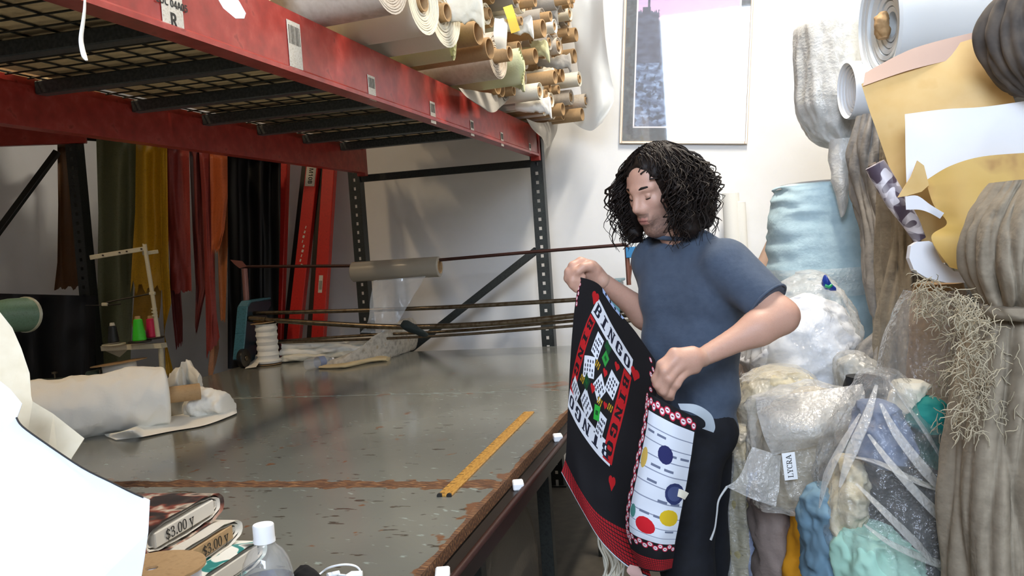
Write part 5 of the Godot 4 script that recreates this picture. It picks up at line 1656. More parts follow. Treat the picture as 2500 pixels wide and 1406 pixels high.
func person() -> void:
	var t := thing("person", "person with long dark curly hair in a blue T-shirt holding up a printed cloth", "person", "", Vector3(-0.17, 0, -2.78))
	var skin_t := ntex(0.05, [[0, "f4ece8"], [0.5, "ffffff"], [1, "f8eee8"]], 101)
	var skin := mat("skin", "ffffff", 0.5, {"vc": true, "tex": skin_t, "scale": 6.0})
	skin.subsurf_scatter_enabled = true; skin.subsurf_scatter_strength = 0.12
	var SK := Color(0.60, 0.36, 0.27)
	var skin_tint := func(_p: Vector3) -> Color: return SK
	# ---- body: neck, trunk core, arms
	var sh_l := at(1772, 645, 2.68); var el_l := at(1908, 772, 2.56); var wr_l := at(1715, 872, 2.5)
	var sh_r := at(1600, 630, 2.98); var el_r := at(1618, 800, 2.98); var wr_r := at(1468, 684, 2.84)
	var neck0 := at(1668, 590, 2.82); var neck1 := at(1615, 520, 2.8)
	var s := Shape.new()
	var f := px_field(1400, 480, 2010, 930, 2.38, 3.12, 0.011, 70.0)
	f.capsule(neck0, neck1, 0.056, 0.052)
	f.capsule(sh_l, sh_r, 0.05, 0.05)
	f.capsule(at(1690, 660, 2.82), at(1700, 800, 2.82), 0.06, 0.06)
	for a in [[sh_l, el_l, wr_l], [sh_r, el_r, wr_r]]:
		var mid: Vector3 = a[1].lerp(a[2], 0.3)
		f.capsule(a[0], a[1], 0.052, 0.044)
		f.capsule(a[1], mid, 0.043, 0.043)
		f.capsule(mid, a[2], 0.043, 0.027)
	f.settle()
	f.mesh_into(s, skin_tint)
	# ---- near hand: back of the hand to the camera, fingers bent down round the cloth
	var hf := px_field(1575, 820, 1740, 990, 2.38, 2.6, 0.0034, 210.0)
	fingers(hf, [
		[[1715, 872, 2.5, 0.027], [1690, 876, 2.48, 0.026], [1668, 880, 2.47, 0.024]],
		[[1690, 862, 2.48, 0.018], [1645, 862, 2.465, 0.0125], [1614, 890, 2.455, 0.0105], [1600, 925, 2.465, 0.009], [1606, 945, 2.485, 0.008]],
		[[1690, 872, 2.475, 0.02], [1652, 875, 2.455, 0.0125], [1622, 906, 2.44, 0.0105], [1606, 940, 2.455, 0.009], [1612, 958, 2.48, 0.008]],
		[[1690, 886, 2.475, 0.02], [1662, 892, 2.455, 0.012], [1634, 925, 2.44, 0.010], [1620, 955, 2.455, 0.0088], [1627, 970, 2.48, 0.008]],
		[[1696, 898, 2.48, 0.017], [1674, 908, 2.465, 0.011], [1652, 938, 2.45, 0.0092], [1638, 962, 2.465, 0.008], [1640, 972, 2.48, 0.0075]],
		[[1700, 878, 2.51, 0.018], [1665, 890, 2.535, 0.014], [1635, 915, 2.53, 0.0115], [1612, 938, 2.51, 0.0095]]])
	hf.settle()
	hf.mesh_into(s, skin_tint)
	# ---- far hand: fist with four fingers seen from the front, thumb on top
	var rf := px_field(1365, 615, 1500, 730, 2.72, 2.95, 0.0034, 210.0)
	fingers(rf, [
		[[1470, 686, 2.84, 0.027], [1452, 668, 2.84, 0.026], [1440, 662, 2.835, 0.025]],
		[[1446, 648, 2.84, 0.016], [1418, 638, 2.83, 0.0115], [1398, 648, 2.815, 0.0105], [1404, 668, 2.80, 0.009], [1424, 676, 2.802, 0.008]],
		[[1442, 660, 2.84, 0.017], [1408, 650, 2.835, 0.0115], [1388, 664, 2.815, 0.0105], [1398, 684, 2.80, 0.009], [1420, 686, 2.802, 0.008]],
		[[1442, 670, 2.845, 0.016], [1404, 668, 2.84, 0.011], [1386, 680, 2.82, 0.0098], [1398, 696, 2.805, 0.0085], [1418, 694, 2.805, 0.0078]],
		[[1444, 680, 2.845, 0.014], [1412, 684, 2.845, 0.010], [1398, 696, 2.825, 0.009], [1408, 706, 2.81, 0.008], [1424, 700, 2.81, 0.0072]],
		[[1452, 660, 2.82, 0.017], [1440, 650, 2.805, 0.0135], [1424, 652, 2.795, 0.0115], [1412, 662, 2.79, 0.0098]]])
	rf.settle()
	rf.mesh_into(s, skin_tint)
	# ---- head
	var hc := at(1603, 462, 2.8)
	var toward := -CB.z   # into the picture
	var fwd := (-CB.x * 0.76 + CB.z * 0.60 - CB.y * 0.42).normalized()   # where the face looks: across to the table and down
	var left := Vector3.UP.cross(fwd).normalized()
	var hup := fwd.cross(left)
	var HB := Basis(left, hup, fwd)
	var H := Transform3D(HB, hc)
	var hd := Field.new(hc - Vector3(0.19, 0.2, 0.19), hc + Vector3(0.19, 0.19, 0.19), 0.0042, 130.0)
	hd.egg(H * Transform3D(Basis(), Vector3(0, 0.035, -0.02)), Vector3(0.074, 0.09, 0.094))
	hd.egg(H * Transform3D(Basis(), Vector3(0, -0.028, 0.03)), Vector3(0.055, 0.085, 0.06))
	hd.egg(H * Transform3D(Basis(), Vector3(0, 0.045, 0.04)), Vector3(0.058, 0.05, 0.045))
	hd.ball(H * Vector3(0, -0.108, 0.062), 0.021)
	for sgn in [-1.0, 1.0]:
		hd.capsule(H * Vector3(0.05 * sgn, -0.06, 0.0), H * Vector3(0.012 * sgn, -0.108, 0.058), 0.02, 0.02)
		hd.ball(H * Vector3(0.036 * sgn, -0.018, 0.058), 0.022)
		hd.capsule(H * Vector3(0.014 * sgn, 0.026, 0.088), H * Vector3(0.046 * sgn, 0.026, 0.068), 0.0075, 0.006)
		hd.ball(H * Vector3(0.012 * sgn, -0.034, 0.094), 0.0085)
		hd.egg(H * Transform3D(Basis(), Vector3(0.077 * sgn, -0.005, -0.012)), Vector3(0.009, 0.028, 0.018))
	hd.capsule(H * Vector3(0, 0.022, 0.086), H * Vector3(0, -0.026, 0.111), 0.0075, 0.0105)
	hd.capsule(H * Vector3(-0.017, -0.0645, 0.083), H * Vector3(0.017, -0.0645, 0.083), 0.0055, 0.0055)
	hd.capsule(H * Vector3(0, -0.0625, 0.09), H * Vector3(0, -0.0626, 0.09), 0.0062, 0.0062)
	hd.capsule(H * Vector3(-0.013, -0.0765, 0.083), H * Vector3(0.013, -0.0765, 0.083), 0.0065, 0.0065)
	hd.capsule(H * Vector3(0, -0.05, 0.01), neck1.lerp(neck0, 0.35), 0.05, 0.053)
	hd.settle()
	for sgn in [-1.0, 1.0]: hd.carve(H * Vector3(0.032 * sgn, 0.009, 0.099), 0.0145, 0.006)
	hd.carve(H * Vector3(0, -0.0703, 0.0985), 0.0028, 0.002)
	# upper lids over the eyeballs, lowered
	var lid := Field.new(hc - Vector3(0.19, 0.2, 0.19), hc + Vector3(0.19, 0.19, 0.19), 0.0042, 130.0)
	var inv := H.affine_inverse()
	var stub := FastNoiseLite.new(); stub.seed = 5; stub.frequency = 220.0
	var face_tint := func(p: Vector3) -> Color:
		var q: Vector3 = inv * p
		var c := SK.lerp(Color(0.66, 0.38, 0.32), clampf(1.0 - absf(absf(q.x) - 0.036) / 0.02, 0, 1) * clampf(1.0 - absf(q.y + 0.02) / 0.03, 0, 1) * 0.4)
		var lip := absf(q.x) / 0.019
		if q.z > 0.07 and q.y < -0.0595 and q.y > -0.082 and lip < 1.0:
			if absf(q.y + 0.0703) < 0.0022: return Color(0.2, 0.06, 0.06)
			return c.lerp(Color(0.52, 0.2, 0.18), 0.7 * (1.0 - lip * lip * 0.6))
		var b := 0.0   # beard along jaw and chin, moustache
		if q.y < -0.045 and q.z > -0.01: b = clampf((-0.045 - q.y) / 0.03, 0, 1) * clampf((0.02 + absf(q.x) * 1.0 + (-0.06 - q.y) * 1.2) / 0.03, 0, 1)
		if q.z > 0.075 and q.y < -0.045 and q.y > -0.06 and absf(q.x) < 0.024: b = 0.9
		if q.y < -0.086 and absf(q.x) < 0.04: b = maxf(b, 0.95)
		b *= 0.62 + 0.38 * stub.get_noise_3dv(p)
		return c.lerp(Color(0.05, 0.032, 0.026), clampf(b, 0, 0.85))
	hd.mesh_into(s, face_tint)
	for sgn in [-1.0, 1.0]:
		var e := Shape.new()
		e.tint = SK
		var ec := H * Vector3(0.032 * sgn, 0.0045, 0.0745)
		e.lathe([Vector2(0, -0.0125), Vector2(0.0062, -0.0108), Vector2(0.0108, -0.0062), Vector2(0.0125, 0), Vector2(0.0108, 0.0062), Vector2(0.0062, 0.0108), Vector2(0, 0.0125)], 16, Transform3D(HB, ec))
		s_append(s, e)
	obj("body", s, skin, t)
	# ---- brows and lashes
	var hairm := mat("hair", "ffffff", 0.55, {"tex": ntex(0.03, [[0, "120d0b"], [0.6, "1f1713"], [1, "33261e"]], 102), "scale": 5.0, "spec": 0.35})
	for sgn in [-1.0, 1.0]:
		var br := Shape.new()
		br.tube([H * Vector3(0.012 * sgn, 0.026, 0.0965), H * Vector3(0.026 * sgn, 0.032, 0.091), H * Vector3(0.04 * sgn, 0.032, 0.081), H * Vector3(0.05 * sgn, 0.026, 0.069)], [0.0028, 0.0042, 0.0036, 0.0012], 6)
		obj("eyebrow", br, hairm, t)
		var la := Shape.new()
		la.tube([H * Vector3(0.021 * sgn, -0.002, 0.0835), H * Vector3(0.032 * sgn, -0.0045, 0.0868), H * Vector3(0.043 * sgn, -0.002, 0.081)], [0.0008, 0.0017, 0.0012], 5)
		obj("eyelashes", la, hairm, t)
	# ---- T-shirt
	var shirt := Shape.new()
	var sf := px_field(1480, 540, 1960, 1140, 2.45, 3.15, 0.0115, 55.0)
	sf.capsule(at(1600, 640, 2.92), at(1768, 655, 2.74), 0.078, 0.078)
	sf.capsule(at(1640, 612, 2.85), at(1700, 610, 2.8), 0.062, 0.06)
	sf.capsule(at(1650, 720, 2.86), at(1730, 720, 2.78), 0.118, 0.118)
	sf.capsule(at(1655, 830, 2.86), at(1715, 835, 2.8), 0.116, 0.118)
	sf.capsule(at(1685, 950, 2.85), at(1715, 950, 2.8), 0.112, 0.115)
	sf.capsule(at(1690, 1040, 2.84), at(1708, 1045, 2.8), 0.116, 0.118)
	sf.capsule(sh_l, sh_l.lerp(el_l, 0.9), 0.072, 0.068)
	sf.capsule(sh_r, sh_r.lerp(el_r, 0.7), 0.068, 0.062)
	sf.settle()
	# folds: shallow waves pulled from the shoulder to the waist
	for z in sf.nz:
		for y in sf.ny:
			for x in sf.nx:
				var i := (z * sf.ny + y) * sf.nx + x
				if absf(sf.acc[i]) < 0.03:
					var p := sf.o + Vector3(x, y, z) * sf.h
					sf.acc[i] += 0.006 * nz.get_noise_3dv(Vector3(p.x * 60.0 + p.y * 25.0, p.y * 32.0, p.z * 60.0)) + 0.004 * sin((p.x + p.y * 0.9) * 62.0) * clampf((1.35 - p.y) * 2.5, 0.0, 1.0)
	var cutp := sh_l.lerp(el_l, 0.77)
	sf.cut(cutp, (el_l - sh_l).normalized(), 0.14)
	sf.cut(at(1700, 1078, 2.8), Vector3(-0.15, -1, 0).normalized())
	sf.cut(at(1640, 578, 2.82), (neck1 - neck0 + Vector3(0, 0.03, 0)).normalized(), 0.085)
	sf.mesh_into(shirt)
	obj("t_shirt", shirt, mat("shirt", "ffffff", 0.9, {"tex": ntex(0.02, [[0, "3f4c5e"], [0.5, "475467"], [1, "4e5b6d"]], 103), "scale": 3.0, "bump": TX.fine, "bump_scale": 0.25, "rim": 0.2}), t)
	var col := Shape.new()
	var ring := []
	for i in 25:
		var a := TAU * i / 24.0
		ring.append(at(1650, 574, 2.83) + (CB.x * cos(a) * 0.07 + (neck1 - neck0).normalized().cross(CB.x).normalized() * sin(a) * 0.066))
	col.tube(ring, 0.008, 8, false)
	obj("collar", col, M.shirt, t)
	var sx := look(cutp, el_l)
	var hem := Shape.new()
	ring = []
	for i in 29:
		var a := TAU * i / 28.0
		ring.append(cutp - sx.basis.y * 0.004 + (sx.basis.x * cos(a) + sx.basis.z * sin(a)) * 0.0685)
	hem.tube(ring, 0.0042, 6, false)
	obj("sleeve_hem", hem, M.shirt, t)
	# ---- trousers and shoes (legs reach the floor below the frame)
	var tr := Shape.new()
	var tf := Field.new(Vector3(-0.42, 0.04, -3.02), Vector3(0.08, 1.02, -2.55), 0.014, 55.0)
	var hipc := at(1700, 1060, 2.82)
	tf.capsule(hipc + Vector3(-0.04, 0.02, -0.04), hipc + Vector3(0.02, 0.02, 0.04), 0.106, 0.106)
	for q in [-1.0, 1.0]:
		var hp := hipc + Vector3(-0.02 * q, -0.08, 0.075 * q)
		var kn := Vector3(hp.x - 0.025, 0.5, hp.z + 0.01 * q); var an := Vector3(hp.x + 0.0, 0.1, hp.z + 0.01 * q)
		tf.capsule(hp, kn, 0.092, 0.074)
		tf.capsule(kn, an, 0.074, 0.058)
	tf.settle()
	for i in tf.acc.size():
		if absf(tf.acc[i]) < 0.03:
			var p := tf.o + Vector3(i % tf.nx, (i / tf.nx) % tf.ny, i / (tf.nx * tf.ny)) * tf.h
			tf.acc[i] += 0.007 * nz.get_noise_3dv(Vector3(p.x * 45.0, p.y * 60.0, p.z * 45.0))
	tf.mesh_into(tr)
	obj("trousers", tr, mat("trousers_mat", "ffffff", 0.85, {"tex": ntex(0.02, [[0, "0c0e14"], [1, "151923"]], 104), "scale": 3.0}), t)
	for q in [-1.0, 1.0]:
		var c := Vector3(hipc.x - 0.07 - 0.02 * q, 0.0, hipc.z + 0.085 * q)
		obj("shoe", loft([[c + Vector3(0.13, 0.045, 0), 0.03, 0.03], [c + Vector3(0.08, 0.05, 0), 0.05, 0.045], [c + Vector3(0.0, 0.045, 0), 0.045, 0.05], [c + Vector3(-0.1, 0.035, 0), 0.034, 0.05], [c + Vector3(-0.15, 0.025, 0), 0.014, 0.03]], Vector3.UP, Vector3.FORWARD, {"sides": 20, "sub": 4}), M.black_plastic, t)
	# ---- hair: a soft mass below, then curling locks
	var hm := Shape.new()
	var hairf := Field.new(hc - Vector3(0.24, 0.26, 0.24), hc + Vector3(0.24, 0.22, 0.24), 0.009, 60.0)
	hairf.egg(H * Transform3D(Basis(), Vector3(0, 0.048, -0.028)), Vector3(0.092, 0.09, 0.103))
	var dn := Vector3.DOWN
	for sgn in [-1.0, 1.0]:
		var a := H * Vector3(0.088 * sgn, 0.02, 0.0)
		hairf.capsule(a, a + dn * 0.15 + HB.x * sgn * 0.025 - HB.z * 0.01, 0.03, 0.032)
		var b := H * Vector3(0.085 * sgn, 0.0, -0.06)
		hairf.capsule(b, b + dn * 0.12 + HB.x * sgn * 0.02 - HB.z * 0.03, 0.04, 0.04)
	hairf.capsule(H * Vector3(0, 0.0, -0.095), H * Vector3(0, 0.0, -0.1) + dn * 0.1 - HB.z * 0.04, 0.05, 0.042)
	hairf.settle()
	hairf.carve(H * Vector3(0, -0.03, 0.13), 0.108, 0.01)
	hairf.carve(H * Vector3(0.0, 0.03, 0.13), 0.072, 0.01)
	hairf.carve(H * Vector3(0, -0.11, 0.1), 0.08, 0.01)
	for i in hairf.acc.size():
		if absf(hairf.acc[i]) < 0.04:
			var p := hairf.o + Vector3(i % hairf.nx, (i / hairf.nx) % hairf.ny, i / (hairf.nx * hairf.ny)) * hairf.h
			hairf.acc[i] += 0.014 * nz.get_noise_3dv(p * 190.0)
	hairf.mesh_into(hm)
	var hair := obj("hair", hm, hairm, t)
	var locks := Shape.new()
	var lr := RandomNumberGenerator.new(); lr.seed = 21
	for n in 1000:
		var th := lr.randf_range(-PI, PI)              # round the head, 0 = forehead
		var ph := lr.randf_range(-0.35, 1.35)          # height on the scalp
		if absf(th) < 0.85 and ph < 0.75: continue
		if absf(th) < 1.15 and ph < 0.15: continue
		var dirv := Vector3(sin(th) * cos(ph), sin(ph), cos(th) * cos(ph))
		var root := Vector3(0, 0.042, -0.025) + dirv * Vector3(0.098, 0.1, 0.112)
		var outw := HB * Vector3(dirv.x, 0.0, dirv.z).normalized()
		# locks over the forehead part to the sides
		if absf(th) < 1.0: outw = (outw * 0.25 + HB.x * (1.0 if th >= 0 else -1.0) * 1.0 - HB.z * 0.25).normalized()
		var p := H * root
		var endy := hc.y - lr.randf_range(0.05, 0.185)
		var path := []; var rad := []
		var turns := lr.randf_range(2.2, 5.0); var amp := lr.randf_range(0.006, 0.019); var ph0 := lr.randf() * TAU
		var reach := lr.randf_range(0.0, 0.075)
		if absf(th) > 1.6: reach += 0.02
		var steps := 20
		var side := outw.cross(Vector3.UP)
		var thick := lr.randf_range(0.0018, 0.0046)
		for i in steps:
			var u := float(i) / (steps - 1)
			var drop := pow(u, 1.25) * (p.y - endy)
			var q := p + outw * reach * sin(minf(u * 1.7, 1.0) * PI * 0.5) + Vector3.DOWN * drop
			var aa := ph0 + u * turns * TAU
			q += (outw * cos(aa) + side * sin(aa)) * amp * clampf(u * 2.2, 0.12, 1.0)
			# keep clear of the face
			var l := inv * q
			if l.z > 0.02 and absf(l.x) < 0.088 and l.y < 0.055: q += HB.x * (0.088 - absf(l.x)) * (1.0 if l.x >= 0 else -1.0) - HB.z * (l.z - 0.02) * 0.75
			path.append(q)
			rad.append(thick * (1.0 - 0.7 * pow(u, 3.0)) * (0.75 + 0.25 * sin(u * 9.0 + n)))
		locks.tube(path, rad, 4, false)
	obj("curls", locks, hairm, hair)

func s_append(s: Shape, e: Shape) -> void:
	var o := s.v.size()
	s.v.append_array(e.v); s.n.append_array(e.n); s.uv.append_array(e.uv); s.c.append_array(e.c)
	for i in e.ix: s.ix.append(o + i)

# ---------------------------------------------------------------- the printed cloth held in both hands
func fill_poly(im: Image, pts: Array, col: Color) -> void:
	var lo := 1e9; var hi := -1e9
	for p in pts: lo = minf(lo, p.y); hi = maxf(hi, p.y)
	for y in range(maxi(0, int(floor(lo))), mini(im.get_height() - 1, int(ceil(hi))) + 1):
		var yc := y + 0.5
		var xs := []
		for i in pts.size():
			var a: Vector2 = pts[i]; var b: Vector2 = pts[(i + 1) % pts.size()]
			if (a.y <= yc) != (b.y <= yc): xs.append(a.x + (yc - a.y) / (b.y - a.y) * (b.x - a.x))
		xs.sort()
		for i in range(0, xs.size() - 1, 2):
			var x0 := int(round(xs[i])); var x1 := int(round(xs[i + 1]))
			if x1 > x0: im.fill_rect(Rect2i(x0, y, x1 - x0, 1), col)

func glyph(ch: String) -> Array:   # [outline, hole, hole ...] in a unit box, y down
	match ch:
		"B": return [[[0, 0], [0.75, 0], [0.95, 0.1], [0.95, 0.38], [0.8, 0.48], [1, 0.6], [1, 0.88], [0.8, 1], [0, 1], [0, 0.9], [0.12, 0.9], [0.12, 0.1], [0, 0.1]], [[0.42, 0.13], [0.62, 0.13], [0.66, 0.2], [0.66, 0.36], [0.6, 0.42], [0.42, 0.42]], [[0.42, 0.55], [0.64, 0.55], [0.7, 0.62], [0.7, 0.8], [0.64, 0.87], [0.42, 0.87]]]
		"I": return [[[0.1, 0], [0.9, 0], [0.9, 0.12], [0.68, 0.12], [0.68, 0.88], [0.9, 0.88], [0.9, 1], [0.1, 1], [0.1, 0.88], [0.32, 0.88], [0.32, 0.12], [0.1, 0.12]]]
		"N": return [[[0, 0], [0.35, 0], [0.72, 0.6], [0.72, 0.12], [0.6, 0.12], [0.6, 0], [1, 0], [1, 0.12], [0.9, 0.12], [0.9, 1], [0.7, 1], [0.28, 0.32], [0.28, 0.88], [0.4, 0.88], [0.4, 1], [0, 1], [0, 0.88], [0.1, 0.88], [0.1, 0.12], [0, 0.12]]]
		"G": return [[[0.25, 0], [0.8, 0], [0.97, 0.12], [0.97, 0.34], [0.66, 0.34], [0.66, 0.2], [0.6, 0.14], [0.42, 0.14], [0.36, 0.22], [0.36, 0.78], [0.42, 0.86], [0.6, 0.86], [0.66, 0.78], [0.66, 0.62], [0.52, 0.62], [0.52, 0.5], [1, 0.5], [1, 0.85], [0.8, 1], [0.25, 1], [0.03, 0.82], [0.03, 0.18]]]
		_: return [[[0.25, 0], [0.75, 0], [0.98, 0.2], [0.98, 0.8], [0.75, 1], [0.25, 1], [0.02, 0.8], [0.02, 0.2]], [[0.42, 0.14], [0.58, 0.14], [0.66, 0.24], [0.66, 0.76], [0.58, 0.86], [0.42, 0.86], [0.34, 0.76], [0.34, 0.24]]]

func panel_at(q: Array, s: float, t: float) -> Vector2:
	return q[0].lerp(q[1], s).lerp(q[3].lerp(q[2], s), t)

# word inside a band of the panel; a = start, dir = along the word, down = from letter top to foot, all in panel coordinates
func bingo(im: Image, q: Array, a: Vector2, dir: Vector2, down: Vector2, ink: Color, ground: Color) -> void:
	var k := 0
	for ch in ["B", "I", "N", "G", "O"]:
		var c0 := a + dir * (k * 0.205 + 0.015)
		var g := glyph(ch)
		for i in g.size():
			var pts := []
			for v in g[i]:
				var st: Vector2 = c0 + dir * (0.15 * v[0]) + down * v[1]
				pts.append(panel_at(q, st.x, st.y))
			fill_poly(im, pts, ink if i == 0 else ground)
		k += 1

func quad_in(im: Image, q: Array, c: Vector2, w: float, h: float, rot: float, col: Color) -> void:
	var pts := []
	for k in [[-1, -1], [1, -1], [1, 1], [-1, 1]]:
		var v := Vector2(k[0] * w * 0.5, k[1] * h * 0.5).rotated(rot)
		pts.append(panel_at(q, c.x + v.x, c.y + v.y))
	fill_poly(im, pts, col)

func disc(im: Image, c: Vector2, rx: float, ry: float, col: Color) -> void:
	var pts := []
	for i in 14: pts.append(c + Vector2(cos(TAU * i / 14.0) * rx, sin(TAU * i / 14.0) * ry))
	fill_poly(im, pts, col)

func heart(im: Image, c: Vector2, r: float, col: Color) -> void:
	disc(im, c + Vector2(-r * 0.45, -r * 0.3), r * 0.55, r * 0.55, col)
	disc(im, c + Vector2(r * 0.45, -r * 0.3), r * 0.55, r * 0.55, col)
	fill_poly(im, [c + Vector2(-r * 0.95, -r * 0.1), c + Vector2(r * 0.95, -r * 0.1), c + Vector2(0, r)], col)

func chip(im: Image, c: Vector2, r: float) -> void:
	disc(im, c, r, r, Color("c41a3c"))
	disc(im, c, r * 0.72, r * 0.72, Color("f0c8d2"))
	disc(im, c, r * 0.55, r * 0.55, Color("f4f4f6"))
	im.fill_rect(Rect2i(int(c.x - r * 0.35), int(c.y - r * 0.15), int(r * 0.7), maxi(1, int(r * 0.3))), Color("7a1830"))

func checks(im: Image, y0: int, y1: int, x1: int) -> void:
	var y := y0
	while y < y1:
		var x := 2
		while x < x1:
			im.fill_rect(Rect2i(x, y, 19, 13), Color("b3151f"))
			x += 23
		y += 17

func printed_cloth() -> void:
	var W := 768; var H := 1024
	var black := Color("0d0b10"); var white := Color("e9edf4"); var red := Color("c3141b"); var navy := Color("16192e")
	var im := Image.create(W, H, false, Image.FORMAT_RGB8)
	im.fill(black)
	var q := []
	for p in [[0.285, 0.075], [0.745, 0.145], [0.635, 0.625], [0.0, 0.575]]: q.append(Vector2(p[0] * W, p[1] * H))
	# bars of the frame
	for b in [[0.0, 0.0, 1.0, 0.16, white], [0.0, 0.17, 0.15, 0.86, red], [0.0, 0.86, 1.0, 1.02, white], [0.86, 0.17, 1.03, 1.0, red]]:
		fill_poly(im, [panel_at(q, b[0], b[1]), panel_at(q, b[2], b[1]), panel_at(q, b[2], b[3]), panel_at(q, b[0], b[3])], b[4])
	bingo(im, q, Vector2(0.02, 0.03), Vector2(0.95, 0), Vector2(0, 0.1), navy, white)
	bingo(im, q, Vector2(0.98, 0.985), Vector2(-0.95, 0), Vector2(0, -0.1), navy, white)
	bingo(im, q, Vector2(0.125, 0.18), Vector2(0, 0.67), Vector2(-0.1, 0), black, red)
	bingo(im, q, Vector2(1.0, 0.2), Vector2(0, 0.76), Vector2(-0.11, 0), black, red)
	# number cards, notes, hearts, short yellow writing
	for c in [[0.33, 0.30, 0.15, 0.2, 0.0], [0.30, 0.52, 0.22, 0.17, -0.45], [0.56, 0.55, 0.17, 0.17, 0.5], [0.74, 0.42, 0.18, 0.19, 0.15], [0.15, 0.80, 0.2, 0.12, 0.35], [0.42, 0.78, 0.22, 0.14, 0.4], [0.73, 0.80, 0.13, 0.2, 0.05]]:
		quad_in(im, q, Vector2(c[0], c[1]), c[2], c[3], c[4], white)
		for i in 4:
			for j in 4:
				if (i * 3 + j * 5) % 7 == 0: continue
				var v := Vector2((i - 1.5) * c[2] * 0.22, (j - 1.3) * c[3] * 0.2).rotated(c[4])
				var p := panel_at(q, c[0] + v.x, c[1] + v.y)
				disc(im, p, 5.0, 6.5, navy)
	for c in [[0.52, 0.30, 0.1, 0.1, 0.3, "2c9a3c"], [0.62, 0.74, 0.1, 0.12, -0.3, "2fb43e"], [0.33, 0.64, 0.1, 0.1, 0.2, "0d3f20"], [0.5, 0.2, 0.12, 0.08, 0.2, "0f4a26"]]:
		quad_in(im, q, Vector2(c[0], c[1]), c[2], c[3], c[4], Color(c[5]))
		quad_in(im, q, Vector2(c[0], c[1]), c[2] * 0.5, c[3] * 0.3, c[4], Color("0c5c22"))
	for c in [[0.46, 0.62, 20], [0.58, 0.4, 18], [0.74, 0.24, 20], [0.72, 0.62, 16]]: heart(im, panel_at(q, c[0], c[1]), c[2], red)
	for c in [[0.24, 0.66], [0.62, 0.64], [0.8, 0.6], [0.43, 0.42]]:
		for k in 3:
			quad_in(im, q, Vector2(c[0] - 0.03 + k * 0.03, c[1]), 0.016, 0.06, 0.15, Color("d8ab16"))
			quad_in(im, q, Vector2(c[0] - 0.03 + k * 0.03, c[1] + 0.02 * (k % 2)), 0.006, 0.02, 0.15, black)
	heart(im, panel_at(q, -0.06, 0.03), 34, red)
	heart(im, panel_at(q, 1.08, 0.10), 34, red)
	heart(im, panel_at(q, 1.08, 1.12), 30, red)
	# chip border near the right and left margins, checked border above the hem
	for i in 22: chip(im, Vector2(W * (0.925 + 0.028 * (i % 2)), H * (0.05 + i * 0.038)), 15.0)
	for i in 6: chip(im, Vector2(W * (0.02 + 0.014 * (i % 2)), H * (0.03 + i * 0.026)), 13.0)
	fill_poly(im, [Vector2(W * 0.3, 0), Vector2(W * 0.62, 0), Vector2(W * 0.6, 22), Vector2(W * 0.32, 26)], Color("a9bfe8"))
	for i in 4: disc(im, Vector2(W * (0.36 + i * 0.07), 10), 9, 12, navy)
	checks(im, int(H * 0.835), int(H * 0.975), W)
	im.fill_rect(Rect2i(0, H - 12, W, 12), Color("dfe3ea"))
	var m := mat("bingo_print", "ffffff", 0.85)
	m.albedo_texture = ImageTexture.create_from_image(im)
	var t := thing("printed_cloth", "black red and white BINGO printed cloth held up by the person", "cloth", "", at(1480, 1050, 2.65))
	var ctrl := [
		[[1415, 676, 2.795], [1462, 694, 2.74], [1502, 750, 2.68], [1550, 808, 2.6], [1600, 880, 2.53]],
		[[1402, 760, 2.80], [1440, 790, 2.75], [1490, 850, 2.69], [1545, 910, 2.61], [1602, 962, 2.52]],
		[[1392, 880, 2.80], [1425, 915, 2.74], [1475, 970, 2.69], [1535, 1010, 2.64], [1588, 1040, 2.55]],
		[[1386, 1000, 2.80], [1415, 1045, 2.76], [1462, 1095, 2.70], [1515, 1130, 2.65], [1566, 1150, 2.58]],
		[[1381, 1110, 2.79], [1412, 1172, 2.73], [1455, 1230, 2.70], [1508, 1262, 2.67], [1555, 1275, 2.60]],
		[[1370, 1152, 2.78], [1425, 1252, 2.72], [1470, 1325, 2.69], [1530, 1382, 2.65], [1592, 1416, 2.60]]]
	var c := []
	for r in ctrl:
		var line := []
		for p in r: line.append(at(p[0], p[1], p[2]))
		c.append(line)
	obj("cloth", sheet(patch(c, 10, 0.008, 2.6, 3.0), 0.0025), m, t)
	# turned-over flap with its own print
	var fw := 512; var fh := 1024
	var fi := Image.create(fw, fh, false, Image.FORMAT_RGB8)
	fi.fill(black)
	fi.fill_rect(Rect2i(95, 105, 400, 640), Color("e6ecf6"))
	for i in 9: fi.fill_rect(Rect2i(95, 165 + i * 66, 400, 5), Color("8e97ac"))
	for i in 14: fi.fill_rect(Rect2i(120 + (i * 97) % 300, 185 + (i / 2) * 75, 70, 12), Color("6f7890"))
	disc(fi, Vector2(300, 270), 58, 46, Color("262a63"))
	disc(fi, Vector2(135, 330), 34, 50, Color("d9b65a"))
	disc(fi, Vector2(410, 440), 75, 52, Color("2c3768"))
	disc(fi, Vector2(410, 440), 55, 36, Color("4a5684"))
	disc(fi, Vector2(400, 560), 72, 42, Color("e4c01e"))
	disc(fi, Vector2(240, 640), 70, 52, Color("d41224"))
	disc(fi, Vector2(130, 590), 30, 36, Color("4f8f86"))
	for i in 26: chip(fi, Vector2(40 + 26 * (i % 2), 30 + i * 32), 24)
	for i in 12:
		chip(fi, Vector2(40 + i * 40, 50 + 22 * (i % 2)), 25)
		chip(fi, Vector2(40 + i * 40, 770 + 24 * (i % 2)), 24)
	checks(fi, 890, 1000, fw)
	var fm := mat("flap_print", "ffffff", 0.85)
	fm.albedo_texture = ImageTexture.create_from_image(fi)
	c = []
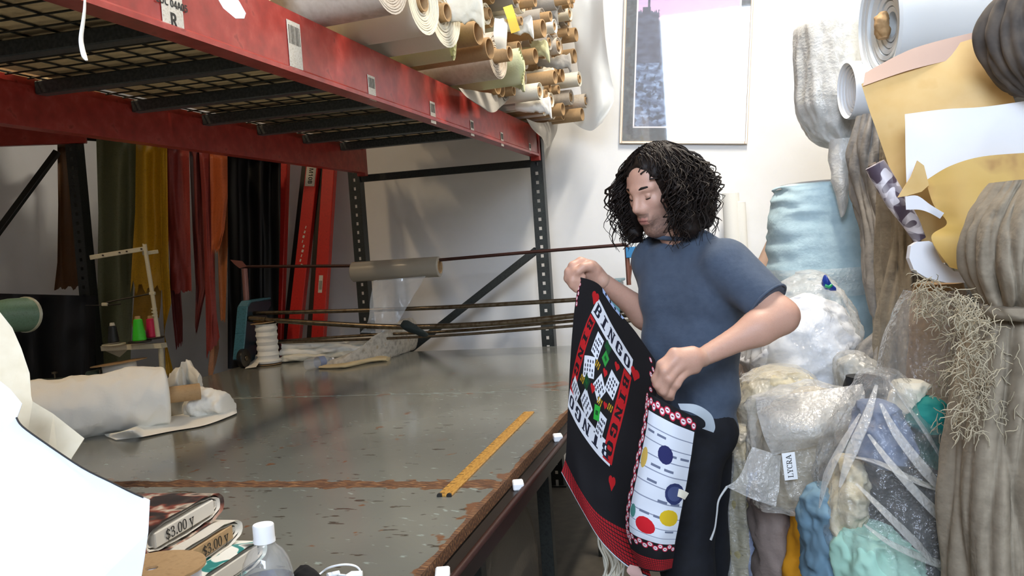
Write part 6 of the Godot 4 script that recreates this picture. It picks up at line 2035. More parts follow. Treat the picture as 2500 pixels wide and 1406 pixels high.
	for r in [
		[[1578, 955, 2.50], [1600, 968, 2.47], [1650, 995, 2.47], [1704, 1022, 2.50]],
		[[1566, 1040, 2.51], [1592, 1060, 2.47], [1642, 1085, 2.46], [1692, 1100, 2.50]],
		[[1546, 1140, 2.53], [1572, 1160, 2.485], [1628, 1185, 2.47], [1676, 1195, 2.51]],
		[[1527, 1240, 2.55], [1552, 1262, 2.50], [1610, 1285, 2.485], [1656, 1290, 2.52]],
		[[1530, 1310, 2.56], [1556, 1330, 2.52], [1606, 1345, 2.50], [1646, 1345, 2.53]],
		[[1560, 1385, 2.57], [1580, 1392, 2.54], [1612, 1395, 2.52], [1640, 1388, 2.55]]]:
		var line := []
		for p in r: line.append(at(p[0], p[1], p[2]))
		c.append(line)
	obj("turned_flap", sheet(patch(c, 9, 0.007, 3.0, 5.0), 0.0025), fm, t)
	# pale selvage curling behind the hand, and the short loose threads
	c = []
	for r in [[[1655, 985, 2.52], [1662, 1000, 2.515]], [[1700, 988, 2.5], [1690, 1008, 2.5]], [[1735, 1010, 2.5], [1718, 1025, 2.51]], [[1746, 1040, 2.51], [1722, 1040, 2.52]], [[1742, 1056, 2.52], [1714, 1046, 2.53]]]:
		c.append([at(r[0][0], r[0][1], r[0][2]), at(r[1][0], r[1][1], r[1][2])])
	obj("selvage", sheet(patch(c, 6), 0.002), mat("selvage_cloth", "b9c4cc", 0.85), t)
	c = []
	for r in [[[1640, 1192, 2.5], [1642, 1208, 2.5]], [[1662, 1194, 2.49], [1660, 1214, 2.49]], [[1682, 1204, 2.5], [1672, 1220, 2.5]]]:
		c.append([at(r[0][0], r[0][1], r[0][2]), at(r[1][0], r[1][1], r[1][2])])
	obj("selvage", sheet(patch(c, 5), 0.002), M.cream, t)
	obj("care_tag", sheet(patch([[at(1538, 1378, 2.6), at(1562, 1384, 2.59)], [at(1530, 1395, 2.6), at(1572, 1408, 2.59)], [at(1550, 1415, 2.6), at(1590, 1420, 2.59)]], 4), 0.002), mat("pinkish_tag", "cfa9a0", 0.8), t)

# ---------------------------------------------------------------- rolls, bags and drapes piled along the right side
func px_loft(list: Array, o := {}) -> Shape:   # [x, y, depth, half width px, depth radius m]; rings lie level
	var st := []
	for a in list:
		st.append([at(a[0], a[1], a[2]), a[3] * a[2] / F, a[4]])
	var ax := Vector3(CB.x.x, 0, CB.x.z).normalized()
	return loft(st, ax, Vector3.UP.cross(ax) * -1.0 if o.get("flip", false) else ax.cross(Vector3.UP), o)

func x_roll(end: Vector3, r: float, L: float, m: Material, t: Node3D, yaw := 0.0) -> void:   # roll whose near end faces the aisle
	var dir := Vector3(cos(yaw), 0, -sin(yaw))
	var xf := look(end + dir * L, end)
	var body := Shape.new()
	var prof := [Vector2(r * 0.99, 0), Vector2(r, L * 0.4), Vector2(r, L - 0.01), Vector2(r * 0.96, L)]
	var n := 7
	for k in n:
		var a := lerpf(r * 0.94, 0.04, float(k) / n); var b := lerpf(r * 0.94, 0.04, (k + 0.75) / n)
		var lift := L - 0.006 - 0.012 * rng.randf() - 0.006 * k
		prof.append(Vector2(a, lift)); prof.append(Vector2(b, lift - 0.004)); prof.append(Vector2(b, lift - 0.03))
	prof.append(Vector2(0.035, L - 0.09)); prof.append(Vector2(0.0, L - 0.09))
	body.lathe(prof, 40, xf)
	obj("fabric", body, m, t)

func pile() -> void:
	var plastic_bump := ntex_normal(0.02, 6.0, 121, 4, true)
	var clear := mat("bag_plastic", "f3f2ec", 0.2, {"alpha": 0.24, "bump": plastic_bump, "bump_scale": 1.6, "scale": 3.0})
	var clear2 := mat("bag_plastic_thin", "f2f2ee", 0.14, {"alpha": 0.11, "bump": plastic_bump, "bump_scale": 1.6, "scale": 3.0})
	var grey_plastic := mat("grey_plastic", "dcdcda", 0.3, {"bump": plastic_bump, "bump_scale": 0.6, "scale": 3.0, "tex": ntex(0.01, [[0, "c4c3be"], [0.45, "eeeeea"], [1, "ffffff"]], 122, 4)})
	var dusty := mat("dusty_cloth", "ffffff", 0.9, {"tex": ntex(0.015, [[0, "7a705f"], [0.4, "8d8270"], [0.7, "9a8f7c"], [1, "847966"]], 123, 4), "scale": 2.5, "bump": TX.fine, "bump_scale": 0.5})
	var dusty_grey := mat("dusty_grey_cloth", "ffffff", 0.85, {"tex": ntex(0.015, [[0, "6e6a64"], [0.5, "85807a"], [1, "979289"]], 124, 4), "scale": 2.5, "bump": TX.fine, "bump_scale": 0.5})
	var pale_blue := mat("pale_blue_cloth", "c4dfe8", 0.85, {"bump": TX.fine, "bump_scale": 0.4, "scale": 2.0, "tex": ntex(0.01, [[0, "dfe6ea"], [0.5, "ffffff"], [1, "e8eef0"]], 125)})
	var kraft2 := mat("kraft_sheet", "ffffff", 0.6, {"tex": ntex(0.006, [[0, "d3ad6a"], [0.4, "dcba7c"], [0.7, "e2c388"], [1, "d0a868"]], 126, 5), "scale": 2.0, "bump": ntex_normal(0.006, 3.0, 127, 3), "bump_scale": 0.3})
	var stained_kraft := mat("stained_kraft", "ffffff", 0.6, {"tex": ntex(0.004, [[0, "d2a955"], [0.6, "d9b362"], [0.74, "cba25a"], [0.85, "a87c42"], [1, "97703c"]], 128, 5), "scale": 1.5, "bump": ntex_normal(0.006, 3.0, 127, 3), "bump_scale": 0.3})
	# --- shelf that carries the upper rolls (hidden behind them)
	var t := thing("storage_shelf", "steel storage shelf behind the heaped rolls and bags", "shelf", "", Vector3(1.2, 0, -3.3))
	for z in [-4.6, -2.0]:
		for x in [0.78, 1.8]:
			var s := Shape.new()
			s.box(Vector3(0.05, 3.6, 0.05), Transform3D(Basis(), Vector3(x, 1.8, z)), 0.003)
			obj("post", s, M.post_paint, t)
	for y in [1.12, 1.86]:
		var s := Shape.new()
		s.box(Vector3(1.08, 0.04, 2.66), Transform3D(Basis(), Vector3(1.29, y, -3.3)), 0.004)
		obj("shelf_board", s, M.dark_steel, t)
	# --- more rolls lying on the shelf, ends to the aisle
	for q in [[1.3, -2.25, 0.15, "e2ddcf", "cream fabric roll on the lower shelf board"], [1.3, -2.62, 0.14, "9a8f80", "taupe fabric roll on the lower shelf board"], [2.04, -2.3, 0.16, "c9c4bc", "stone grey fabric roll on the upper shelf board"], [2.03, -2.68, 0.15, "8c7a66", "brown fabric roll on the upper shelf board"], [1.3, -4.0, 0.14, "bfb8a8", "beige fabric roll deep on the lower shelf board"]]:
		var en := Vector3(0.84, q[0] - 0.002, q[1])
		t = thing("stored_roll", q[4], "roll", "rolls on the storage shelf", en)
		x_roll(en, q[2], 0.95, mat("stored_" + q[3], q[3], 0.85), t)
	# --- upper rolls, ends to the aisle
	var e := at(2143, 62, 3.3)
	t = thing("white_fabric_roll", "thick pale fabric roll with a dusty grey end high on the shelf", "roll", "", e)
	x_roll(e, 0.205, 1.0, mat("pale_roll", "dfe4e6", 0.8), t, 0.22)
	var rag := Shape.new()
	obj("torn_core", loft([[e + Vector3(0.02, -0.05, 0.0), 0.015, 0.02], [e + Vector3(0.012, -0.02, 0.0), 0.022, 0.03], [e + Vector3(0.012, 0.02, 0), 0.02, 0.028], [e + Vector3(0.02, 0.045, 0), 0.01, 0.015]], Vector3.RIGHT, Vector3.FORWARD, {"wr": 0.01, "wf": 9.0}), M.kraft, t)
	e = at(2066, 222, 3.55)
	t = thing("white_fabric_roll", "smaller white roll with curled layers poking out under the plastic wrap", "roll", "", e)
	x_roll(e, 0.112, 0.95, mat("white_roll", "eceef0", 0.8), t, 0.22)
	# plastic-wrapped roll with the wrap hanging down
	t = thing("wrapped_roll", "roll wrapped in dusty grey plastic hanging over the shelf edge", "roll", "", at(2030, 200, 3.75))
	obj("plastic_wrap", px_loft([[2040, 52, 3.85, 70, 0.14], [2035, 62, 3.85, 84, 0.17], [2033, 110, 3.85, 86, 0.18], [2030, 190, 3.85, 82, 0.18], [2032, 270, 3.85, 80, 0.17], [2045, 325, 3.85, 62, 0.13], [2052, 352, 3.85, 40, 0.09], [2056, 362, 3.85, 12, 0.04]], {"wr": 0.014, "wf": 3.0, "sd": 1.0, "ws": Vector3(1.5, 0.3, 1.5), "sides": 120, "sub": 12}), grey_plastic, t)
	obj("hanging_corner", px_loft([[2052, 340, 3.78, 26, 0.05], [2050, 400, 3.76, 22, 0.04], [2054, 460, 3.75, 16, 0.03], [2057, 515, 3.75, 6, 0.012], [2055, 530, 3.75, 2, 0.004]], {"wr": 0.008, "wf": 5.0, "sides": 24}), grey_plastic, t)
	# --- dusty drapes hanging below the rolls
	var g := "dusty drapes hanging from the shelf"
	single("dusty_drape", px_loft([[2130, 280, 3.3, 34, 0.08], [2118, 380, 3.3, 44, 0.1], [2125, 460, 3.28, 40, 0.09], [2150, 560, 3.2, 44, 0.1], [2155, 680, 3.15, 44, 0.1], [2160, 770, 3.12, 30, 0.07], [2163, 792, 3.1, 14, 0.03], [2158, 840, 3.1, 50, 0.09], [2150, 900, 3.1, 62, 0.12], [2150, 1000, 3.1, 60, 0.12]], {"soft": true, "pl": 0.16, "pn": 7.0, "wr": 0.014, "wf": 3.0, "ws": Vector3(1.5, 0.3, 1.5), "sides": 110, "sub": 10}), dusty_grey, "grey drape tied in a knot beside the pale blue bale", "drape", g)
	single("dusty_drape", px_loft([[2190, 300, 3.0, 30, 0.08], [2195, 450, 3.0, 40, 0.1], [2205, 600, 3.0, 46, 0.12], [2200, 760, 3.0, 50, 0.12], [2195, 900, 3.0, 54, 0.12], [2190, 1010, 3.0, 50, 0.12]], {"soft": true, "pl": 0.16, "pn": 7.0, "wr": 0.014, "wf": 3.0, "ws": Vector3(1.5, 0.25, 1.5), "sd": 4.0, "sides": 110, "sub": 10}), dusty, "brown drape hanging behind the cow print roll", "drape", g)
	single("dark_drape", px_loft([[2510, -60, 2.2, 30, 0.06], [2500, 20, 2.2, 76, 0.1], [2500, 90, 2.2, 92, 0.11], [2515, 160, 2.2, 84, 0.11], [2535, 215, 2.2, 55, 0.09], [2545, 236, 2.2, 20, 0.04]], {"soft": true, "pl": 0.15, "pn": 8.0, "wr": 0.008, "wf": 4.0, "ws": Vector3(1.5, 0.3, 1.5), "sd": 2.0, "sides": 100, "sub": 10}), mat("dark_grey_cloth", "ffffff", 0.85, {"tex": ntex(0.012, [[0, "3a3633"], [0.5, "57504a"], [1, "75695b"]], 129, 4), "scale": 2.5}), "dark grey tied sack hanging above the kraft paper", "sack")
	# --- kraft paper and boards
	g = "kraft paper sheets leaning on the shelf"
	t = thing("kraft_bundle", "large folded kraft paper bundle leaning against the shelf", "paper", g, at(2240, 600, 2.4))
	obj("sheet", sheet(patch([
		[at(2103, 205, 2.52), at(2190, 160, 2.48), at(2300, 118, 2.44), at(2392, 90, 2.40)],
		[at(2130, 300, 2.48), at(2220, 270, 2.42), at(2330, 225, 2.38), at(2440, 175, 2.34)],
		[at(2165, 400, 2.46), at(2260, 370, 2.40), at(2380, 320, 2.36), at(2480, 262, 2.32)],
		[at(2205, 510, 2.45), at(2300, 490, 2.41), at(2400, 450, 2.37), at(2520, 400, 2.32)],
		[at(2250, 640, 2.45), at(2340, 640, 2.42), at(2420, 620, 2.38), at(2560, 590, 2.34)]], 8, 0.012, 1.5, 2.0), 0.012), kraft2, t)
	obj("taped_fold", sheet(patch([[at(2112, 178, 2.53), at(2230, 118, 2.47), at(2390, 76, 2.41)], [at(2107, 210, 2.51), at(2232, 168, 2.445), at(2404, 128, 2.385)]], 8, 0.002, 2.0), 0.016), mat("pinkish_tape", "cdb0a0", 0.4), t)
	single("white_sheet", sheet(patch([[at(2206, 280, 2.33), at(2300, 268, 2.3), at(2400, 262, 2.28), at(2520, 245, 2.25)], [at(2208, 350, 2.33), at(2300, 335, 2.30), at(2400, 325, 2.28), at(2520, 315, 2.25)], [at(2212, 470, 2.34), at(2310, 440, 2.31), at(2420, 410, 2.29), at(2520, 395, 2.26)]], 8, 0.01, 1.5, 4.0), 0.004), mat("bright_white_paper", "f6f6f6", 0.6), "blank white sheet tucked between the kraft papers", "paper", g)
	single("kraft_sheet", sheet(patch([
		[at(2262, 440, 2.28), at(2320, 405, 2.25), at(2400, 382, 2.23), at(2530, 372, 2.2)],
		[at(2280, 500, 2.27), at(2345, 480, 2.24), at(2420, 470, 2.22), at(2530, 460, 2.2)],
		[at(2312, 545, 2.26), at(2360, 545, 2.23), at(2420, 545, 2.21), at(2520, 540, 2.19)],
		[at(2275, 580, 2.25), at(2340, 590, 2.22), at(2400, 600, 2.2), at(2480, 605, 2.18)],
		[at(2320, 652, 2.24), at(2350, 660, 2.22), at(2390, 662, 2.2), at(2440, 662, 2.18)]], 8, 0.008, 1.5, 6.0), 0.005), stained_kraft, "stained tan sheet with a ragged notch in front of the white sheet", "paper", g)
	single("kraft_flap", plate_px([[2192, 482], [2225, 430], [2240, 392], [2256, 404], [2268, 452], [2250, 468], [2215, 478]], 2.27, 0, 0, 0.004), kraft2, "small tan paper flap curling over the cow print roll", "paper", g)
	single("white_curl", sheet(patch([[at(2210, 480, 2.26), at(2212, 512, 2.25)], [at(2240, 478, 2.25), at(2245, 512, 2.24)], [at(2272, 500, 2.24), at(2270, 520, 2.23)], [at(2305, 520, 2.24), at(2295, 534, 2.24)]], 5), 0.003), mat("grey_white_paper", "d5d6da", 0.6), "curled grey-white strip of paper on the stained tan sheet", "paper", g)
	var ob := []
	for q in [[2224, 600], [2240, 590], [2268, 588], [2276, 592], [2300, 640], [2330, 662], [2376, 664], [2384, 674], [2360, 690], [2310, 690], [2262, 678], [2232, 660], [2220, 630]]: ob.append(q)
	single("white_board", plate_px(ob, 2.33, 0, 0.0, 0.02), mat("oval_board", "f2f2f4", 0.5), "rounded white board end sticking out under the stained tan sheet", "board")
	# cow print roll and its stick
	var cow := mat("cow_print", "ffffff", 0.6, {"tex": ntex(0.010, [[0, "efeaee"], [0.47, "efeaee"], [0.5, "5d4f5c"], [1, "4c3f4c"]], 130, 1), "scale": 5.0})
	t = thing("cow_print_roll", "slim roll of white and brown cow print leaning on the kraft bundle", "roll", "", at(2250, 600, 2.42))
	var cs := Shape.new()
	cs.tube([at(2136, 402, 2.40), at(2146, 420, 2.40), at(2190, 492, 2.40), at(2225, 545, 2.40), at(2246, 585, 2.40)], [0.026, 0.028, 0.0275, 0.022, 0.016], 20)
	obj("fabric", cs, cow, t)
	cs = Shape.new()
	cs.tube([at(2128, 400, 2.44), at(2250, 610, 2.43)], 0.011, 10)
	obj("core_stick", cs, mat("pale_wood", "8d7a66", 0.7), t)
	# --- pale blue bale
	t = thing("blue_bale", "tall pale blue bale of cloth bound in plastic", "bale", "", Vector3(at(2000, 900, 4.0).x, 0, at(2000, 900, 4.0).z))
	obj("cloth", px_loft([[1995, 446, 4.05, 60, 0.12], [1995, 450, 4.05, 92, 0.2], [1995, 470, 4.05, 98, 0.22], [1995, 540, 4.05, 108, 0.23], [2000, 640, 4.05, 118, 0.24], [2005, 760, 4.05, 120, 0.24], [2008, 900, 4.05, 118, 0.24], [2010, 1100, 4.05, 115, 0.24], [2010, 1352, 4.05, 112, 0.23]], {"wr": 0.014, "wf": 2.4, "sd": 1.0, "ws": Vector3(0.5, 3.2, 0.5), "sides": 56, "sub": 9, "sq": 0.85}), pale_blue, t)
	obj("top_wrap", px_loft([[1998, 442, 4.05, 40, 0.1], [1996, 446, 4.05, 84, 0.19], [1996, 458, 4.05, 97, 0.215]], {"wr": 0.006, "wf": 6.0, "cap": true}), mat("grey_wrap", "8b8e8e", 0.5), t)
	obj("plastic_band", px_loft([[2003, 650, 4.0, 126, 0.25], [2005, 690, 4.0, 130, 0.255], [2006, 715, 4.0, 126, 0.25]], {"wr": 0.012, "wf": 4.0, "cap": false, "sides": 56}), clear, t)
	# tan roll leaning behind the person, and white rolls against the wall
	var s := Shape.new()
	s.tube([at(1905, 560, 4.5), at(1850, 680, 4.45), at(1810, 800, 4.4), Vector3(at(1800, 900, 4.4).x, 0.02, at(1800, 900, 4.4).z)], 0.038, 14)
	single("leaning_roll", s, mat("pink_tan_cloth", "b99a86", 0.85), "slim tan fabric roll leaning beside the pale blue bale", "roll")
	for q in [[1783, 470, 0.05, "narrow white roll standing against the back wall"], [1806, 492, 0.034, "slimmer white roll standing beside the narrow one at the wall"]]:
		var p := on_z(q[0], q[1], -5.62)
		s = Shape.new()
		s.lathe([Vector2(0.0, 0.0), Vector2(q[2], 0.0), Vector2(q[2], p.y - 0.004), Vector2(q[2] - 0.004, p.y), Vector2(q[2] * 0.4, p.y), Vector2(q[2] * 0.4, p.y - 0.2)], 20, Transform3D(Basis(), Vector3(p.x, 0, p.z)))
		single("standing_roll", s, M.white_cloth, q[3], "roll", "white rolls standing at the wall")
	# --- the bags
	bag("white_bag", "bag of white cloth tied with a small blue-green twist", [[1975, 664, 3.35, 14, 0.03], [1970, 690, 3.35, 50, 0.1], [1962, 740, 3.35, 96, 0.19], [1955, 810, 3.35, 124, 0.24], [1952, 880, 3.35, 126, 0.25], [1955, 950, 3.35, 118, 0.24], [1958, 1040, 3.35, 108, 0.22]], clear, [["white_contents", mat("white_scraps", "eef1f7", 0.85, {"bump": TX.fine, "bump_scale": 0.5, "scale": 3.0}), [[1965, 730, 3.36, 40, 0.08], [1958, 770, 3.36, 92, 0.18], [1952, 850, 3.36, 116, 0.22], [1950, 920, 3.36, 112, 0.22], [1955, 1030, 3.36, 100, 0.2]], 0.03, 3.0]], 0.03, 2.6)
	var tw := single("twist_tie", loft([[at(2008, 692, 3.18), 0.008, 0.008], [at(2016, 688, 3.18), 0.022, 0.018], [at(2026, 698, 3.18), 0.014, 0.012], [at(2040, 706, 3.18), 0.006, 0.006]], Vector3.UP, CB.z, {"wr": 0.006, "wf": 14.0, "sides": 20}), mat("blue_twist", "1f3f9a", 0.4), "small dark blue and green twist tie on the white bag", "tie")
	s = Shape.new()
	s.tube([at(2014, 697, 3.165), at(2024, 701, 3.16), at(2030, 696, 3.165)], 0.006, 8)
	obj("green_end", s, mat("green_twist", "2aa06a", 0.4), tw)
	bag("clear_bag", "small clear bag of grey scraps wedged behind the open bags", [[2075, 862, 2.95, 20, 0.04], [2090, 890, 2.95, 44, 0.08], [2100, 930, 2.95, 52, 0.1], [2100, 990, 2.95, 46, 0.1]], clear, [["grey_contents", mat("grey_scraps", "b5b3aa", 0.85), [[2080, 880, 2.96, 20, 0.04], [2095, 920, 2.96, 42, 0.08], [2100, 985, 2.96, 38, 0.08]], 0.015, 5.0]], 0.016, 5.0)
	bag("clear_bag", "clear bag of pale scraps bulging below the white bag", [[1900, 900, 3.05, 40, 0.08], [1890, 930, 3.05, 80, 0.15], [1885, 980, 3.05, 96, 0.18], [1880, 1060, 3.05, 92, 0.18], [1875, 1180, 3.05, 86, 0.17], [1872, 1420, 3.05, 84, 0.17]], clear, [["cream_contents", mat("cream_scraps", "cfc6ab", 0.85, {"tex": ntex(0.015, [[0, "b8b094"], [0.5, "ffffff"], [1, "e0e4ee"]], 131), "scale": 3.0}), [[1898, 912, 3.06, 50, 0.1], [1888, 960, 3.06, 82, 0.15], [1880, 1060, 3.06, 80, 0.15], [1872, 1410, 3.06, 74, 0.15]], 0.026, 3.4]], 0.028, 3.0)
	# rolls standing in plastic below
	bag("wrapped_bundle", "upright plastic-wrapped bundle of yellowed cloth beside the person's legs", [[1800, 1040, 2.95, 20, 0.05], [1800, 1070, 2.95, 40, 0.1], [1802, 1150, 2.95, 44, 0.11], [1808, 1300, 2.95, 46, 0.11], [1812, 1500, 2.95, 46, 0.11]], clear, [["yellowed_contents", mat("yellowed_scraps", "a79c74", 0.8, {"tex": ntex(0.02, [[0, "8a8060"], [0.5, "ffffff"], [1, "d8d0b0"]], 132), "scale": Vector3(1, 5, 1)}), [[1800, 1050, 2.96, 24, 0.06], [1802, 1150, 2.96, 38, 0.09], [1812, 1490, 2.96, 40, 0.09]], 0.012, 5.0]], 0.016, 4.0)
	s = px_loft([[1838, 1150, 2.88, 18, 0.04], [1842, 1230, 2.88, 24, 0.05], [1850, 1340, 2.88, 26, 0.05], [1856, 1480, 2.88, 26, 0.05]], {"wr": 0.006, "wf": 5.0})
	single("blue_roll", s, mat("cornflower_cloth", "7f9ad6", 0.8), "upright cornflower blue cloth roll between the bundles", "roll")
	s = px_loft([[1872, 1190, 2.75, 30, 0.07], [1884, 1260, 2.75, 42, 0.09], [1894, 1350, 2.75, 44, 0.1], [1900, 1480, 2.75, 44, 0.1]], {"wr": 0.018, "wf": 4.0, "sd": 3.0})
	single("mauve_bundle", s, mat("mauve_cloth", "8f8078", 0.8, {"bump": TX.fine, "bump_scale": 0.5, "scale": 3.0}), "upright mauve grey cloth bundle under the tagged bag", "bundle")
	s = px_loft([[1968, 1190, 2.62, 18, 0.03], [1966, 1260, 2.6, 26, 0.04], [1962, 1340, 2.6, 28, 0.05], [1956, 1390, 2.58, 34, 0.05], [1954, 1500, 2.58, 34, 0.05]], {"wr": 0.014, "wf": 5.0, "sd": 6.0})
	single("yellow_bundle", s, mat("golden_cloth", "e09a1a", 0.8), "golden yellow cloth bundle beside the mauve one", "bundle")
	# open bag lying over them with a handwritten tag
	t = bag("tagged_bag", "open clear bag with a handwritten paper tag inside", [[1985, 940, 2.62, 30, 0.06], [1965, 965, 2.62, 118, 0.12], [1962, 1010, 2.62, 122, 0.14], [1950, 1070, 2.62, 108, 0.14], [1935, 1130, 2.62, 94, 0.13], [1930, 1180, 2.62, 84, 0.12], [1930, 1230, 2.62, 70, 0.1]], clear, [["cream_contents", mat("beige_scraps", "b7a98a", 0.85, {"bump": TX.fine, "bump_scale": 0.5, "scale": 3.0}), [[1985, 960, 2.66, 40, 0.06], [1970, 1000, 2.66, 92, 0.1], [1955, 1080, 2.66, 86, 0.1], [1938, 1160, 2.66, 70, 0.09], [1935, 1225, 2.66, 55, 0.08]], 0.02, 4.0]], 0.022, 3.6)
	var tp := at(1928, 1138, 2.47)
	var tb := Basis(CB.y, -CB.x, CB.z) * Basis(Vector3.BACK, 0.12)
	s = Shape.new()
	s.box(Vector3(0.075, 0.036, 0.001), Transform3D(tb, tp), 0.0)
	obj("paper_tag", s, M.white_paper, t)
	text("LYCRA", 0.014, Transform3D(tb, tp + CB.z * 0.0015), M.ink, t, "tag_lettering", "Droid Serif", false)
	# its open mouth: loose film folded over towards the person
	obj("loose_mouth", sheet(patch([
		[at(1842, 968, 2.60), at(1930, 962, 2.56), at(2020, 948, 2.52), at(2100, 935, 2.50)],
		[at(1846, 1010, 2.52), at(1935, 1015, 2.46), at(2030, 1005, 2.44), at(2108, 985, 2.46)],
		[at(1860, 1060, 2.49), at(1940, 1068, 2.43), at(2025, 1052, 2.42), at(2095, 1030, 2.45)],
		[at(1880, 1108, 2.50), at(1950, 1098, 2.46), at(2010, 1080, 2.46), at(2060, 1062, 2.48)]], 14, 0.03, 2.6, 2.0), 0.0008), clear, t)
	obj("torn_corner", sheet(patch([
		[at(1835, 1090, 2.52), at(1870, 1100, 2.5), at(1905, 1110, 2.5)],
		[at(1800, 1165, 2.5), at(1850, 1175, 2.48), at(1900, 1185, 2.48)],
		[at(1772, 1188, 2.5), at(1830, 1215, 2.48), at(1890, 1235, 2.48)]], 12, 0.02, 4.0, 5.0), 0.0008), clear, t)
	var strand := Shape.new()
	strand.tube(px_curve([[1775, 1188, 2.5], [1755, 1220, 2.49], [1750, 1255, 2.49], [1745, 1290, 2.49], [1735, 1318, 2.49]]), spread([0.004, 0.003, 0.0025, 0.0025, 0.004]), 6)
	obj("film_strand", strand, M.milky_film, t)
	# large clear bag with black, mint and teal cloth
	t = bag("scrap_bag", "large clear bag stuffed with black, mint and teal cloth", [[2150, 905, 2.3, 28, 0.05], [2160, 935, 2.3, 48, 0.09], [2160, 985, 2.3, 70, 0.12], [2168, 1050, 2.3, 120, 0.17], [2180, 1130, 2.3, 164, 0.2], [2190, 1220, 2.3, 182, 0.22], [2198, 1330, 2.3, 186, 0.22], [2200, 1500, 2.3, 184, 0.22]], clear2, [
		["slate_blue_cloth", mat("slate_blue", "6f7d98", 0.85), [[2140, 990, 2.28, 28, 0.05], [2150, 1040, 2.27, 54, 0.08], [2165, 1100, 2.25, 60, 0.08], [2160, 1130, 2.26, 30, 0.05]], 0.016, 5.0],
		["black_cloth", mat("charcoal_cloth", "1f2022", 0.85), [[2160, 1120, 2.31, 60, 0.09], [2205, 1180, 2.3, 112, 0.13], [2222, 1270, 2.3, 126, 0.14], [2245, 1360, 2.3, 118, 0.14], [2250, 1500, 2.3, 110, 0.14]], 0.024, 3.4],
		["mint_cloth", mat("mint_cloth_m", "a6d2c0", 0.85), [[2110, 1285, 2.22, 50, 0.06], [2135, 1330, 2.2, 84, 0.08], [2160, 1400, 2.2, 100, 0.09], [2160, 1500, 2.2, 100, 0.09]], 0.018, 5.0],
		["teal_cloth", mat("teal_cloth_m", "1f6e62", 0.85), [[2268, 1010, 2.33, 38, 0.06], [2290, 1090, 2.33, 54, 0.08], [2315, 1200, 2.33, 50, 0.08], [2340, 1330, 2.33, 40, 0.07]], 0.014, 5.0],
		["dusty_blue_cloth", mat("dusty_blue", "6d8da0", 0.85), [[2010, 1200, 2.33, 30, 0.06], [2006, 1280, 2.32, 38, 0.08], [2012, 1400, 2.32, 36, 0.08], [2014, 1500, 2.32, 36, 0.08]], 0.014, 5.0],
		["cream_cloth", M.cream_scraps, [[2078, 1130, 2.29, 24, 0.05], [2070, 1200, 2.27, 28, 0.07], [2068, 1270, 2.25, 30, 0.07], [2075, 1320, 2.25, 30, 0.07]], 0.018, 5.0]], 0.026, 2.8)
	# gathers where the film is drawn together
	for c in [[[2150, 985, 2.17], [2190, 1060, 2.12], [2260, 1150, 2.085], [2345, 1245, 2.14]], [[2120, 1060, 2.15], [2190, 1150, 2.08], [2290, 1255, 2.075], [2380, 1320, 2.17]], [[2060, 1112, 2.19], [2140, 1128, 2.12], [2240, 1175, 2.09], [2350, 1215, 2.16]], [[2090, 1180, 2.13], [2160, 1250, 2.07], [2240, 1330, 2.06], [2300, 1395, 2.1]], [[2110, 1280, 2.1], [2180, 1330, 2.06], [2280, 1372, 2.08], [2340, 1380, 2.13]], [[2170, 930, 2.2], [2215, 990, 2.18], [2270, 1070, 2.15], [2320, 1160, 2.16]], [[2100, 1010, 2.18], [2060, 1080, 2.17], [2020, 1160, 2.18], [2000, 1240, 2.2]], [[2140, 940, 2.2], [2115, 1020, 2.16], [2080, 1100, 2.14], [2050, 1190, 2.14]]]:
		var gs := Shape.new()
		gs.tube(px_curve(c, 8), spread([0.004, 0.013, 0.016, 0.003], 8), 12, true, 0.22)
		obj("gathered_fold", gs, clear, t)
	t = thing("teal_cloth_end", "teal cloth knot poking out of the large clear bag", "cloth", "", at(2265, 1005, 2.2))
	obj("cloth", px_loft([[2268, 968, 2.22, 8, 0.015], [2270, 985, 2.22, 26, 0.04], [2268, 1012, 2.22, 42, 0.05], [2266, 1030, 2.22, 42, 0.05], [2272, 1050, 2.22, 36, 0.05]], {"wr": 0.012, "wf": 6.0, "sd": 2.0}), mat("bright_teal", "0a7f78", 0.8), t)
	t = thing("cream_cloth_end", "cream cloth end sticking out at the top of the large clear bag", "cloth", "", at(2215, 950, 2.25))
	obj("cloth", px_loft([[2218, 930, 2.27, 26, 0.03], [2222, 945, 2.27, 34, 0.04], [2212, 970, 2.27, 28, 0.04], [2212, 1000, 2.27, 26, 0.04], [2225, 1030, 2.27, 20, 0.03]], {"wr": 0.014, "wf": 6.0, "sd": 7.0}), M.cream, t)
	t = thing("black_cloth_end", "black cloth wedged between the clear bags", "cloth", "", at(2110, 950, 2.5))
	obj("cloth", px_loft([[2108, 918, 2.56, 30, 0.04], [2108, 945, 2.56, 34, 0.06], [2116, 980, 2.56, 26, 0.06], [2116, 1010, 2.56, 20, 0.05]], {"wr": 0.014, "wf": 6.0, "sd": 8.0}), M.charcoal_cloth, t)
	# --- kraft tube in clear film, frayed drape, big brown drape at the frame's edge
	t = thing("wrapped_tube", "tall brown kraft roll in clear film behind the frayed drape", "roll", "", Vector3(at(2290, 900, 2.45).x, 0, at(2290, 900, 2.45).z))
	obj("kraft_roll", px_loft([[2292, 690, 2.5, 50, 0.07], [2290, 800, 2.5, 62, 0.08], [2290, 950, 2.5, 66, 0.08], [2292, 1150, 2.5, 66, 0.08], [2295, 1500, 2.5, 66, 0.08]], {"wr": 0.008, "wf": 3.0, "sides": 40}), mat("brown_kraft", "8d7048", 0.7, {"tex": ntex(0.015, [[0, "c0b0a0"], [0.5, "ffffff"], [1, "d8cfc0"]], 133), "scale": 3.0}), t)
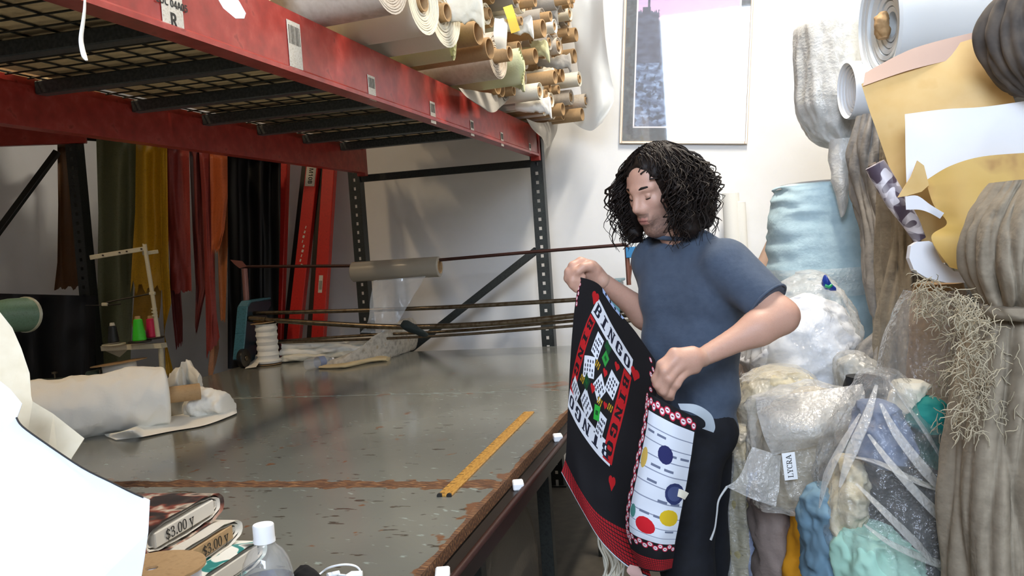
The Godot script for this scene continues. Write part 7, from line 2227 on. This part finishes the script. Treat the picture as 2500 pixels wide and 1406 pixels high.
	obj("clear_film", px_loft([[2285, 705, 2.48, 62, 0.09], [2262, 800, 2.48, 88, 0.11], [2248, 950, 2.48, 104, 0.12], [2246, 1080, 2.48, 108, 0.12]], {"wr": 0.01, "wf": 3.0, "ws": Vector3(2, 0.4, 2), "cap": false}), clear2, t)
	t = thing("frayed_drape", "dusty brown drape with frayed yarn edges covering the pile's near end", "drape", "", at(2420, 1300, 2.0))
	obj("upper_fold", px_loft([[2490, 440, 1.95, 40, 0.08], [2452, 540, 1.95, 62, 0.11], [2440, 640, 1.95, 62, 0.12], [2450, 720, 1.95, 48, 0.1], [2456, 756, 1.95, 34, 0.07]], {"soft": true, "pl": 0.16, "pn": 7.0, "wr": 0.01, "wf": 3.6, "ws": Vector3(1.5, 0.3, 1.5), "sides": 120, "sub": 12}), dusty, t)
	obj("tied_band", px_loft([[2452, 745, 1.93, 42, 0.08], [2456, 760, 1.93, 46, 0.09], [2460, 775, 1.93, 42, 0.08]], {"wr": 0.008, "wf": 8.0}), dusty, t)
	obj("lower_fold", px_loft([[2460, 768, 1.95, 36, 0.07], [2448, 830, 1.95, 62, 0.11], [2440, 920, 1.95, 76, 0.13], [2430, 1040, 1.95, 92, 0.14], [2425, 1180, 1.95, 100, 0.15], [2430, 1300, 1.95, 104, 0.15], [2436, 1500, 1.95, 104, 0.15]], {"soft": true, "pl": 0.12, "pn": 7.0, "wr": 0.009, "wf": 2.4, "ws": Vector3(1.5, 0.28, 1.5), "sd": 5.0, "sides": 130, "sub": 12}), dusty, t)
	# frayed yarn: many short curling threads
	var fr := Shape.new()
	var lr := RandomNumberGenerator.new(); lr.seed = 77
	for i in 900:
		var u := lr.randf()
		var cx: float; var cy: float
		if u < 0.3:
			cx = lr.randf_range(2235, 2390); cy = 695 + (cx - 2235) * 0.35 + lr.randf_range(-25, 60)
		else:
			var v := lr.randf()
			cx = lerpf(2330, 2440, v) + lr.randf_range(-70, 60); cy = lerpf(760, 1060, lr.randf())
		var p := at(cx, cy, lr.randf_range(1.80, 1.95) + (0.28 if cx < 2330 else 0.0))
		var path := [p]
		var dir := (CB.x * lr.randf_range(-1, 0.6) + Vector3.UP * lr.randf_range(-1.1, 0.5) + CB.z * lr.randf_range(-0.3, 0.5)).normalized()
		for k in 5:
			dir = (dir + CB.x * lr.randf_range(-0.7, 0.7) + Vector3.UP * lr.randf_range(-0.8, 0.4) + CB.z * lr.randf_range(-0.4, 0.4)).normalized()
			path.append(path[k] + dir * lr.randf_range(0.004, 0.010))
		fr.tube(path, [0.0008, 0.0012, 0.0012, 0.0011, 0.001, 0.0006], 4)
	var fo := obj("frayed_yarn", fr, mat("yarn", "b0a58c", 0.9), t)
	fo.set_meta("kind", "stuff")

func bag(called: String, label: String, outline: Array, m: Material, inside: Array, wr: float, wf: float) -> Node3D:
	outline.push_front([outline[0][0], outline[0][1] - 6, outline[0][2], outline[0][3] * 0.35, outline[0][4] * 0.35])
	var p := at(outline[outline.size() - 1][0], outline[outline.size() - 1][1], outline[outline.size() - 1][2])
	var t := thing(called, label, "bag", "", p)
	obj("plastic", px_loft(outline, {"wr": wr, "wf": wf, "sides": 120, "sub": 14, "sd": outline[0][0] * 0.01, "ws": Vector3(1.35, 0.55, 1.35)}), m, t)
	for c in inside:
		c[2].push_front([c[2][0][0], c[2][0][1] - 14, c[2][0][2], c[2][0][3] * 0.25, c[2][0][4] * 0.25])
		obj(c[0], px_loft(c[2], {"ws": Vector3(0.7, 1.25, 0.7) if int(c[2][0][0]) % 3 == 0 else Vector3(1.2, 0.7, 0.9), "wr": c[3] * 1.25, "wf": c[4], "sides": 90, "sub": 10, "sd": c[2][0][0] * 0.013}), c[1], t)
	return t
